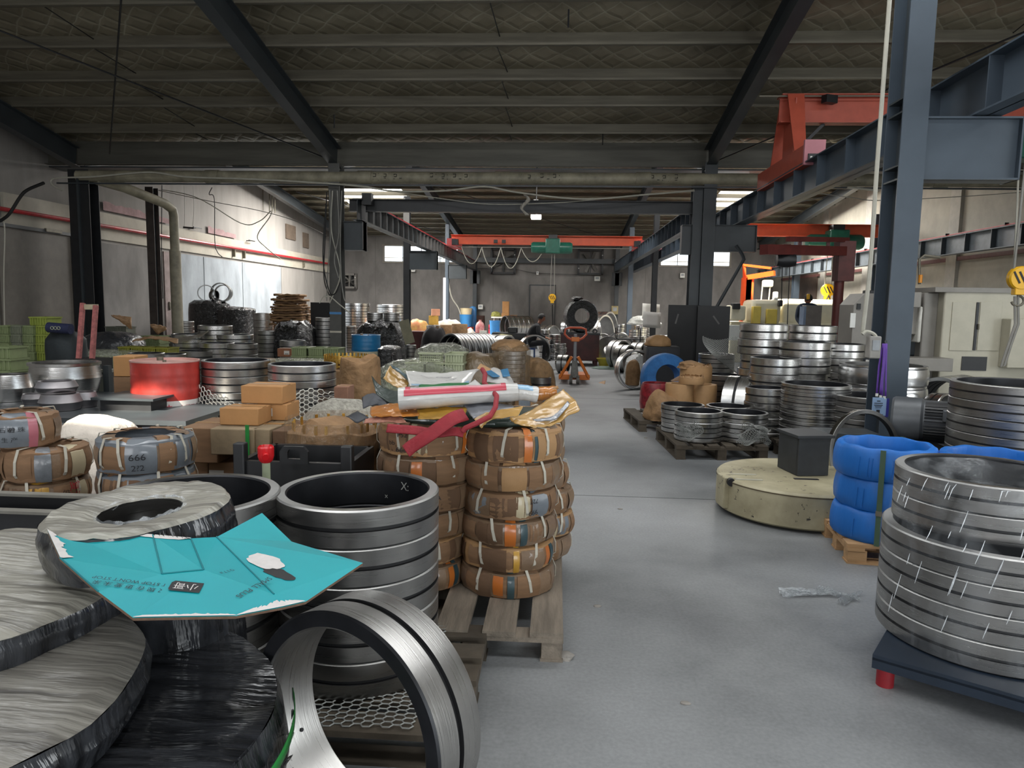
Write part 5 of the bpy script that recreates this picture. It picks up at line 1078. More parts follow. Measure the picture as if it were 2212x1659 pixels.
c_ = cr.build('film_creases', film('film_crease', 'f4f8fb', .55, .05, .2, 10, (1, 1, 1), .3), sk); c_['kind'] = 'stuff'
# film scrap on the floor
p = G(1790, 1290); o = thing('film_scrap', 'crumpled clear film scrap lying on the floor beside the navy platform', 'film', p)
for k, (dx, dy, L, w, rz) in enumerate(((-.06, .03, .30, .07, .15), (-.03, .0, .28, .05, -.08), (.05, -.05, .22, .06, -.6), (.1, .06, .24, .04, .75))):
    MB().at(Matrix.Translation((dx+.1, dy, .004)) @ Matrix.Rotation(rz, 4, 'Z')).grid(lambda u, v: (-L*u, (v-.5)*w*(.35+.8*u), .014+.012*math.sin(v*14+k)*(.4+u)+.012*nz(u*6, v*5, k)), 16, 12).build('film_fold', film('white_film', 'c9cfd2', .35, .15, .6, 25, (1, 5, 1), .4), o)
# cream machine table (round) with black angle block and thin ring
cx_, cy_ = X_at(1722, 5.55, .1), 5.52; Rc = .62
CREAMC = M('chipped_cream_enamel', 'b1a98c', .5, 0, var=0, col2='8f876c', scale=3)
def chipped(m):
    nt = m.node_tree; b = nt.nodes['Principled BSDF']; src = b.inputs['Base Color'].links[0].from_socket; tc = nt.nodes.new('ShaderNodeTexCoord')
    n = nt.nodes.new('ShaderNodeTexNoise'); n.inputs['Scale'].default_value = 16; n.inputs['Detail'].default_value = 5; n.inputs['Roughness'].default_value = .7; nt.links.new(tc.outputs['Object'], n.inputs[0])
    n2 = nt.nodes.new('ShaderNodeTexNoise'); n2.inputs['Scale'].default_value = 1.6; nt.links.new(tc.outputs['Object'], n2.inputs[0]); a = nt.nodes.new('ShaderNodeMath'); a.operation = 'MULTIPLY'
    r = nt.nodes.new('ShaderNodeValToRGB'); r.color_ramp.elements[0].position = .325; r.color_ramp.elements[1].position = .34; nt.links.new(n.outputs['Fac'], a.inputs[0]); a2 = nt.nodes.new('ShaderNodeMath'); a2.operation = 'ADD'; a2.inputs[1].default_value = .5; nt.links.new(n2.outputs['Fac'], a2.inputs[0]); nt.links.new(a2.outputs[0], a.inputs[1]); nt.links.new(a.outputs[0], r.inputs[0])
    mx = nt.nodes.new('ShaderNodeMixRGB'); mx.inputs[1].default_value = (.02, .018, .015, 1); nt.links.new(r.outputs[0], mx.inputs[0]); nt.links.new(src, mx.inputs[2]); nt.links.new(mx.outputs[0], b.inputs['Base Color'])
chipped(CREAMC)
o = thing('round_machine_base', 'chipped cream round machine base lying on the floor', 'machine part', (cx_, cy_, 0))
MB().lathe([(0, .02), (Rc-.02, .02), (Rc, .035), (Rc, .265), (Rc-.015, .28), (0, .28)], 72).build('drum_body', CREAMC, o); MB().lathe([(0, 0), (Rc*.8, 0), (Rc*.8, .03), (0, .03)], 32).build('foot', BLACKP, o)
MB().box((-Rc*.94, -.12, .17), (.1, .16, .24), rz=.1).build('hinge_block', CREAMC, o, bevel=.008); MB().at(Matrix.Translation((-Rc*.93, -.22, .26)) @ Matrix.Rotation(PI/2, 4, 'X')).lathe([(0, -.02), (.03, -.02), (.03, .02), (0, .02)], 16).build('hinge_pin', BLACKP, o)
for y in (-.05, -.22): MB().box((-Rc*.72, y, .283), (.2, .025, .006)).build('rib_plate', M('worn_metal', 'b9b7a8', .4, .3), o, smooth=0)
MB().box((.0, -.14, .282), (.18, .035, .004)).build('slot', BLACKINK, o, smooth=0)
MB().lathe([(Rc+.004, .255), (Rc+.004, .262)], 64).build('lid_joint', M('joint_rust', '4b402e', .9), o)
o = thing('angle_block', 'black steel angle plate standing on the cream machine base', 'machine part', (X_at(1752, 5.5, .5), 5.6, .285), .18)
ANG = M('angle_black', '2b2e31', .55, var=.2)
MB().box((0, -.10, .15), (.25, .03, .30)).build('front_plate', ANG, o, smooth=0); MB().box((-.11, .05, .15), (.03, .30, .30)).build('side_plate', ANG, o, smooth=0); MB().box((0, .03, .305), (.30, .34, .02)).build('top_plate', ANG, o, smooth=0)
Rk = .36; o = ring(X_at(1862, 6.05, .5), 6.05, .37, Rk, .05, 'thin steel ring leaning upright behind the black angle plate', 'standing rings', .035, 72, 'steel', (PI/2-.1, 0, .35), True)
o = carton(X_at(1825, 6.3, .3), 6.35, .0, .5, .3, .5, 'grey steel box behind the thin leaning ring', 0, DGREY, None, None, False); o['category'] = 'box'
# lanyards and badges on the column
PUR = M('purple_lanyard', '5a3490', .6, var=.15)
Yl = 6.62; o = thing('lanyard_badge', 'purple lanyards with light blue badges hanging on the slate column', 'lanyard')
for k, (xt, xb, yb) in enumerate(((1908, 1894, 850), (1911, 1905, 855), (1914, 1912, 856), (1912, 1902, 852), (1908, 1899, 850))):
    q = [P(xt, 742, Yl), P((xt+xb)/2+k-2, 790, Yl-.01), P(xb, yb, Yl-.02)]
    solid(MB().grid(lambda u, v: (q[0].lerp(q[1], u*2) if u < .5 else q[1].lerp(q[2], u*2-1))+Vector(((v-.5)*.018, -.004*k, 0)), 8, 1).build('ribbon', PUR, o), .002)
for k, (x, y) in enumerate(((1894, 853), (1902, 857), (1910, 859))): MB().box(P(x, y, Yl-.03), (.022, .01, .026)).build('clip', WHITEP, o, smooth=0)
b1 = P(1897, 878, Yl-.035); BAD = M('badge_blue', '8fa9c9', .3, var=.05)
MB().box(b1+Vector((.05, .012, -.01)), (.1, .003, .17)).build('badge_back', M('badge_purple', '2d2a78', .4), o, smooth=0); MB().box(b1+Vector((.028, .006, -.004)), (.09, .003, .16)).build('badge', BAD, o, smooth=0); MB().box(b1, (.11, .003, .165), rz=.03).build('badge', BAD, o, smooth=0)
for dz, w, hh in ((.05, .03, .008), (.03, .075, .006), (.012, .075, .006), (.0, .06, .005), (-.012, .05, .004), (-.045, .03, .03), (-.072, .09, .004)): MB().box(b1+Vector((0, -.004, dz)), (w, .002, hh)).build('badge_print', BLACKINK, o, smooth=0)
MB().tube([P(1913, 738, Yl+.02)+Vector((.012*math.cos(t), -.01, .012*math.sin(t))) for t in [i*.6 for i in range(11)]], .002, 5).build('key_ring', PURL, o)
# ================================================================== RIGHT SIDE: RING STACKS
def lying(px, py, Y, Ro, h, yaw, label, group='rings lying or standing about the hall', wall=.045, style='steel', lean=0., zc=None, seg=40, name='steel_ring'):
    """ring standing on edge, axis horizontal, turned by yaw degrees"""
    z = Ro if zc is None else zc; X = X_at(px, Y, z)
    return ring(X, Y, z, Ro, h, label, group, wall, seg, style, (PI/2-lean, 0, math.radians(yaw)), name=name)
# pallet with four flat stacks
pr0 = G(1478, 995); pr1 = G(1655, 990)
px0, px1 = X_at(1472, 7.3, 0), X_at(1652, 7.3, 0)
pallet((px0+px1)/2-.04, 7.85, px1-px0+.1, 1.12, 'grey pallet carrying four short stacks of rings right of the aisle', .15, math.radians(3), WOODD, 'y', 6)
hh = .125
for nm, px, Y, py, w, n in (('front left', 1508, 7.62, 886, 102, 3), ('front right', 1606, 7.66, 889, 101, 3), ('rear left', 1477, 8.15, 873, 92, 3), ('rear right', 1574, 8.2, 876, 92, 3)):
    stack(px, Y, py, w, n, .155, f'in the {nm} stack on the grey aisle pallet', .03, 56, 'steel', .012)
def netdrape(px0, px1, py0, py1, Y, label, seed, d=.35):
    a, b = P(px0, py0, Y), P(px1, py1, Y)
    return netgrid(lambda u, v: (a.x+(b.x-a.x)*u+.03*math.sin(v*5), Y-.02-d*.25*math.sin(u*6+seed)*v-.03*v, b.z+(a.z-b.z)*v+.03*math.sin(u*7+seed)+.05*nz(u*3, v*3, seed)), 26, 9, .006, NETG, 'protective_netting', label, 'netting', 'grey netting between rings')
netdrape(1462, 1512, 915, 945, 7.34, 'crumpled grey netting over the front left ring stack of the grey pallet', 1)
netdrape(1590, 1658, 932, 958, 7.3, 'grey netting edge curling out at the right of the grey pallet', 3)
netdrape(1606, 1660, 918, 930, 7.38, 'upper grey netting tongue at the right of the grey pallet', 5)
# tall stacks
T1 = stack(1763, 7.75, 828, 141, 8, .16, 'in the tall eight ring stack left of the lanyard column', .035, 64)
MB_ = pallet(T1[0], T1[1], .8, .8, 'dark low pallet under the tall eight ring stack', .15, 0, WOODD, 'x', 5)
stack(1650, 9.35, 700, 101, 7, .03, 'in the left stack of the ring pyramid behind the grey pallet', .03, 48, 'steel', .03, R=.295)
stack(1752, 9.55, 703, 96, 7, .03, 'in the right stack of the ring pyramid behind the grey pallet', .03, 48, 'steel', .03, R=.295)
stack(1738, 8.95, 738, 106, 6, .03, 'in the middle front stack of the ring pyramid', .03, 48, 'steel', .025, R=.30)
stack(1672, 8.72, 772, 104, 5, .03, 'in the left front stack of the ring pyramid', .03, 48, 'steel', .02, R=.29)
stack(1815, 9.6, 742, 96, 6, .03, 'at the right back of the ring pyramid', .03, 40, 'steel', .02, R=.29)
stack(1655, 8.1, 836, 78, 4, .03, 'in the low stack in front of the ring pyramid', .03, 40, 'steel', .01, R=.225)
lying(1572, 845, 9.0, .36, .30, 62, 'wide steel ring standing on edge beside the paper wrapped rings', 'standing rings', .05, 'steel', 0, None, 56)
stack(1560, 10.3, 808, 88, 4, .03, 'in the dark low stack behind the hanging netting', .04, 40, 'dull')
stack(1548, 11.2, 764, 76, 6, .03, 'in the dark stack beside the column base', .04, 40, 'dull')
netgrid(lambda u, v: P(1518+90*u+(1-u)*70*v*v, 726+8*u+74*v+6*math.sin(u*5), 9.9-.15*math.sin(v*3))+Vector((0, .04*math.sin(v*9+u*4), 0)), 34, 22, .006, NETG, 'protective_netting', 'sheet of grey netting hanging over the rings behind the paper wrapped stacks', 'netting')
def bulged(px, Y, pyr, w, n, z0, where, prof=None, style=STEELB, seg=56):
    zt = .8
    for _ in range(3): X = X_at(px, Y, zt); zt = Z_at(pyr, X, Y)
    Ro = w/2*depth(X, Y, zt)/F; h = (zt-z0)/n
    pr = prof or [(.94, 0), (.985, .08), (1, .3), (1, .62), (.985, .86), (.93, .90), (.965, .93), (.965, 1), (.86, 1), (.86, 0)]
    for i in range(n):
        o = MB().lathe([(r*Ro, q*h) for r, q in pr], seg, [0]*(len(pr)-3)+[1, 2, 1], True).build('bulged_ring', [style, RIM, STEELD], smooth=.4); o.location = (X, Y, zt-(i+1)*h)
        tag(o, f'bulged steel ring, {ordn(i, n)} {where}', 'ring', f'bulged rings {where}')
bulged(1908, 8.5, 787, 176, 4, .03, 'in the wide stack behind the lanyard column')
stack(1880, 7.45, 853, 150, 6, .03, 'in the stack right behind the lanyard column', .045, 56, 'dull')
stack(2205, 5.6, 827, 262, 8, .03, 'in the tall dark stack at the right edge behind the blue rings', .05, 80, 'dull')
lying(2015, 828, 7.9, .34, .16, 38, 'large bright ring leaning behind the electric motor', 'standing rings', .03, 'bright', .1, None, 64)
for k in range(4): lying(2040, 0, 8.6, .40, .14, -50, f'big steel ring on edge, {("front", "second", "third", "rearmost")[k]} of four in a row before the beige machine', 'row of standing rings before the beige machine', .05, 'steel', 0, None, 56).location = (X_at(2040, 8.6, .4)+.125*k, 8.6+.105*k, .401)
lying(1990, 850, 7.3, .24, .16, 30, 'bright ring standing on edge close behind the motor', 'standing rings', .03, 'bright', 0, .42)
# electric motor
mx, my = X_at(2010, 6.2, .55), 6.2; mz = Z_at(908, mx, my); mo = thing('electric_motor', 'old grey electric motor lying on a gear unit by the lanyard column', 'motor', (mx, my, 0), math.radians(-28))
MB().at(Matrix.Translation((0, 0, mz)) @ Matrix.Rotation(PI/2, 4, 'Y')).lathe([(.12, -.30), (.17, -.30), (.185, -.28), (.185, -.08), (.17, -.06), (.17, .3), (.12, .32), (0, .32)], 40).build('motor_body', MOTOR, mo)
MB().at(Matrix.Translation((0, 0, mz)) @ Matrix.Rotation(PI/2, 4, 'Y')).lathe([(0, -.2), (.165, -.2), (.165, -.295)], 32).build('open_end', BLACKP, mo)
for k in range(14):
    a = -1.1+k*.165; MB().box((.10, .172*math.cos(a-PI/2+.4) if False else -.178*math.cos(a), mz+.178*math.sin(a)), (.30, .022, .008), rot=Matrix.Rotation(a, 3, 'X')).build('cooling_rib', BLACKP, mo, smooth=0)
MB().box((.16, -.17, mz+.07), (.16, .09, .1)).build('terminal_box', MOTOR, mo, bevel=.01); MB().box((.05, -.02, mz-.2), (.4, .2, .05)).build('motor_foot', MOTOR, mo, smooth=0)
MB().at(Matrix.Translation((-.05, -.06, mz-.33)) @ Matrix.Rotation(PI/2, 4, 'Y')).lathe([(0, -.16), (.16, -.15), (.17, -.1), (.17, .1), (.15, .16), (0, .16)], 32).build('gear_case', M('gear_black', '1b1c1d', .5, var=.3), mo)
MB().at(Matrix.Translation((.14, -.1, mz-.36)) @ Matrix.Rotation(PI/2, 4, 'Y')).lathe([(0, -.02), (.15, -.02), (.16, .02), (.14, .12), (0, .14)], 32).build('flange_cover', M('worn_green_grey', '6a7068', .5, .3, var=.4, scale=14), mo)
MB().box((0, 0, (mz-.48)/2), (.6, .45, mz-.48)).build('base_block', DGREY, mo, smooth=0)
o = MB().tube([P(2195, 868, 6.0), P(2070, 925, 5.9)], .012, 8).build('steel_rod', PURL); tag(o, 'thin steel rod slanting across behind the blue rings', 'rod')
p = G(1968, 935, .35); o = MB().box((X_at(1965, 6.1, .35), 6.1, .17), (.16, .1, .34)).build('paper_box', WHITEP, smooth=0); tag(o, 'small white paper box behind the blue rings', 'box')
# paper wrapped ring stacks and bag
def paper(px, Y, pyt, w, z0, label, mat=KRAFTL, frill=False):
    zt = .6
    for _ in range(3): X = X_at(px, Y, zt); zt = Z_at(pyt, X, Y)
    Ro = w/2*depth(X, Y, zt)/F; o = thing('paper_wrapped_ring', label, 'wrapped ring', (X, Y, z0), 0, 'paper wrapped rings'); h = zt-z0
    MB().lathe([(Ro*.97, 0), (Ro, .02), (Ro, h-.02), (Ro*.97, h), (Ro*.6, h), (Ro*.6, .02)], 40).build('kraft_wrap', mat, o)
    if frill: MB().grid(lambda u, v: (Ro*(1.0-.12*v)*math.cos(2*PI*u), Ro*(1.0-.12*v)*math.sin(2*PI*u), h-.01+.05*v*(.5+nz(u*40, 1))), 80, 2, cu=True).build('torn_paper_edge', KRAFT, o)
    return X, Y, Ro, zt
pallet(X_at(1455, 9.3, 0), 9.45, 1.1, 1.1, 'old dark pallet under the paper wrapped rings', .14, math.radians(5), WOODD, 'y', 5)
a = paper(1468, 9.1, 828, 60, .145, 'smooth kraft wrapped ring, left of the lower pair'); b = paper(1520, 9.15, 830, 57, .145, 'smooth kraft wrapped ring, right of the lower pair')
paper(1494, 9.05, 814, 54, max(a[3], b[3])+.005, 'low kraft ring with torn rim in the middle of the paper pile', KRAFTL, True)
paper(1504, 9.6, 790, 68, .145, 'tall kraft stack with crumpled paper top behind the others', KRAFTL, True)
o = blob('crumpled_paper', 'crumpled kraft paper lying on the tall kraft stack', 'paper', (X_at(1490, 9.6, .85), 9.55, Z_at(795, X_at(1490, 9.6, .85), 9.6)), .17, .12, .1, KRAFT, 4, 2, .3, .3, top=.6)
o = blob('paper_bag', 'crumpled kraft paper bag slumped at the corner of the old pallet', 'bag', (X_at(1432, 8.95, .2), 9.0, .145), .22, .2, .36, KRAFT, 9, 2, .22, .45, top=.6)
o = sheet_px('cardboard_scrap', 'brown cardboard flap behind the paper wrapped rings', 'cardboard', [[(1448, 822, 9.9), (1480, 805, 9.9)], [(1452, 824, 9.7), (1482, 822, 9.7)]], CARD, 4, 4)
# red bucket, blue wrapped ring, dark cabinet and leaning rings
def lathe_thing(name, label, cat, px, Y, z0, prof, mat, group=None, seg=40):
    o = MB().lathe(prof, seg).build(name, mat); o.location = (X_at(px, Y, z0+.3), Y, z0); return tag(o, label, cat, group)
REDB = M('dirty_red_paint', '84222a', .4, 0, var=.5, scale=14)
o = lathe_thing('red_bucket', 'dirty red steel drum cut low, in front of the blue wrapped ring', 'drum', 1418, 11.0, 0, [(0, .02), (.24, .0), (.255, .1), (.25, .2), (.255, .22), (.23, .36), (.215, .40), (.2, .40), (.2, .34), (0, .33)], REDB)
o = lathe_thing('drum_lid', 'dark sooty rim plate inside the low red drum', 'lid', 1418, 11.0, .335, [(.0, 0), (.19, 0), (.195, .03), (0, .03)], M('soot', '3a302d', .6, var=.4))
lb = thing('blue_wrapped_ring', 'blue wrapped ring standing on edge against the dark cabinet', 'wrapped ring', (X_at(1437, 11.9, .4), 11.9, .40)); lb.rotation_euler = (PI/2-.12, 0, math.radians(12))
MB().lathe([(.21, -.14), (.36, -.15), (.40, -.1), (.405, .0), (.39, .1), (.36, .14), (.21, .13)], 48, closed=True).build('woven_wrap', BLUEW2, lb)
o = thing('steel_cabinet', 'dark steel cabinet with kraft paper on top behind the blue ring', 'cabinet', (X_at(1428, 13.4, .5), 13.4, 0))
MB().box((0, 0, .42), (.62, .5, .84)).build('cabinet_body', BLACKP, o, bevel=.01); MB().box((0, -.255, .42), (.54, .01, .74)).build('door', M('cabinet_door', '232427', .5), o, smooth=0); MB().box((.2, -.27, .45), (.02, .02, .1)).build('handle', PURL, o, smooth=0)
o = blob('paper_heap', 'heap of kraft paper lying on the dark cabinet', 'paper', (X_at(1421, 13.4, .85), 13.35, .845), .23, .2, .2, KRAFTL, 6, 2, .15, .25, top=.7)
lying(1366, 800, 13.6, .37, .20, 18, 'large thin steel ring standing on edge at the aisle', 'standing rings', .03, 'steel', .05, None, 56)
lying(1390, 812, 13.1, .27, .22, 70, 'small dark ring standing on edge before the large thin one', 'standing rings', .03, 'dull', 0, None, 48)
o = blob('netted_bag', 'brown netted bag seen through the large standing ring', 'bag', (X_at(1368, 14.2, .3), 14.3, 0), .14, .12, .5, KRAFT, 3, 2, .1, .5, top=.4)
for i, (pxa, pxb, pt, Y) in enumerate(((1441, 1512, 659, 14.3), (1505, 1574, 661, 14.2))):
    xa, xb = X_at(pxa, Y, 1), X_at(pxb, Y, 1); zt = Z_at(pt, (xa+xb)/2, Y)
    o = MB().box((0, 0, zt/2), (xb-xa, .03, zt)).build('black_steel_plate', M('plate_black', '1c1c1d', .5, var=.2), smooth=0, bevel=.004); o.location = ((xa+xb)/2, Y, 0); o.rotation_euler = (.0, 0, (.06, -.08)[i]); tag(o, ('left', 'right')[i]+' tall black steel plate standing by the grey column', 'plate', 'tall black plates')
    MB().box((-.15+.2*i, -.018, zt*.83), (.03, .004, .2), rot=Matrix.Rotation(.25-.9*i, 3, 'Y')).build('chalk_smear', M('smear', '6b6a68', .8), o, smooth=0)
# cardboard scrap, green mat, pallet jack, dark bin
o = sheet_px('cardboard_scrap', 'curled tan cardboard scrap lying on the aisle floor', 'cardboard', [[(1285, 828, 14.6), (1300, 824, 14.6), (1308, 822, 14.5)], [(1270, 836, 14.2), (1290, 838, 14.1), (1306, 836, 14.2)]], KRAFTL, 10, 6, .02, 3)
o = blob('dark_green_cloth', 'flat grey green cloth on the floor beside the dark red bin', 'cloth', G(1320, 796), .5, .35, .05, M('grey_green_cloth', '5c6b62', .9, var=.3, scale=5), 3, 2.2, .15, .2, top=.7)
jk = thing('pallet_jack', 'orange hand pallet jack with grey handle standing in the aisle', 'pallet jack', (X_at(1240, 14.3, 0), 14.3, 0))
JO = M('jack_orange', 'c0661d', .45, var=.1)
for s in (-1, 1):
    MB().box((s*.19, .65, .1), (.16, 1.2, .06)).build('fork', JO, jk, smooth=0); MB().beam((s*.29, -.02, .12), (s*.06, -.1, .55), .05, .05).build('side_brace', JO, jk, smooth=0)
    MB().at(Matrix.Translation((s*.07, -.15, .09)) @ Matrix.Rotation(PI/2, 4, 'Y')).lathe([(0, -.03), (.09, -.03), (.09, .03), (0, .03)], 20).build('wheel', M('jack_wheel', '57544f', .6), jk)
MB().box((0, .03, .13), (.62, .1, .1)).build('cross_frame', JO, jk, smooth=0); MB().box((0, -.1, .3), (.16, .16, .34), taper=.7).build('pump', M('pump_grey', '5e5d58', .5, .3, var=.3), jk, bevel=.01)
MB().tube([(0, -.12, .45), (0, -.16, 1.0)], .032, 12).build('handle_bar', M('handle_grey', '7d7d80', .45), jk)
MB().tube([(-.05, -.17, .88), (-.15, -.17, .93), (-.215, -.17, 1.0), (-.2, -.17, 1.1), (-.11, -.17, 1.13), (.11, -.17, 1.13), (.2, -.17, 1.1), (.215, -.17, 1.0), (.15, -.17, .93), (.05, -.17, .88)], .022, 8, closed=True).build('grip_loop', M('grip_orange', 'b04a2c', .5), jk); MB().box((0, -.17, .9), (.16, .05, .09)).build('grip_plate', JO, jk, bevel=.01)
o = thing('scrap_bin', 'dark oxide red steel bin on feet behind the pallet jack', 'bin', (X_at(1252, 18.9, .4), 19.2, 0)); RB = M('bin_oxide', '46201f', .55, var=.4, scale=3)
bw_ = X_at(1294, 18.9, .4)-X_at(1211, 18.9, .4)
MB().box((0, 0, .47), (bw_, .8, .70)).build('bin_body', RB, o, bevel=.01); MB().box((0, 0, .83), (bw_+.04, .84, .05)).build('bin_rim', BLACKP, o, smooth=0)
for s in (-1, 1):
    for t in (-1, 1): MB().box((s*(bw_/2-.08), t*.3, .06), (.1, .1, .12)).build('foot', RB, o, smooth=0)
    MB().at(Matrix.Translation((s*(bw_/2-.12), -.3, .9)) @ Matrix.Rotation(PI/2, 4, 'X')).lathe([(.03, -.01), (.07, -.01), (.07, .01), (.03, .01)], 16, closed=True).build('lifting_eye', BLACKP, o)
lying(1252, 724, 19.3, .44, .4, 8, 'black wrapped ring part sitting on edge on the dark red bin', 'standing rings', .14, 'dull', 0, 1.30, 40, name='black_wrapped_ring').data = MB().lathe([(.2, -.0), (.42, -.02), (.45, .06), (.44, .34), (.41, .42), (.2, .4)], 44, closed=True).mesh('black_wrapped_ring', BFILM)
o = blob('black_film_bundle', 'black film bundle on top of the wrapped part on the dark red bin', 'film', (X_at(1247, 19.2, 1.7), 19.05, 1.71), .16, .16, .10, BFILM, 5, 2, .15, .4, top=.5)
# rings around the bin
lying(1206, 804, 16.6, .21, .24, 75, 'small dark ring standing on edge left of the pallet jack', 'standing rings', .03, 'dull')
for i, (px, Y, py, w, n) in enumerate(((1200, 20.5, 722, 28, 5), (1212, 17.6, 742, 24, 6), (1176, 21.5, 712, 22, 3))): stack(px, Y, py, w, n, .02, ('in the dark stack left of the wrapped part', 'in the slim stack left of the dark red bin', 'in the low stack beside the seated worker')[i], .04, 32, 'steel', .01)
lying(1176, 728, 22.2, .48, .34, 60, 'big steel ring standing on edge right of the seated worker', 'standing rings', .05, 'bright')
lying(1214, 716, 23.5, .3, .3, 80, 'bright ring on edge behind the dark ring stack', 'standing rings', .04, 'bright', 0, .8)
lying(1280, 738, 21.5, .66, .42, 60, 'largest bright ring standing on edge right of the dark red bin', 'standing rings', .06, 'bright'); lying(1293, 728, 23.5, .70, .4, 62, 'large bright ring behind the largest one right of the bin', 'standing rings', .06, 'bright')
lying(1312, 766, 19.6, .38, .16, 12, 'shiny ring part facing the aisle beside the yellow basin', 'standing rings', .24, 'bright'); lying(1292, 762, 20.4, .4, .2, 40, 'dull ring on edge behind the shiny ring part', 'standing rings', .05, 'dull')
o = lathe_thing('yellow_basin', 'yellow plastic basin on the floor by the shiny ring', 'basin', 1312, 18.6, 0, [(0, .02), (.2, .0), (.26, .2), (.28, .2), (.28, .215), (.25, .215), (.19, .03), (0, .03)], M('basin_yellow', 'b5a83c', .5, var=.08))
yf = thing('yellow_gantry', 'bright yellow steel frame standing before the far wall', 'frame', (X_at(1287, 27, .7), 27, 0)); wf = X_at(1301, 27, .7)-X_at(1273, 27, .7); zf = Z_at(687, yf.location.x, 27); YFM = M('frame_yellow', 'c6a92e', .5, var=.06)
for s in (-1, 1): MB().box((s*wf/2*.8, 0, zf/2), (wf*.2, .2, zf)).build('upright', YFM, yf, smooth=0)
MB().box((0, 0, zf-.08), (wf, .2, .16)).build('top_bar', YFM, yf, smooth=0)
for i, (px, Y, py, w, n, st) in enumerate(((1338, 24, 700, 22, 5, 'bright'), (1352, 22, 734, 30, 3, 'steel'), (1380, 19, 727, 26, 5, 'steel'), (1384, 26, 703, 28, 5, 'bright'), (1402, 27, 702, 24, 5, 'bright'), (1370, 25, 712, 22, 4, 'bright'), (1416, 21.5, 730, 22, 4, 'bright'), (1432, 24, 724, 22, 4, 'bright'))):
    stack(px, Y, py, w, n, .02, 'in the '+('first', 'second', 'third', 'fourth', 'fifth', 'sixth', 'seventh', 'eighth')[i]+' bright stack between yellow frame and black plates', .05, 28, st, .015)
for i, (px, Y, Ro, h, yaw) in enumerate(((1326, 18.2, .36, .3, 50), (1338, 17.2, .33, .3, 55), (1352, 18.5, .3, .3, 60), (1368, 18.0, .34, .3, 62), (1346, 20, .36, .2, 20), (1330, 21.5, .4, .25, 35), (1395, 17.8, .24, .22, 40), (1412, 18.6, .26, .2, 50), (1424, 20, .25, .2, 60), (1358, 16.3, .3, .3, 58))):
    lying(px, 0, Y, Ro, h, yaw, 'jumbled ring, '+('first', 'second', 'third', 'fourth', 'fifth', 'sixth', 'seventh', 'eighth', 'ninth', 'tenth')[i]+' counted back from the large standing ring', 'jumbled rings behind the large standing ring', .05, ('dull', 'steel', 'bright')[i % 3])
o = blob('film_heap', 'crumpled clear film heap behind the large standing ring', 'film', (X_at(1385, 15.6, .5), 15.6, .0), .36, .3, .55, film('grey_film_heap', 'b5b7b4', 1, .25, .9, 9), 4, 2, .15, .4, top=.5)
o = blob('film_heap', 'torn white film lying on the far bright ring stacks', 'film', (X_at(1392, 25, 1.0), 25, .95), .55, .3, .3, film('white_film_heap', 'c9cac4', 1, .25, .9, 9), 7, 2, .2, .4, top=.5)
o = thing('wire_trolley', 'thin dark wire trolley among the far rings right of the yellow basin', 'trolley', (X_at(1336, 18.6, .5), 18.6, 0))
for x in (-.05, .55):
    for y in (0, .5): MB().tube([(x, y, 0), (x, y, 1.0)], .014, 6).build('post', BLACKP, o)
for z in (.2, .72): MB().box((.25, .25, z), (.64, .54, .02)).build('shelf', BLACKP, o, smooth=0)
# machines in the right bay
mz_ = thing('milling_machine', 'large beige machine tool with double doors at the right', 'machine', (0, 0, 0)); Ym = 9.9
def mbox(x0, x1, yt, yb, Y, d, name, mat, bev=.01, zf=None):
    a, b = P(x0, yb, Y), P(x1, yt, Y); z0 = a.z if zf is None else zf
    return MB().box(((a.x+b.x)/2, Y+d/2, (z0+b.z)/2), (abs(b.x-a.x), d, b.z-z0)).build(name, mat, mz_, bevel=bev)
mbox(2028, 2420, 630, 800, Ym, 1.6, 'main_housing', BEIGE, .02, .32)
mbox(2028, 2420, 812, 830, Ym+.1, 1.4, 'base_plinth', BLACKP, .01, 0.02)
for x0, x1 in ((2050, 2109), (2110, 2166)): mbox(x0, x1, 653, 757, Ym-.012, .02, 'door', BEIGE, .003)
mbox(2107.5, 2111, 653, 757, Ym-.014, .02, 'door_gap', BLACKP, 0); mbox(2113, 2117, 700, 712, Ym-.04, .03, 'door_handle', PURL, .003)
mbox(2076, 2133, 771, 800, Ym-.01, .03, 'chip_opening', BLACKP, 0)
mbox(2020, 2225, 623, 631, Ym-.02, 1.6, 'top_flange', BEIGE2, .004)
mbox(1985, 2030, 632, 790, Ym+.15, 1.2, 'grey_side_panel', BEIGE2, .02, .35)
mbox(1955, 1992, 631, 664, Ym-.2, .5, 'guard_hood', BEIGE2, .01); mbox(1938, 1990, 662, 722, Ym-.05, .6, 'spindle_head', BEIGE2, .01); mbox(1982, 1995, 662, 740, Ym-.12, .4, 'guard_edge', M('guard_white', 'c8c6bd', .45), .02)
mbox(1960, 1990, 722, 770, Ym+.3, .5, 'turret_body', DGREY, .03); mbox(1925, 2060, 775, 800, Ym-.35, .35, 'chip_tray', BEIGE2, .006)
mbox(1860, 1935, 628, 760, Ym+.6, .1, 'back_guard', BLACKP, .01)
mbox(2175, 2260, 690, 795, Ym-.2, .2, 'low_cabinet', BEIGE, .01)
MB().tube([P(1986, 614, 10.4), P(1986, 560, 10.4), P(1996, 552, 10.4), P(2030, 556, 10.4)], .02, 8).build('lamp_pipe', PURL, mz_)
p = P(1988, 603, 10.35); MB().tube([p-Vector((0, 0, .05)), p+Vector((0, 0, .06))], .026, 12).build('amber_lamp', M('amber', 'd98a1c', .3, var=0), mz_)
lf = thing('machine_control_panel', 'beige machine control panel left of the lanyard column', 'control panel', (0, 0, 0))
a, b = P(1838, 755, 10.2), P(1895, 634, 10.2); cx2, cw = (a.x+b.x)/2, b.x-a.x
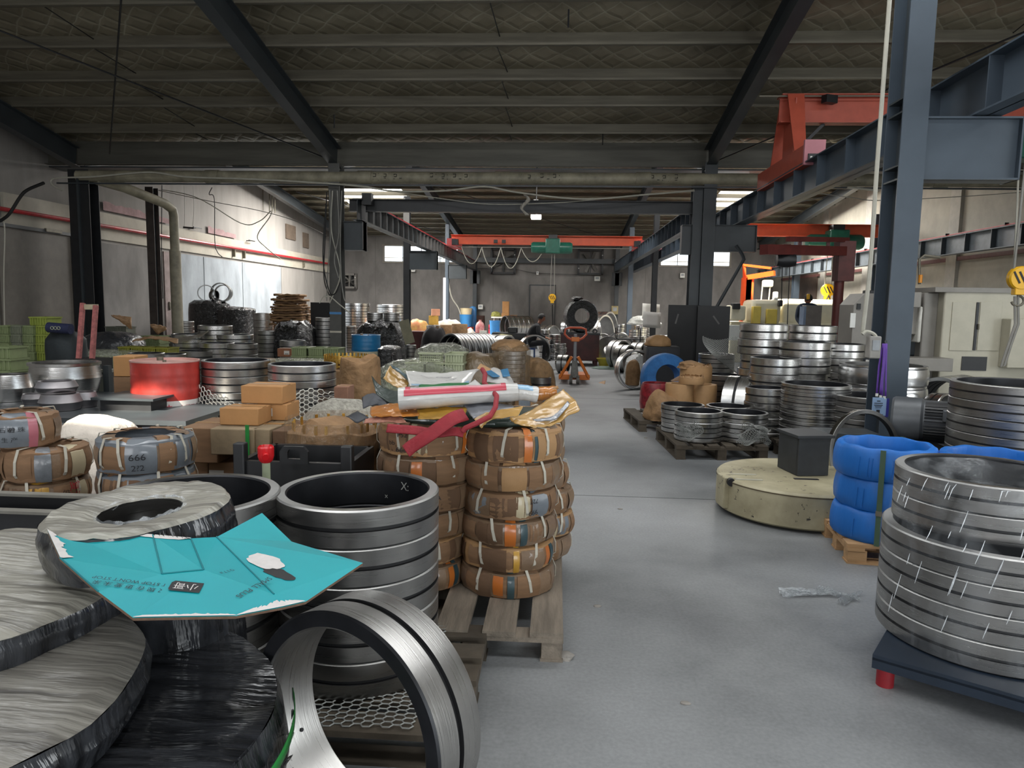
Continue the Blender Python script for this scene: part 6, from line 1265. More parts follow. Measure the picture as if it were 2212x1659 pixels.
pf_ = [(-cw/2, a.z), (cw/2, a.z-.05), (cw/2, b.z), (-cw*.05, b.z), (-cw/2, b.z-.16)]
mbp = MB(); n = len(pf_); mbp.add([(cx2+x, 10.2+yy, z) for yy in (0, .5) for x, z in pf_], [tuple(range(n)), tuple(reversed(range(n, 2*n)))]+[(i, n+i, n+(i+1) % n, (i+1) % n) for i in range(n)]); mbp.build('panel_housing', BEIGE2, lf, smooth=0)
MB().box((cx2, 10.5, a.z/2), (.25, .3, a.z)).build('stand', DGREY, lf, smooth=0); q = P(1855, 662, 10.19); MB().box(q, (.05, .02, .08)).build('panel_switch', BLACKP, lf, smooth=0); q = P(1842, 692, 10.19); MB().box(q, (.07, .012, .2)).build('paper_label', WHITEP, lf, smooth=0)
# vertical lathe parts left of the panel
o = thing('hose_unit', 'black and white machine hoses and arm behind the red jib post', 'machine part', (X_at(1835, 14, 1), 14.2, 0))
MB().at(Matrix.Translation((0, 0, 1.2)) @ Matrix.Rotation(PI/2, 4, 'X')).lathe([(.1, -.06), (.26, -.06), (.28, 0), (.26, .06), (.1, .06)], 28, closed=True).build('hand_wheel', BLACKP, o); MB().box((0, .1, .55), (.4, .3, 1.1)).build('pedestal', DGREY, o, smooth=0); MB().tube([(.1, 0, 1.3), (.25, -.05, 1.6), (.15, -.05, 1.75), (.3, 0, 1.8)], .03, 8).build('hose', GREYC, o); MB().box((-.25, -.1, .95), (.3, .2, .1)).build('bracket_arm', WHITEP, o, bevel=.02)
o = thing('control_box', 'grey brown control box in front of the worker by the sunlit machine', 'control box', (X_at(1752, 17, 1.3), 17, 0)); z0, z1 = Z_at(704, o.location.x, 17), Z_at(660, o.location.x, 17)
MB().box((0, 0, (z0+z1)/2), (.36, .3, z1-z0)).build('box_housing', M('ctl_brown_grey', '6a635d', .5), o, bevel=.01); MB().box((-.2, .0, (z0+z1)/2), (.05, .3, (z1-z0)*.9)).build('box_screen_side', M('ctl_blue', '6d7f98', .4), o, smooth=0); MB().tube([(0, 0, 0), (0, 0, z0+.02)], .05, 10).build('stand_post', DGREY, o)
# sunlit pale machine
sm = thing('lathe_machine', 'long pale machine with yellow panels standing in the sun', 'machine', (0, 0, 0)); CR = M('machine_cream_white', 'd9d2b8', .5, var=.04); YM = M('machine_yellow_panel', 'd7bd55', .5, var=.05)
def sbox(x0, x1, yt, yb, Y, d, name, mat, bev=.03, zf=None):
    a, b = P(x0, yb, Y), P(x1, yt, Y); z0 = a.z if zf is None else zf
    return MB().box(((a.x+b.x)/2, Y+d/2, (z0+b.z)/2), (abs(b.x-a.x), d, b.z-z0)).build(name, mat, sm, bevel=bev)
sbox(1576, 1850, 700, 735, 21, 1.5, 'machine_bed', CR, .03, 0); sbox(1622, 1690, 648, 700, 20.9, 1.2, 'headstock', CR, .12); sbox(1690, 1850, 648, 700, 21.2, 1.4, 'slant_cover', CR, .06); sbox(1655, 1680, 668, 700, 20.8, .2, 'yellow_panel', YM, .02); sbox(1625, 1645, 662, 700, 20.8, .2, 'yellow_panel', YM, .02)
sbox(1578, 1612, 660, 692, 20.8, .7, 'tailstock', CR, .05); sbox(1583, 1600, 655, 668, 20.7, .3, 'dark_window', BLACKP, .02); sbox(1672, 1682, 630, 650, 21, .2, 'white_lever', WHITEP, .03); sbox(1683, 1692, 648, 662, 20.7, .2, 'dark_clamp', BLACKP, .03)
sbox(1572, 1610, 703, 735, 20.6, .3, 'front_door', WHITEP, .01)
# ================================================================== LEFT AND MIDDLE CLUTTER
# oil drum
def drum(px, Y, wpx_c, z0, bands, label, lidmat, ribs=True):
    X = X_at(px, Y, z0+.5); o = thing('oil_drum', label, 'drum', (X, Y, z0), 0, 'oil drums'); R = .29; H = .88
    for nm, a, b, m in bands:
        pr = [(R, a*H)]; k = max(2, int((b-a)*30))
        for i in range(1, k): t = a+(b-a)*i/k; pr.append((R+(.004*math.sin(t*H*2*PI/.055) if ribs and (t > .62 and t < .93) else 0)+(.009 if abs(t-.35) < .02 or abs(t-.66) < .02 else 0), t*H))
        pr.append((R, b*H)); MB().lathe(pr, 56).build(nm, m, o, smooth=.9)
    MB().lathe([(0, H-.02), (R-.012, H-.02), (R-.010, H), (R+.005, H), (R+.005, H-.012), (R, H-.014)], 56).build('lid', lidmat, o); MB().lathe([(R+.005, .0), (R+.005, .015), (R, .02)], 56).build('bottom_rim', bands[0][3], o)
    for a, r in ((2.3, .03), (5.2, .016)): MB().lathe([(0, .012), (r, .012), (r, -.02)], 14, c=(.2*math.cos(a), .2*math.sin(a), H)).build('bung_cap', PURL, o)
    return o, X, R
DR = M('drum_red', 'a8332b', .4, 0, var=.22, scale=7, stretch=(1, 1, .5)); DW = M('drum_white', 'cfc9c4', .5, 0, var=.12, scale=4)
pallet(X_at(360, 6.3, 0), 6.32, .8, .75, 'pallet under the red and white oil drum', .12, 0, WOODL, 'x', 5)
d, DX, DRr = drum(360, 6.3, 0, .12, [('lower_red_band', 0, .24, DR), ('white_band', .24, .60, DW), ('upper_red_band', .60, .985, DR)], 'red and white oil drum standing on a pallet in the sun', M('drum_lid', 'b78f86', .5, var=.15, scale=6))
def dtext(body, size, a, z, mat, sp=1.):
    ax = math.atan2(-6.3, -DX)        # towards the camera
    def fn(u, v): t = ax+a+u*sp/DRr; return Vector(((DRr+.005)*math.cos(t), (DRr+.005)*math.sin(t), z+v))
    text(body, size, mat, fn, 'lettering', d)
dtext('轴 承 油', .075, -.36, .46, REDINK, 1.15); dtext('L-FD5', .045, -.36, .39, REDINK); dtext('主轴油专业 双天低油膜保护', .030, -.30, .325, REDINK); dtext('中国石化', .055, .72, .46, M('dark_red_ink', '7a2630', .6, var=0)); dtext('荣誉出品', .042, .72, .40, M('faded_ink', '8f7f7f', .6, var=0))
b_, BX_, _r = drum(791, 14.4, 0, .02, [('lower_white_band', 0, .62, M('drum_cream', 'b8b79d', .5, var=.1)), ('blue_band', .62, .985, M('drum_blue', '1c6c9c', .35, var=.12))], 'blue and cream oil drum beside the black film wrapped heap', MATS['drum_blue'])
# netted ring pair
n1 = stack(510, 6.62, 777, 141, 6, .14, 'in the left netted stack behind the small cartons', .035, 72); n2 = stack(653, 6.5, 785, 142, 6, .14, 'in the right netted stack behind the small cartons', .035, 72)
pallet((n1[0]+n2[0])/2, 6.56, 1.35, .75, 'pallet under the two netted ring stacks', .13, 0, WOODD, 'x', 5)
za = n1[4]-.33
def nfn(u, v):
    x0 = n1[0]-.48+(n2[0]-n1[0]+.85)*u; best = 0
    y = 9
    for st in (n1, n2):
        dx = x0-st[0]
        if abs(dx) < st[2]+.03: y = min(y, st[1]-math.sqrt((st[2]+.03)**2-dx*dx))
        else: y = min(y, st[1]+.02)
    zt = za+(.10*math.sin(u*9)-.14*(u < .12)*(1-u/.12)); y -= .03*v+.02*math.sin(u*22)*v; return (x0-.14*v*(1-u)*(u < .5), y-.01-.12*v*v*(u < .2), zt*(1-v*.78)+.02*math.sin(u*16+v*5))
netgrid(nfn, 44, 15, .011, NET, 'protective_netting', 'white honeycomb netting wrapped round the two ring stacks behind the cartons', 'netting')
# white sacks in the sun
X = X_at(300, 5.0, .3); blob('cloth_cover', 'white cloth covered heap in the sun before the red drum', 'cover', (X, 4.9, .02), .42, .40, .44, WCLOTH, 3, 2.6, .10, .45, top=.5, rz=-.2)
X = X_at(212, 4.95, .4); blob('cloth_cover', 'white cloth covered heap at the left behind the wrapped cardboard rings', 'cover', (X, 4.95, .0), .27, .28, .70, WCLOTH, 8, 3, .07, .6, top=.35)
o = MB().box((X_at(285, 5.9, .75), 6.0, .70), (.55, .5, .02)).build('steel_sheet', DGREY, smooth=0); tag(o, 'dark steel sheet lying left of the red drum', 'sheet'); MB().box((X_at(285, 5.9, .75), 6.0, .35), (.45, .4, .69)).build('sheet_stand', BLACKP, o, smooth=0)
for i in range(5):
    z = .0+.2*i; carton(X_at(287, 6.75, .5)-.0, 6.75, z, .2, .3, .195, f'flat carton, {ordn(4-i, 5)} in the small pile left of the red drum', .03*i, CARDL if i != 3 else CARD, None, 'flat cartons left of the drum', False)
# wrapped cardboard rings at the left edge
GL = 'cardboard wrapped rings at the left edge'
Q1 = [(-.35, .5, GREYF), (.15, .35, CARD), (.55, .45, STC)]; Q2 = [(-.5, .4, CARD), (-.05, .35, GREYF), (.4, .4, CARD), (.8, .4, STC)]; Q3 = [(-.4, .5, STY), (.2, .5, CARD), (.7, .4, STC)]; Q4 = [(-.3, .4, CARD), (.15, .35, GREYF), (.5, .3, CARD), (.8, .16, STC), (.95, .14, STP)]
Yl_ = 3.55
pallet(X_at(70, Yl_, 0), Yl_+.1, 1.1, .8, 'dark pallet under the cardboard wrapped rings at the left edge', .12, 0, WOODD, 'x', 5)
zz = [.155, .155, .165, .165]
a0_ = math.atan2(-Yl_, 2.5)
wcol(105, Yl_, zz, .185, 'in the left edge column behind the dark bin', 90, [Q4, Q2, Q3, Q2], [.02, 0, -.01, -.0], a0=a0_, z0=.12, group=GL, writing={2: [('复混肥', .055, a0_+.62, .5, REDINK, -PI/2), ('总养分≥', .03, a0_+.42, .45, BLACKINK, -PI/2)]})
wrapring(X_at(42, Yl_-.02, .9), Yl_-.02, .78, .165, .17, 'strapped cardboard ring with grey handwritten panel, topmost at the left edge', GL, 97, .5, [(-.1, .7, STN), (.35, .22, STP), (.75, .4, CARD), (-.8, .5, CARD)], 5, CARD, a0_, [('石 砂', .028, a0_-.22, .6, BLACKINK, 0), ('明 珠', .028, a0_-.02, .6, BLACKINK, 0), ('生 产', .028, a0_-.18, .3, BLACKINK, 0)])
wcol(-45, Yl_+.05, [.155, .155, .165, .165], .185, 'in the column cut by the left edge', 110, [Q2, Q4, Q2, Q3], a0=a0_, z0=.12, group=GL)
# open wrapped ring stack with 666
pallet(X_at(315, 3.5, 0), 3.55, .6, .6, 'small pallet under the open wrapped rings marked 666', .12, 0, WOODD, 'x', 4)
a1_ = math.atan2(-3.5, 1.95)
wz = [.2, .2, .17, .17]
z0 = .12
for i, h in enumerate(wz):
    wrapring(X_at(315, 3.5, .75), 3.5, z0, .215, h-.004, f'open cardboard wrapped ring, {ordn(3-i, 4)} of those marked 666', GL, 130+i, .74, [(-.6, .5, CARD), (-.05, .6, STN), (.45, .3, CARD), (.85, .4, STN), (2.4, .4, CARD), (3., .5, STN), (3.6, .4, CARD)], 9, STN, a1_, [('666', .045, a1_-.12, .55, BLACKINK, 0), ('2?2', .04, a1_-.12, .22, BLACKINK, 0)] if i == 3 else None); z0 += h
# conical rings
CPR = [(.86, 0), (1.0, .45), (1.0, .5), (.86, 1), (.74, 1), (.74, 0)]; CPS = [(.87, 0), (.88, .12), (.98, .42), (1.0, .5), (.98, .56), (.85, .95), (.84, 1), (.70, 1), (.70, 0)]
def cone(px, Y, pyt, w, z0, label, pr, mat=STEEL, wide=False):
    zt = .8
    for _ in range(3): X = X_at(px, Y, zt); zt = Z_at(pyt, X, Y)
    Ro = w/2*depth(X, Y, zt)/F; h = zt-z0; o = MB().lathe([(r*Ro, q*h) for r, q in pr], 56, closed=True).build('conical_ring', mat, smooth=.35); o.location = (X, Y, z0); return tag(o, label, 'ring', 'conical rings on the bench'), X, Ro, zt
DULLC = steel('dull_purple_steel', (.40, .38, .39), .42)
zbn = .60; bench = thing('steel_bench', 'dark steel bench carrying the conical rings at the left', 'bench', (-3.95, 6.15, 0))
MB().box((0, 0, zbn-.02), (2.1, 1.6, .04)).build('bench_top', DGREY, bench, smooth=0)
for x in (-.95, .95):
    for y in (-.75, .75): MB().box((x, y, (zbn-.04)/2), (.08, .08, zbn-.04)).build('leg', DGREY, bench, smooth=0)
_, xa, ra, zm = cone(130, 5.75, 876-26, 84, zbn+.004, 'dull conical ring, lower middle on the steel bench', CPS, DULLC)
cone(122, 5.78, 822, 82, zm+.003, 'dull conical ring stacked on top of the lower middle one', CPS, DULLC)
cone(181, 5.95, 846, 54, zbn+.004, 'dull conical ring, right of the stacked pair on the bench', CPS, DULLC); cone(72, 6.05, 850, 46, zbn+.004, 'dull conical ring behind, left of the stacked pair on the bench', CPS, DULLC)
cone(24, 6.2, 808, 86, zbn+.004, 'bright conical ring at the left edge of the bench', CPS, STEEL)
_, xb, rb, zb2 = cone(140, 6.75, 782, 139, zbn+.004, 'largest conical ring with flared rim at the back of the bench', [(.86, 0), (1.0, .52), (.995, .54), (.93, .9), (.99, .92), (.99, 1), (.86, 1), (.86, 0)], STEEL)
# dark bins behind
o = thing('steel_bin', 'open black steel bin with pale rim between the conical rings and drum', 'bin', (0, 0, 0))
a, b, c = P(210, 800, 7.6), P(232, 802, 7.0), P(290, 792, 7.9)
for p, q in ((a, b), (b, c)):
    m_ = (p+q)/2; d_ = q-p; MB().box((m_.x, m_.y, p.z/2), (Vector((d_.x, d_.y, 0)).length, .03, p.z), rz=math.atan2(d_.y, d_.x)).build('panel', BLACKP, o, smooth=0); MB().beam(p, q, .05, .03).build('rim', M('rim_paint', '77756d', .5), o, smooth=0)
for p in (a, b, c): MB().box((p.x, p.y, p.z/2+.03), (.06, .06, p.z+.06)).build('post', DGREY, o, smooth=0)
# red trolley handle
o = thing('trolley_handle', 'faded red trolley handle frame leaning before the broad black column', 'trolley'); PK = M('faded_red_pole', '8f5350', .6, var=.3, scale=20)
MB().beam(P(170, 775, 9.0), P(179, 655, 9.2), .05, .05, up=(0, 1, 0)).build('pole', PK, o, smooth=0); MB().beam(P(199, 775, 9.0), P(207, 660, 9.2), .05, .05, up=(0, 1, 0)).build('pole', PK, o, smooth=0); MB().beam(P(178, 663, 9.2), P(211, 663, 9.2), .04, .07).build('cross_bar', M('cream_bar', '9b927a', .6, var=.2), o, smooth=0)
q = P(185, 775, 9.0); MB().box((q.x, 9.15, q.z/2), (.35, .3, q.z)).build('trolley_base', BLACKP, o, smooth=0)
# crates
_CM = {}
def cratemesh(sx, sy, sz, mat):
    k = (sx, sy, sz, mat.name)
    if k in _CM: return _CM[k]
    mb = MB(); t = .012
    mb.box((0, 0, t/2), (sx*.9, sy*.9, t))
    for s in (-1, 1):
        mb.box((0, s*(sy/2-.02), sz/2), (sx*.92, t, sz)); mb.box((s*(sx/2-.02), 0, sz/2), (t, sy*.92, sz)); mb.box((0, s*(sy/2-.01), sz-.012), (sx, .03, .022)); mb.box((s*(sx/2-.01), 0, sz-.012), (.03, sy, .022))
        n = 7
        for i in range(n): mb.box((-sx*.42+sx*.84*i/(n-1), s*(sy/2-.008), sz*.45), (.018, .016, sz*.8))
    _CM[k] = mb.mesh('crate_body', mat, smooth=0); return _CM[k]
def crates(px, Y, n, z0, sx, sy, sz, mat, where, group, rz=0, zt_px=None):
    X = X_at(px, Y, z0+n*sz*.5)
    for i in range(n):
        o = inst('plastic_crate', cratemesh(sx, sy, sz, mat), None, (X+R_.uniform(-.008, .008), Y+R_.uniform(-.008, .008), z0+i*(sz+.002)), (0, 0, rz)); tag(o, f'plastic crate, {ordn(n-1-i, n)} {where}', 'crate', group)
    return X, z0+n*(sz+.002)
crates(12, 8.6, 6, .02, .42, .32, .15, GCRATE, 'in the nearest green stack at the left edge', 'green crates at the left'); 
for i, (px, n) in enumerate(((28, 8), (54, 8), (80, 8), (103, 9))): crates(px, 10.6+.05*i, n, .02, .30-.12*(i != 3)+.0, .34, .135, (GCRATE, M('grey_green_crate', '6c7060', .5, var=.1), GCRATE, M('yellow_green_crate', '7f8a3c', .5, var=.15))[i], ('in the leftmost', 'in the second', 'in the third', 'in the tallest yellowish')[i]+' back stack at the left wall', 'green crates at the left')
X = X_at(140, 10.1, .6); o = blob('draped_garment', 'dark green tarpaulin draped over a stand before the green crates', 'garment', (X, 10.15, 0), .23, .24, Z_at(712, X, 10.15), M('dark_green_garment', '20272a', .7, var=.2, scale=4, bump=.7, bscale=6), 5, 3, .07, .85, top=.15)  # dark green garment hung on a rack
X = X_at(136, 9.95, .9); o = MB().tube([(X-.17, 9.9, Z_at(715, X, 9.9)+.05), (X+.17, 9.9, Z_at(715, X, 9.9)+.03)], .075, 16).build('rolled_cloth', M('navy_cloth', '1b2140', .7, var=.1, bump=.3)); tag(o, 'rolled navy cloth with three rings printed, lying on the tarpaulin', 'cloth')
for k in range(3): c_ = Vector((X-.06+.05*k, 9.82, Z_at(715, X, 9.9)+.045)); MB().tube([c_+Vector((.022*math.cos(t), 0, .022*math.sin(t))) for t in [i*PI/8 for i in range(16)]], .005, 5, closed=True).build('ring_mark', M('mark_grey', '8f927f', .6), o)
# mid left crates under film etc.
o = blob('black_film_bundle', 'grey and black film covered load before the left wall', 'wrapped load', (X_at(245, 13.5, .5), 13.5, 0), .55, .5, Z_at(716, -8.5, 13.5), film('grey_black_film', '34363a', 1, .25, .8, 6), 3, 3, .06, .6, top=.3)
for i in range(2): crates(210+i*52, 11.2, 4, .02, .44, .36, .145, GCRATEL, ('in the left', 'in the right')[i]+' film covered stack before the red trolley handle', 'pale crates under film')
o = blob('clear_film_cover', 'shiny clear film lying over the pale crates by the trolley handle', 'film', (X_at(237, 11.2, .6), 11.2, .60), .52, .3, .12, CLEARG, 6, 3, .1, .5, top=.4)
for i, px in enumerate((283, 310, 337, 364)): crates(px, 11.6, 5 if i < 2 else 4, .02+(.0 if i < 2 else .145), .21, .36, .145, OCRATE, ('in the leftmost', 'in the second', 'in the third', 'in the rightmost')[i]+' olive stack under brown paper', 'olive crates under brown paper')
o = sheet_px('kraft_sheet', 'brown kraft paper spread over the olive crates', 'paper', [[(290, 734, 11.9), (330, 726, 11.9), (385, 732, 11.9)], [(285, 738, 11.5), (330, 732, 11.5), (385, 742, 11.5)]], KRAFT, 16, 8, .03, 5)
crates(262, 15.5, 6, .02, .5, .4, .15, M('grey_crate', '5e6156', .5, var=.15), 'in the grey stack with a brown sack by the left wall', 'grey crates by the left wall')
o = sheet_px('brown_sack', 'brown sack draped over the grey crate stack by the left wall', 'sack', [[(240, 680, 15.6), (262, 682, 15.6), (284, 685, 15.6)], [(243, 684, 15.2), (262, 692, 15.2), (284, 700, 15.2)], [(258, 690, 15.15), (272, 704, 15.15), (285, 712, 15.15)]], KRAFT, 12, 10, .02, 7)
o = sheet_px('brown_sack', 'tan sack hanging over crates right of the grey drain pipe', 'sack', [[(324, 700, 14.5), (345, 702, 14.5), (358, 706, 14.5)], [(326, 706, 14.3), (345, 712, 14.3), (360, 712, 14.3)], [(332, 712, 14.3), (340, 722, 14.3), (352, 716, 14.3)]], KRAFT, 10, 8, .02, 9)
crates(338, 14.8, 5, .02, .4, .4, .15, GCRATE, 'in the green stack right of the drain pipe', 'grey crates by the left wall')
stack(316, 9.9, 762, 72, 4, .02, 'in the dark stack behind the red drum', .04, 40, 'dull'); stack(366, 10.2, 764, 66, 4, .02, 'in the dark stack left of the netted stacks', .04, 40, 'dull'); stack(400, 18.5, 694, 36, 3, .6, 'in the dark pair before the left wall', .05, 32, 'dull')
o = MB().box((X_at(397, 18.5, .3), 18.5, .3), (.9, .7, .598)).build('wooden_crate', M('grey_crate_wood', '6a6a62', .8, var=.2)); tag(o, 'grey box under the dark ring pair before the left wall', 'box')
# grey shiny ring cluster
for i, (px, Y, py, w, n, st) in enumerate(((466, 13.4, 703, 70, 6, 'steel'), (416, 13.5, 721, 80, 5, 'steel'), (506, 13.3, 722, 76, 5, 'steel'), (470, 12.5, 740, 72, 4, 'steel'), (420, 12.2, 757, 76, 3, 'dull'), (520, 12.6, 742, 70, 4, 'dull'))):
    stack(px, Y, py, w, n, .02, 'in the '+('tall back', 'left back', 'right back', 'middle front', 'left front', 'right front')[i]+' stack of the ring cluster before the black wrapped loads', .04, 40, st, .02)
o = sheet_px('film_sheet', 'dusty film sheet draped across the left of the ring cluster', 'film', [[(384, 728, 13.0), (420, 724, 13.0), (452, 714, 13.0)], [(380, 742, 12.8), (410, 735, 12.8), (440, 724, 12.8)]], film('dusty_sheet', '8f887b', .55, .4, .4, 6), 12, 6, .02, 3)
# black wrapped loads by the left wall
def black(px0, px1, pyt, Y, label, seed, z0=0, p=3.5, mat=BFILM, d=.45, wob=.04, top=.08, flat=.92):
    X = X_at((px0+px1)/2, Y, .8); w = X_at(px1, Y, .8)-X_at(px0, Y, .8); zt = Z_at(pyt, X, Y); return blob('black_wrapped_load', label, 'wrapped load', (X, Y, z0), w/2, d, zt-z0, mat, seed, p, wob, flat, group='black film wrapped loads', nu=56, nv=26, top=top)
black(417, 492, 648, 20.5, 'tall black wrapped load with rings on top by the left wall', 2); black(480, 545, 662, 20.2, 'black wrapped load with glossy ribbed film, right of the tall one', 5, wob=.06)
for k, (px, yaw, R) in enumerate(((445, 30, .24), (459, 75, .16), (478, 10, .28), (484, 14, .25))): lying(px, 0, 20.3+.1*k, R, .12, yaw, ('left black ring', 'black tube end', 'tall black hoop', 'rear black hoop')[k]+' lying on top of the tall black wrapped load', 'rings on the black load', .03, 'dull', 0, Z_at(648, -9.8, 20.5)+R*.8, 36)
stack(569, 19.5, 676, 42, 6, .02, 'in the grey stack before the pale left wall panel', .05, 36, 'dull', groove=False); stack(577, 16.8, 714, 40, 4, .02, 'in the black stack left of the paper heap', .05, 32, 'dull')
# heap of kraft paper layers
X = X_at(628, 18.2, 1.2); zt0 = .9
kh = thing('kraft_paper_heap', 'tall heap of folded kraft paper layers before the left wall', 'paper', (X, 18.2, 0))
blob('heap_core', '', '', None, .40, .4, .95, KRAFT, 3, 3, .06, .9, parent=kh)
for k in range(13):
    zc = .95+k*.063; w = .42+R_.uniform(-.06, .08)-.01*k; MB().grid(lambda u, v: ((u-.5)*2*w+.02*nz(v*5, k), (v-.5)*2*w*.85, zc+.03*nz(u*5, v*5, k*3)+.05*abs(u-.5)**2), 10, 10).build('paper_layer', (KRAFT, CARDD, KRAFT, CARD)[k % 4], kh); solid(kh.children[-1], .05)
black(593, 682, 693, 17.2, 'black glossy film heap in front of the kraft paper heap', 9, d=.5, wob=.10, flat=.55, top=.4)
stack(632, 14.0, 735, 54, 3, .02, 'in the low dark stack before the black film heap', .04, 36, 'dull'); cz(599, 636, .55, .70, 12.6, .3, 'reddish brown box with white sticker on the film covered crates', M('reddish_card', '7d5138', .8, var=.1), (.05, .1, .07)); cz(538, 579, .30, .66, 10.6, .3, 'dark orange box before the ring cluster', M('orange_card', '82561f', .8, var=.1))
for i, px in enumerate((600, 640, 680, 720)): crates(px, 10.8, 4, .02, .29, .4, .145, GCRATEL, ('in the leftmost', 'in the second', 'in the third', 'in the rightmost')[i]+' pale stack under shiny film behind the netted rings', 'pale crates behind the netted rings')
o = blob('clear_film_cover', 'shiny wrinkled film over the pale crates behind the netted rings', 'film', (X_at(660, 10.8, .6), 10.75, .59), .58, .25, .09, CLEARG, 8, 4, .15, .5, top=.4)
for i, px in enumerate((655, 690, 722)): crates(px, 12.4, 5, .02, .28, .4, .145, GCRATE, ('in the left', 'in the middle', 'in the right')[i]+' dull stack under film behind the shiny film', 'pale crates behind the netted rings')
cz(668, 690, .5, 1.3, 22, .5, 'stack of brown cartons seen left of the cable hung column', CARD); stack(702, 17.4, 686, 40, 6, .02, 'in the dark stack left of the cable hung column', .05, 36, 'dull'); o = MB().box((X_at(697, 18.4, .8), 18.4, .77), (.62, .04, 1.54)).build('black_board', BLACKP, smooth=0); tag(o, 'black board standing behind the dark stack by the cable hung column', 'board')
# stacks behind the blue drum
stack(771, 24.5, 655, 55, 8, .02, 'in the tall bright stack right of the cable hung column', .05, 48, 'bright'); stack(845, 27, 658, 62, 7, .02, 'in the bright stack behind the black heap', .05, 48, 'bright'); stack(758, 20.5, 704, 22, 6, .02, 'in the dark slim stack at the cable hung column', .04, 28, 'dull')
black(779, 880, 690, 17.2, 'large black glossy film heap behind the blue drum', 12, d=.55, wob=.09, p=2.8, flat=.8, top=.25); 
for i, px in enumerate((810, 846)): stack(px, 17.2, 675, 34, 2, Z_at(693, X_at(px, 17.2, 1.2), 17.2), ('on the left', 'on the right')[i]+' top of the large black film heap', .04, 32, 'dull')
black(822, 862, 746, 13.6, 'dark wrapped block right of the blue drum', 15, d=.4, wob=.02); stack(888, 13.9, 745, 22, 3, .3, 'in the small dark stack beside the dark wrapped block', .03, 24, 'dull'); o = MB().box((X_at(888, 13.9, .2), 13.9, .149), (.3, .3, .298)).build('black_box', BLACKP); tag(o, 'small black box under the small dark ring stack', 'box')
o = MB().beam(P(886, 742, 15.5), P(872, 692, 15.6), .22, .03, up=(0, -1, .3)).build('leaning_board', M('board_khaki', '74705a', .7, var=.15), smooth=0); tag(o, 'khaki board leaning beside the dark far column', 'board')
# paper and brass cage stack
def cage(px, Y, pyt, w, label):
    X = X_at(px, Y, .8); zt = Z_at(pyt, X, Y); Ro = w/2*depth(X, Y, zt)/F; o = thing('paper_wrapped_cage', label, 'wrapped stack', (X, Y, 0), 0, 'paper wrapped cage stacks'); return o, Ro, zt
pallet(X_at(765, 7.9, 0), 7.95, .8, .8, 'pallet under the brass cage and kraft paper stack', .12, 0, WOODD, 'x', 4)
o, Ro, zt = cage(752, 7.9, 790, 104, 'brass toothed cage on kraft paper stack, left part'); MB().lathe([(Ro*.98, .12), (Ro, .2), (Ro, zt-.04), (Ro*.9, zt)], 40).build('kraft_wrap', KRAFT, o)
for z in (zt+.0, zt+.07): MB().lathe([(Ro*.93, z), (Ro*.97, z), (Ro*.97, z+.02), (Ro*.93, z+.02)], 48, closed=True).build('cage_hoop', BRASS, o)
for k in range(36): a = 2*PI*k/36; MB().box((Ro*.95*math.cos(a), Ro*.95*math.sin(a), zt+.06), (.012, .02, .14), rz=a).build('cage_tooth', BRASS, o, smooth=0)
o, Ro, zt = cage(778, 7.45, 774, 86, 'crumpled brown kraft paper stack in front of the brass cage'); blob('kraft_wrap', '', '', None, Ro, Ro, zt-.1, KRAFT, 4, 2.2, .1, .9, parent=o, nu=56, nv=24); o.children[-1].location.z = .1; MB().box((0, 0, .05), (Ro*1.4, Ro*1.4, .1)).build('under_block', WOODD, o)
# pale crates mound under film
pallet(X_at(915, 9.7, 0), 9.75, 1.25, 1.0, 'pallet under the pale film covered load', .12, 0, WOODD, 'x', 5)
for i, (px, n) in enumerate(((860, 4), (903, 5), (946, 5), (985, 6))): crates(px, 9.7, n, .13, .26, .5, .125, GCRATEL, ('in the leftmost', 'in the second', 'in the third', 'in the rightmost')[i]+' stack under the pale film mound', 'pale crates under the film mound')
blob('clear_film_cover', 'dusty clear film mound over the pale crates behind the bag heap', 'film', (X_at(915, 9.7, .5), 9.7, .13), .62, .42, .66, CLEARG, 14, 3, .08, .7, top=.3, nu=60, nv=24)
blob('clear_film_cover', 'raised pale film hump at the back of the film mound', 'film', (X_at(957, 10.8, .5), 10.8, .03), .42, .3, .93, CLEARG, 19, 3, .06, .8, top=.2, nu=48, nv=20); stack(965, 10.8, 760, 54, 5, .03, 'inside the raised film hump', .04, 36, 'steel')
bs = thing('white_basket', 'small cream plastic basket standing on the film mound', 'basket', (X_at(930, 9.1, .85), 9.15, .80)); 
for s in (-1, 1):
    for k in range(11): MB().box((-.13+.026*k, s*.075, .055), (.008, .006, .1)).build('bar', GCRATEL, bs, smooth=0)
    for k in range(5): MB().box((s*.14, -.06+.03*k, .055), (.006, .008, .1)).build('bar', GCRATEL, bs, smooth=0)
for z in (.01, .04, .07, .1):
    q = MB()
    for s in (-1, 1): q.box((0, s*.075, z), (.28, .01, .008)); q.box((s*.14, 0, z), (.01, .16, .008))
    q.build('hoop', GCRATEL, bs, smooth=0)
MB().box((0, 0, .112), (.31, .19, .016)).build('rim', GCRATEL, bs, smooth=0); o = MB().box((X_at(925, 9.5, .9), 9.5, .83), (.2, .12, .05)).build('dark_block', BLACKP); tag(o, 'small dark block lying on the film mound behind the basket', 'block')
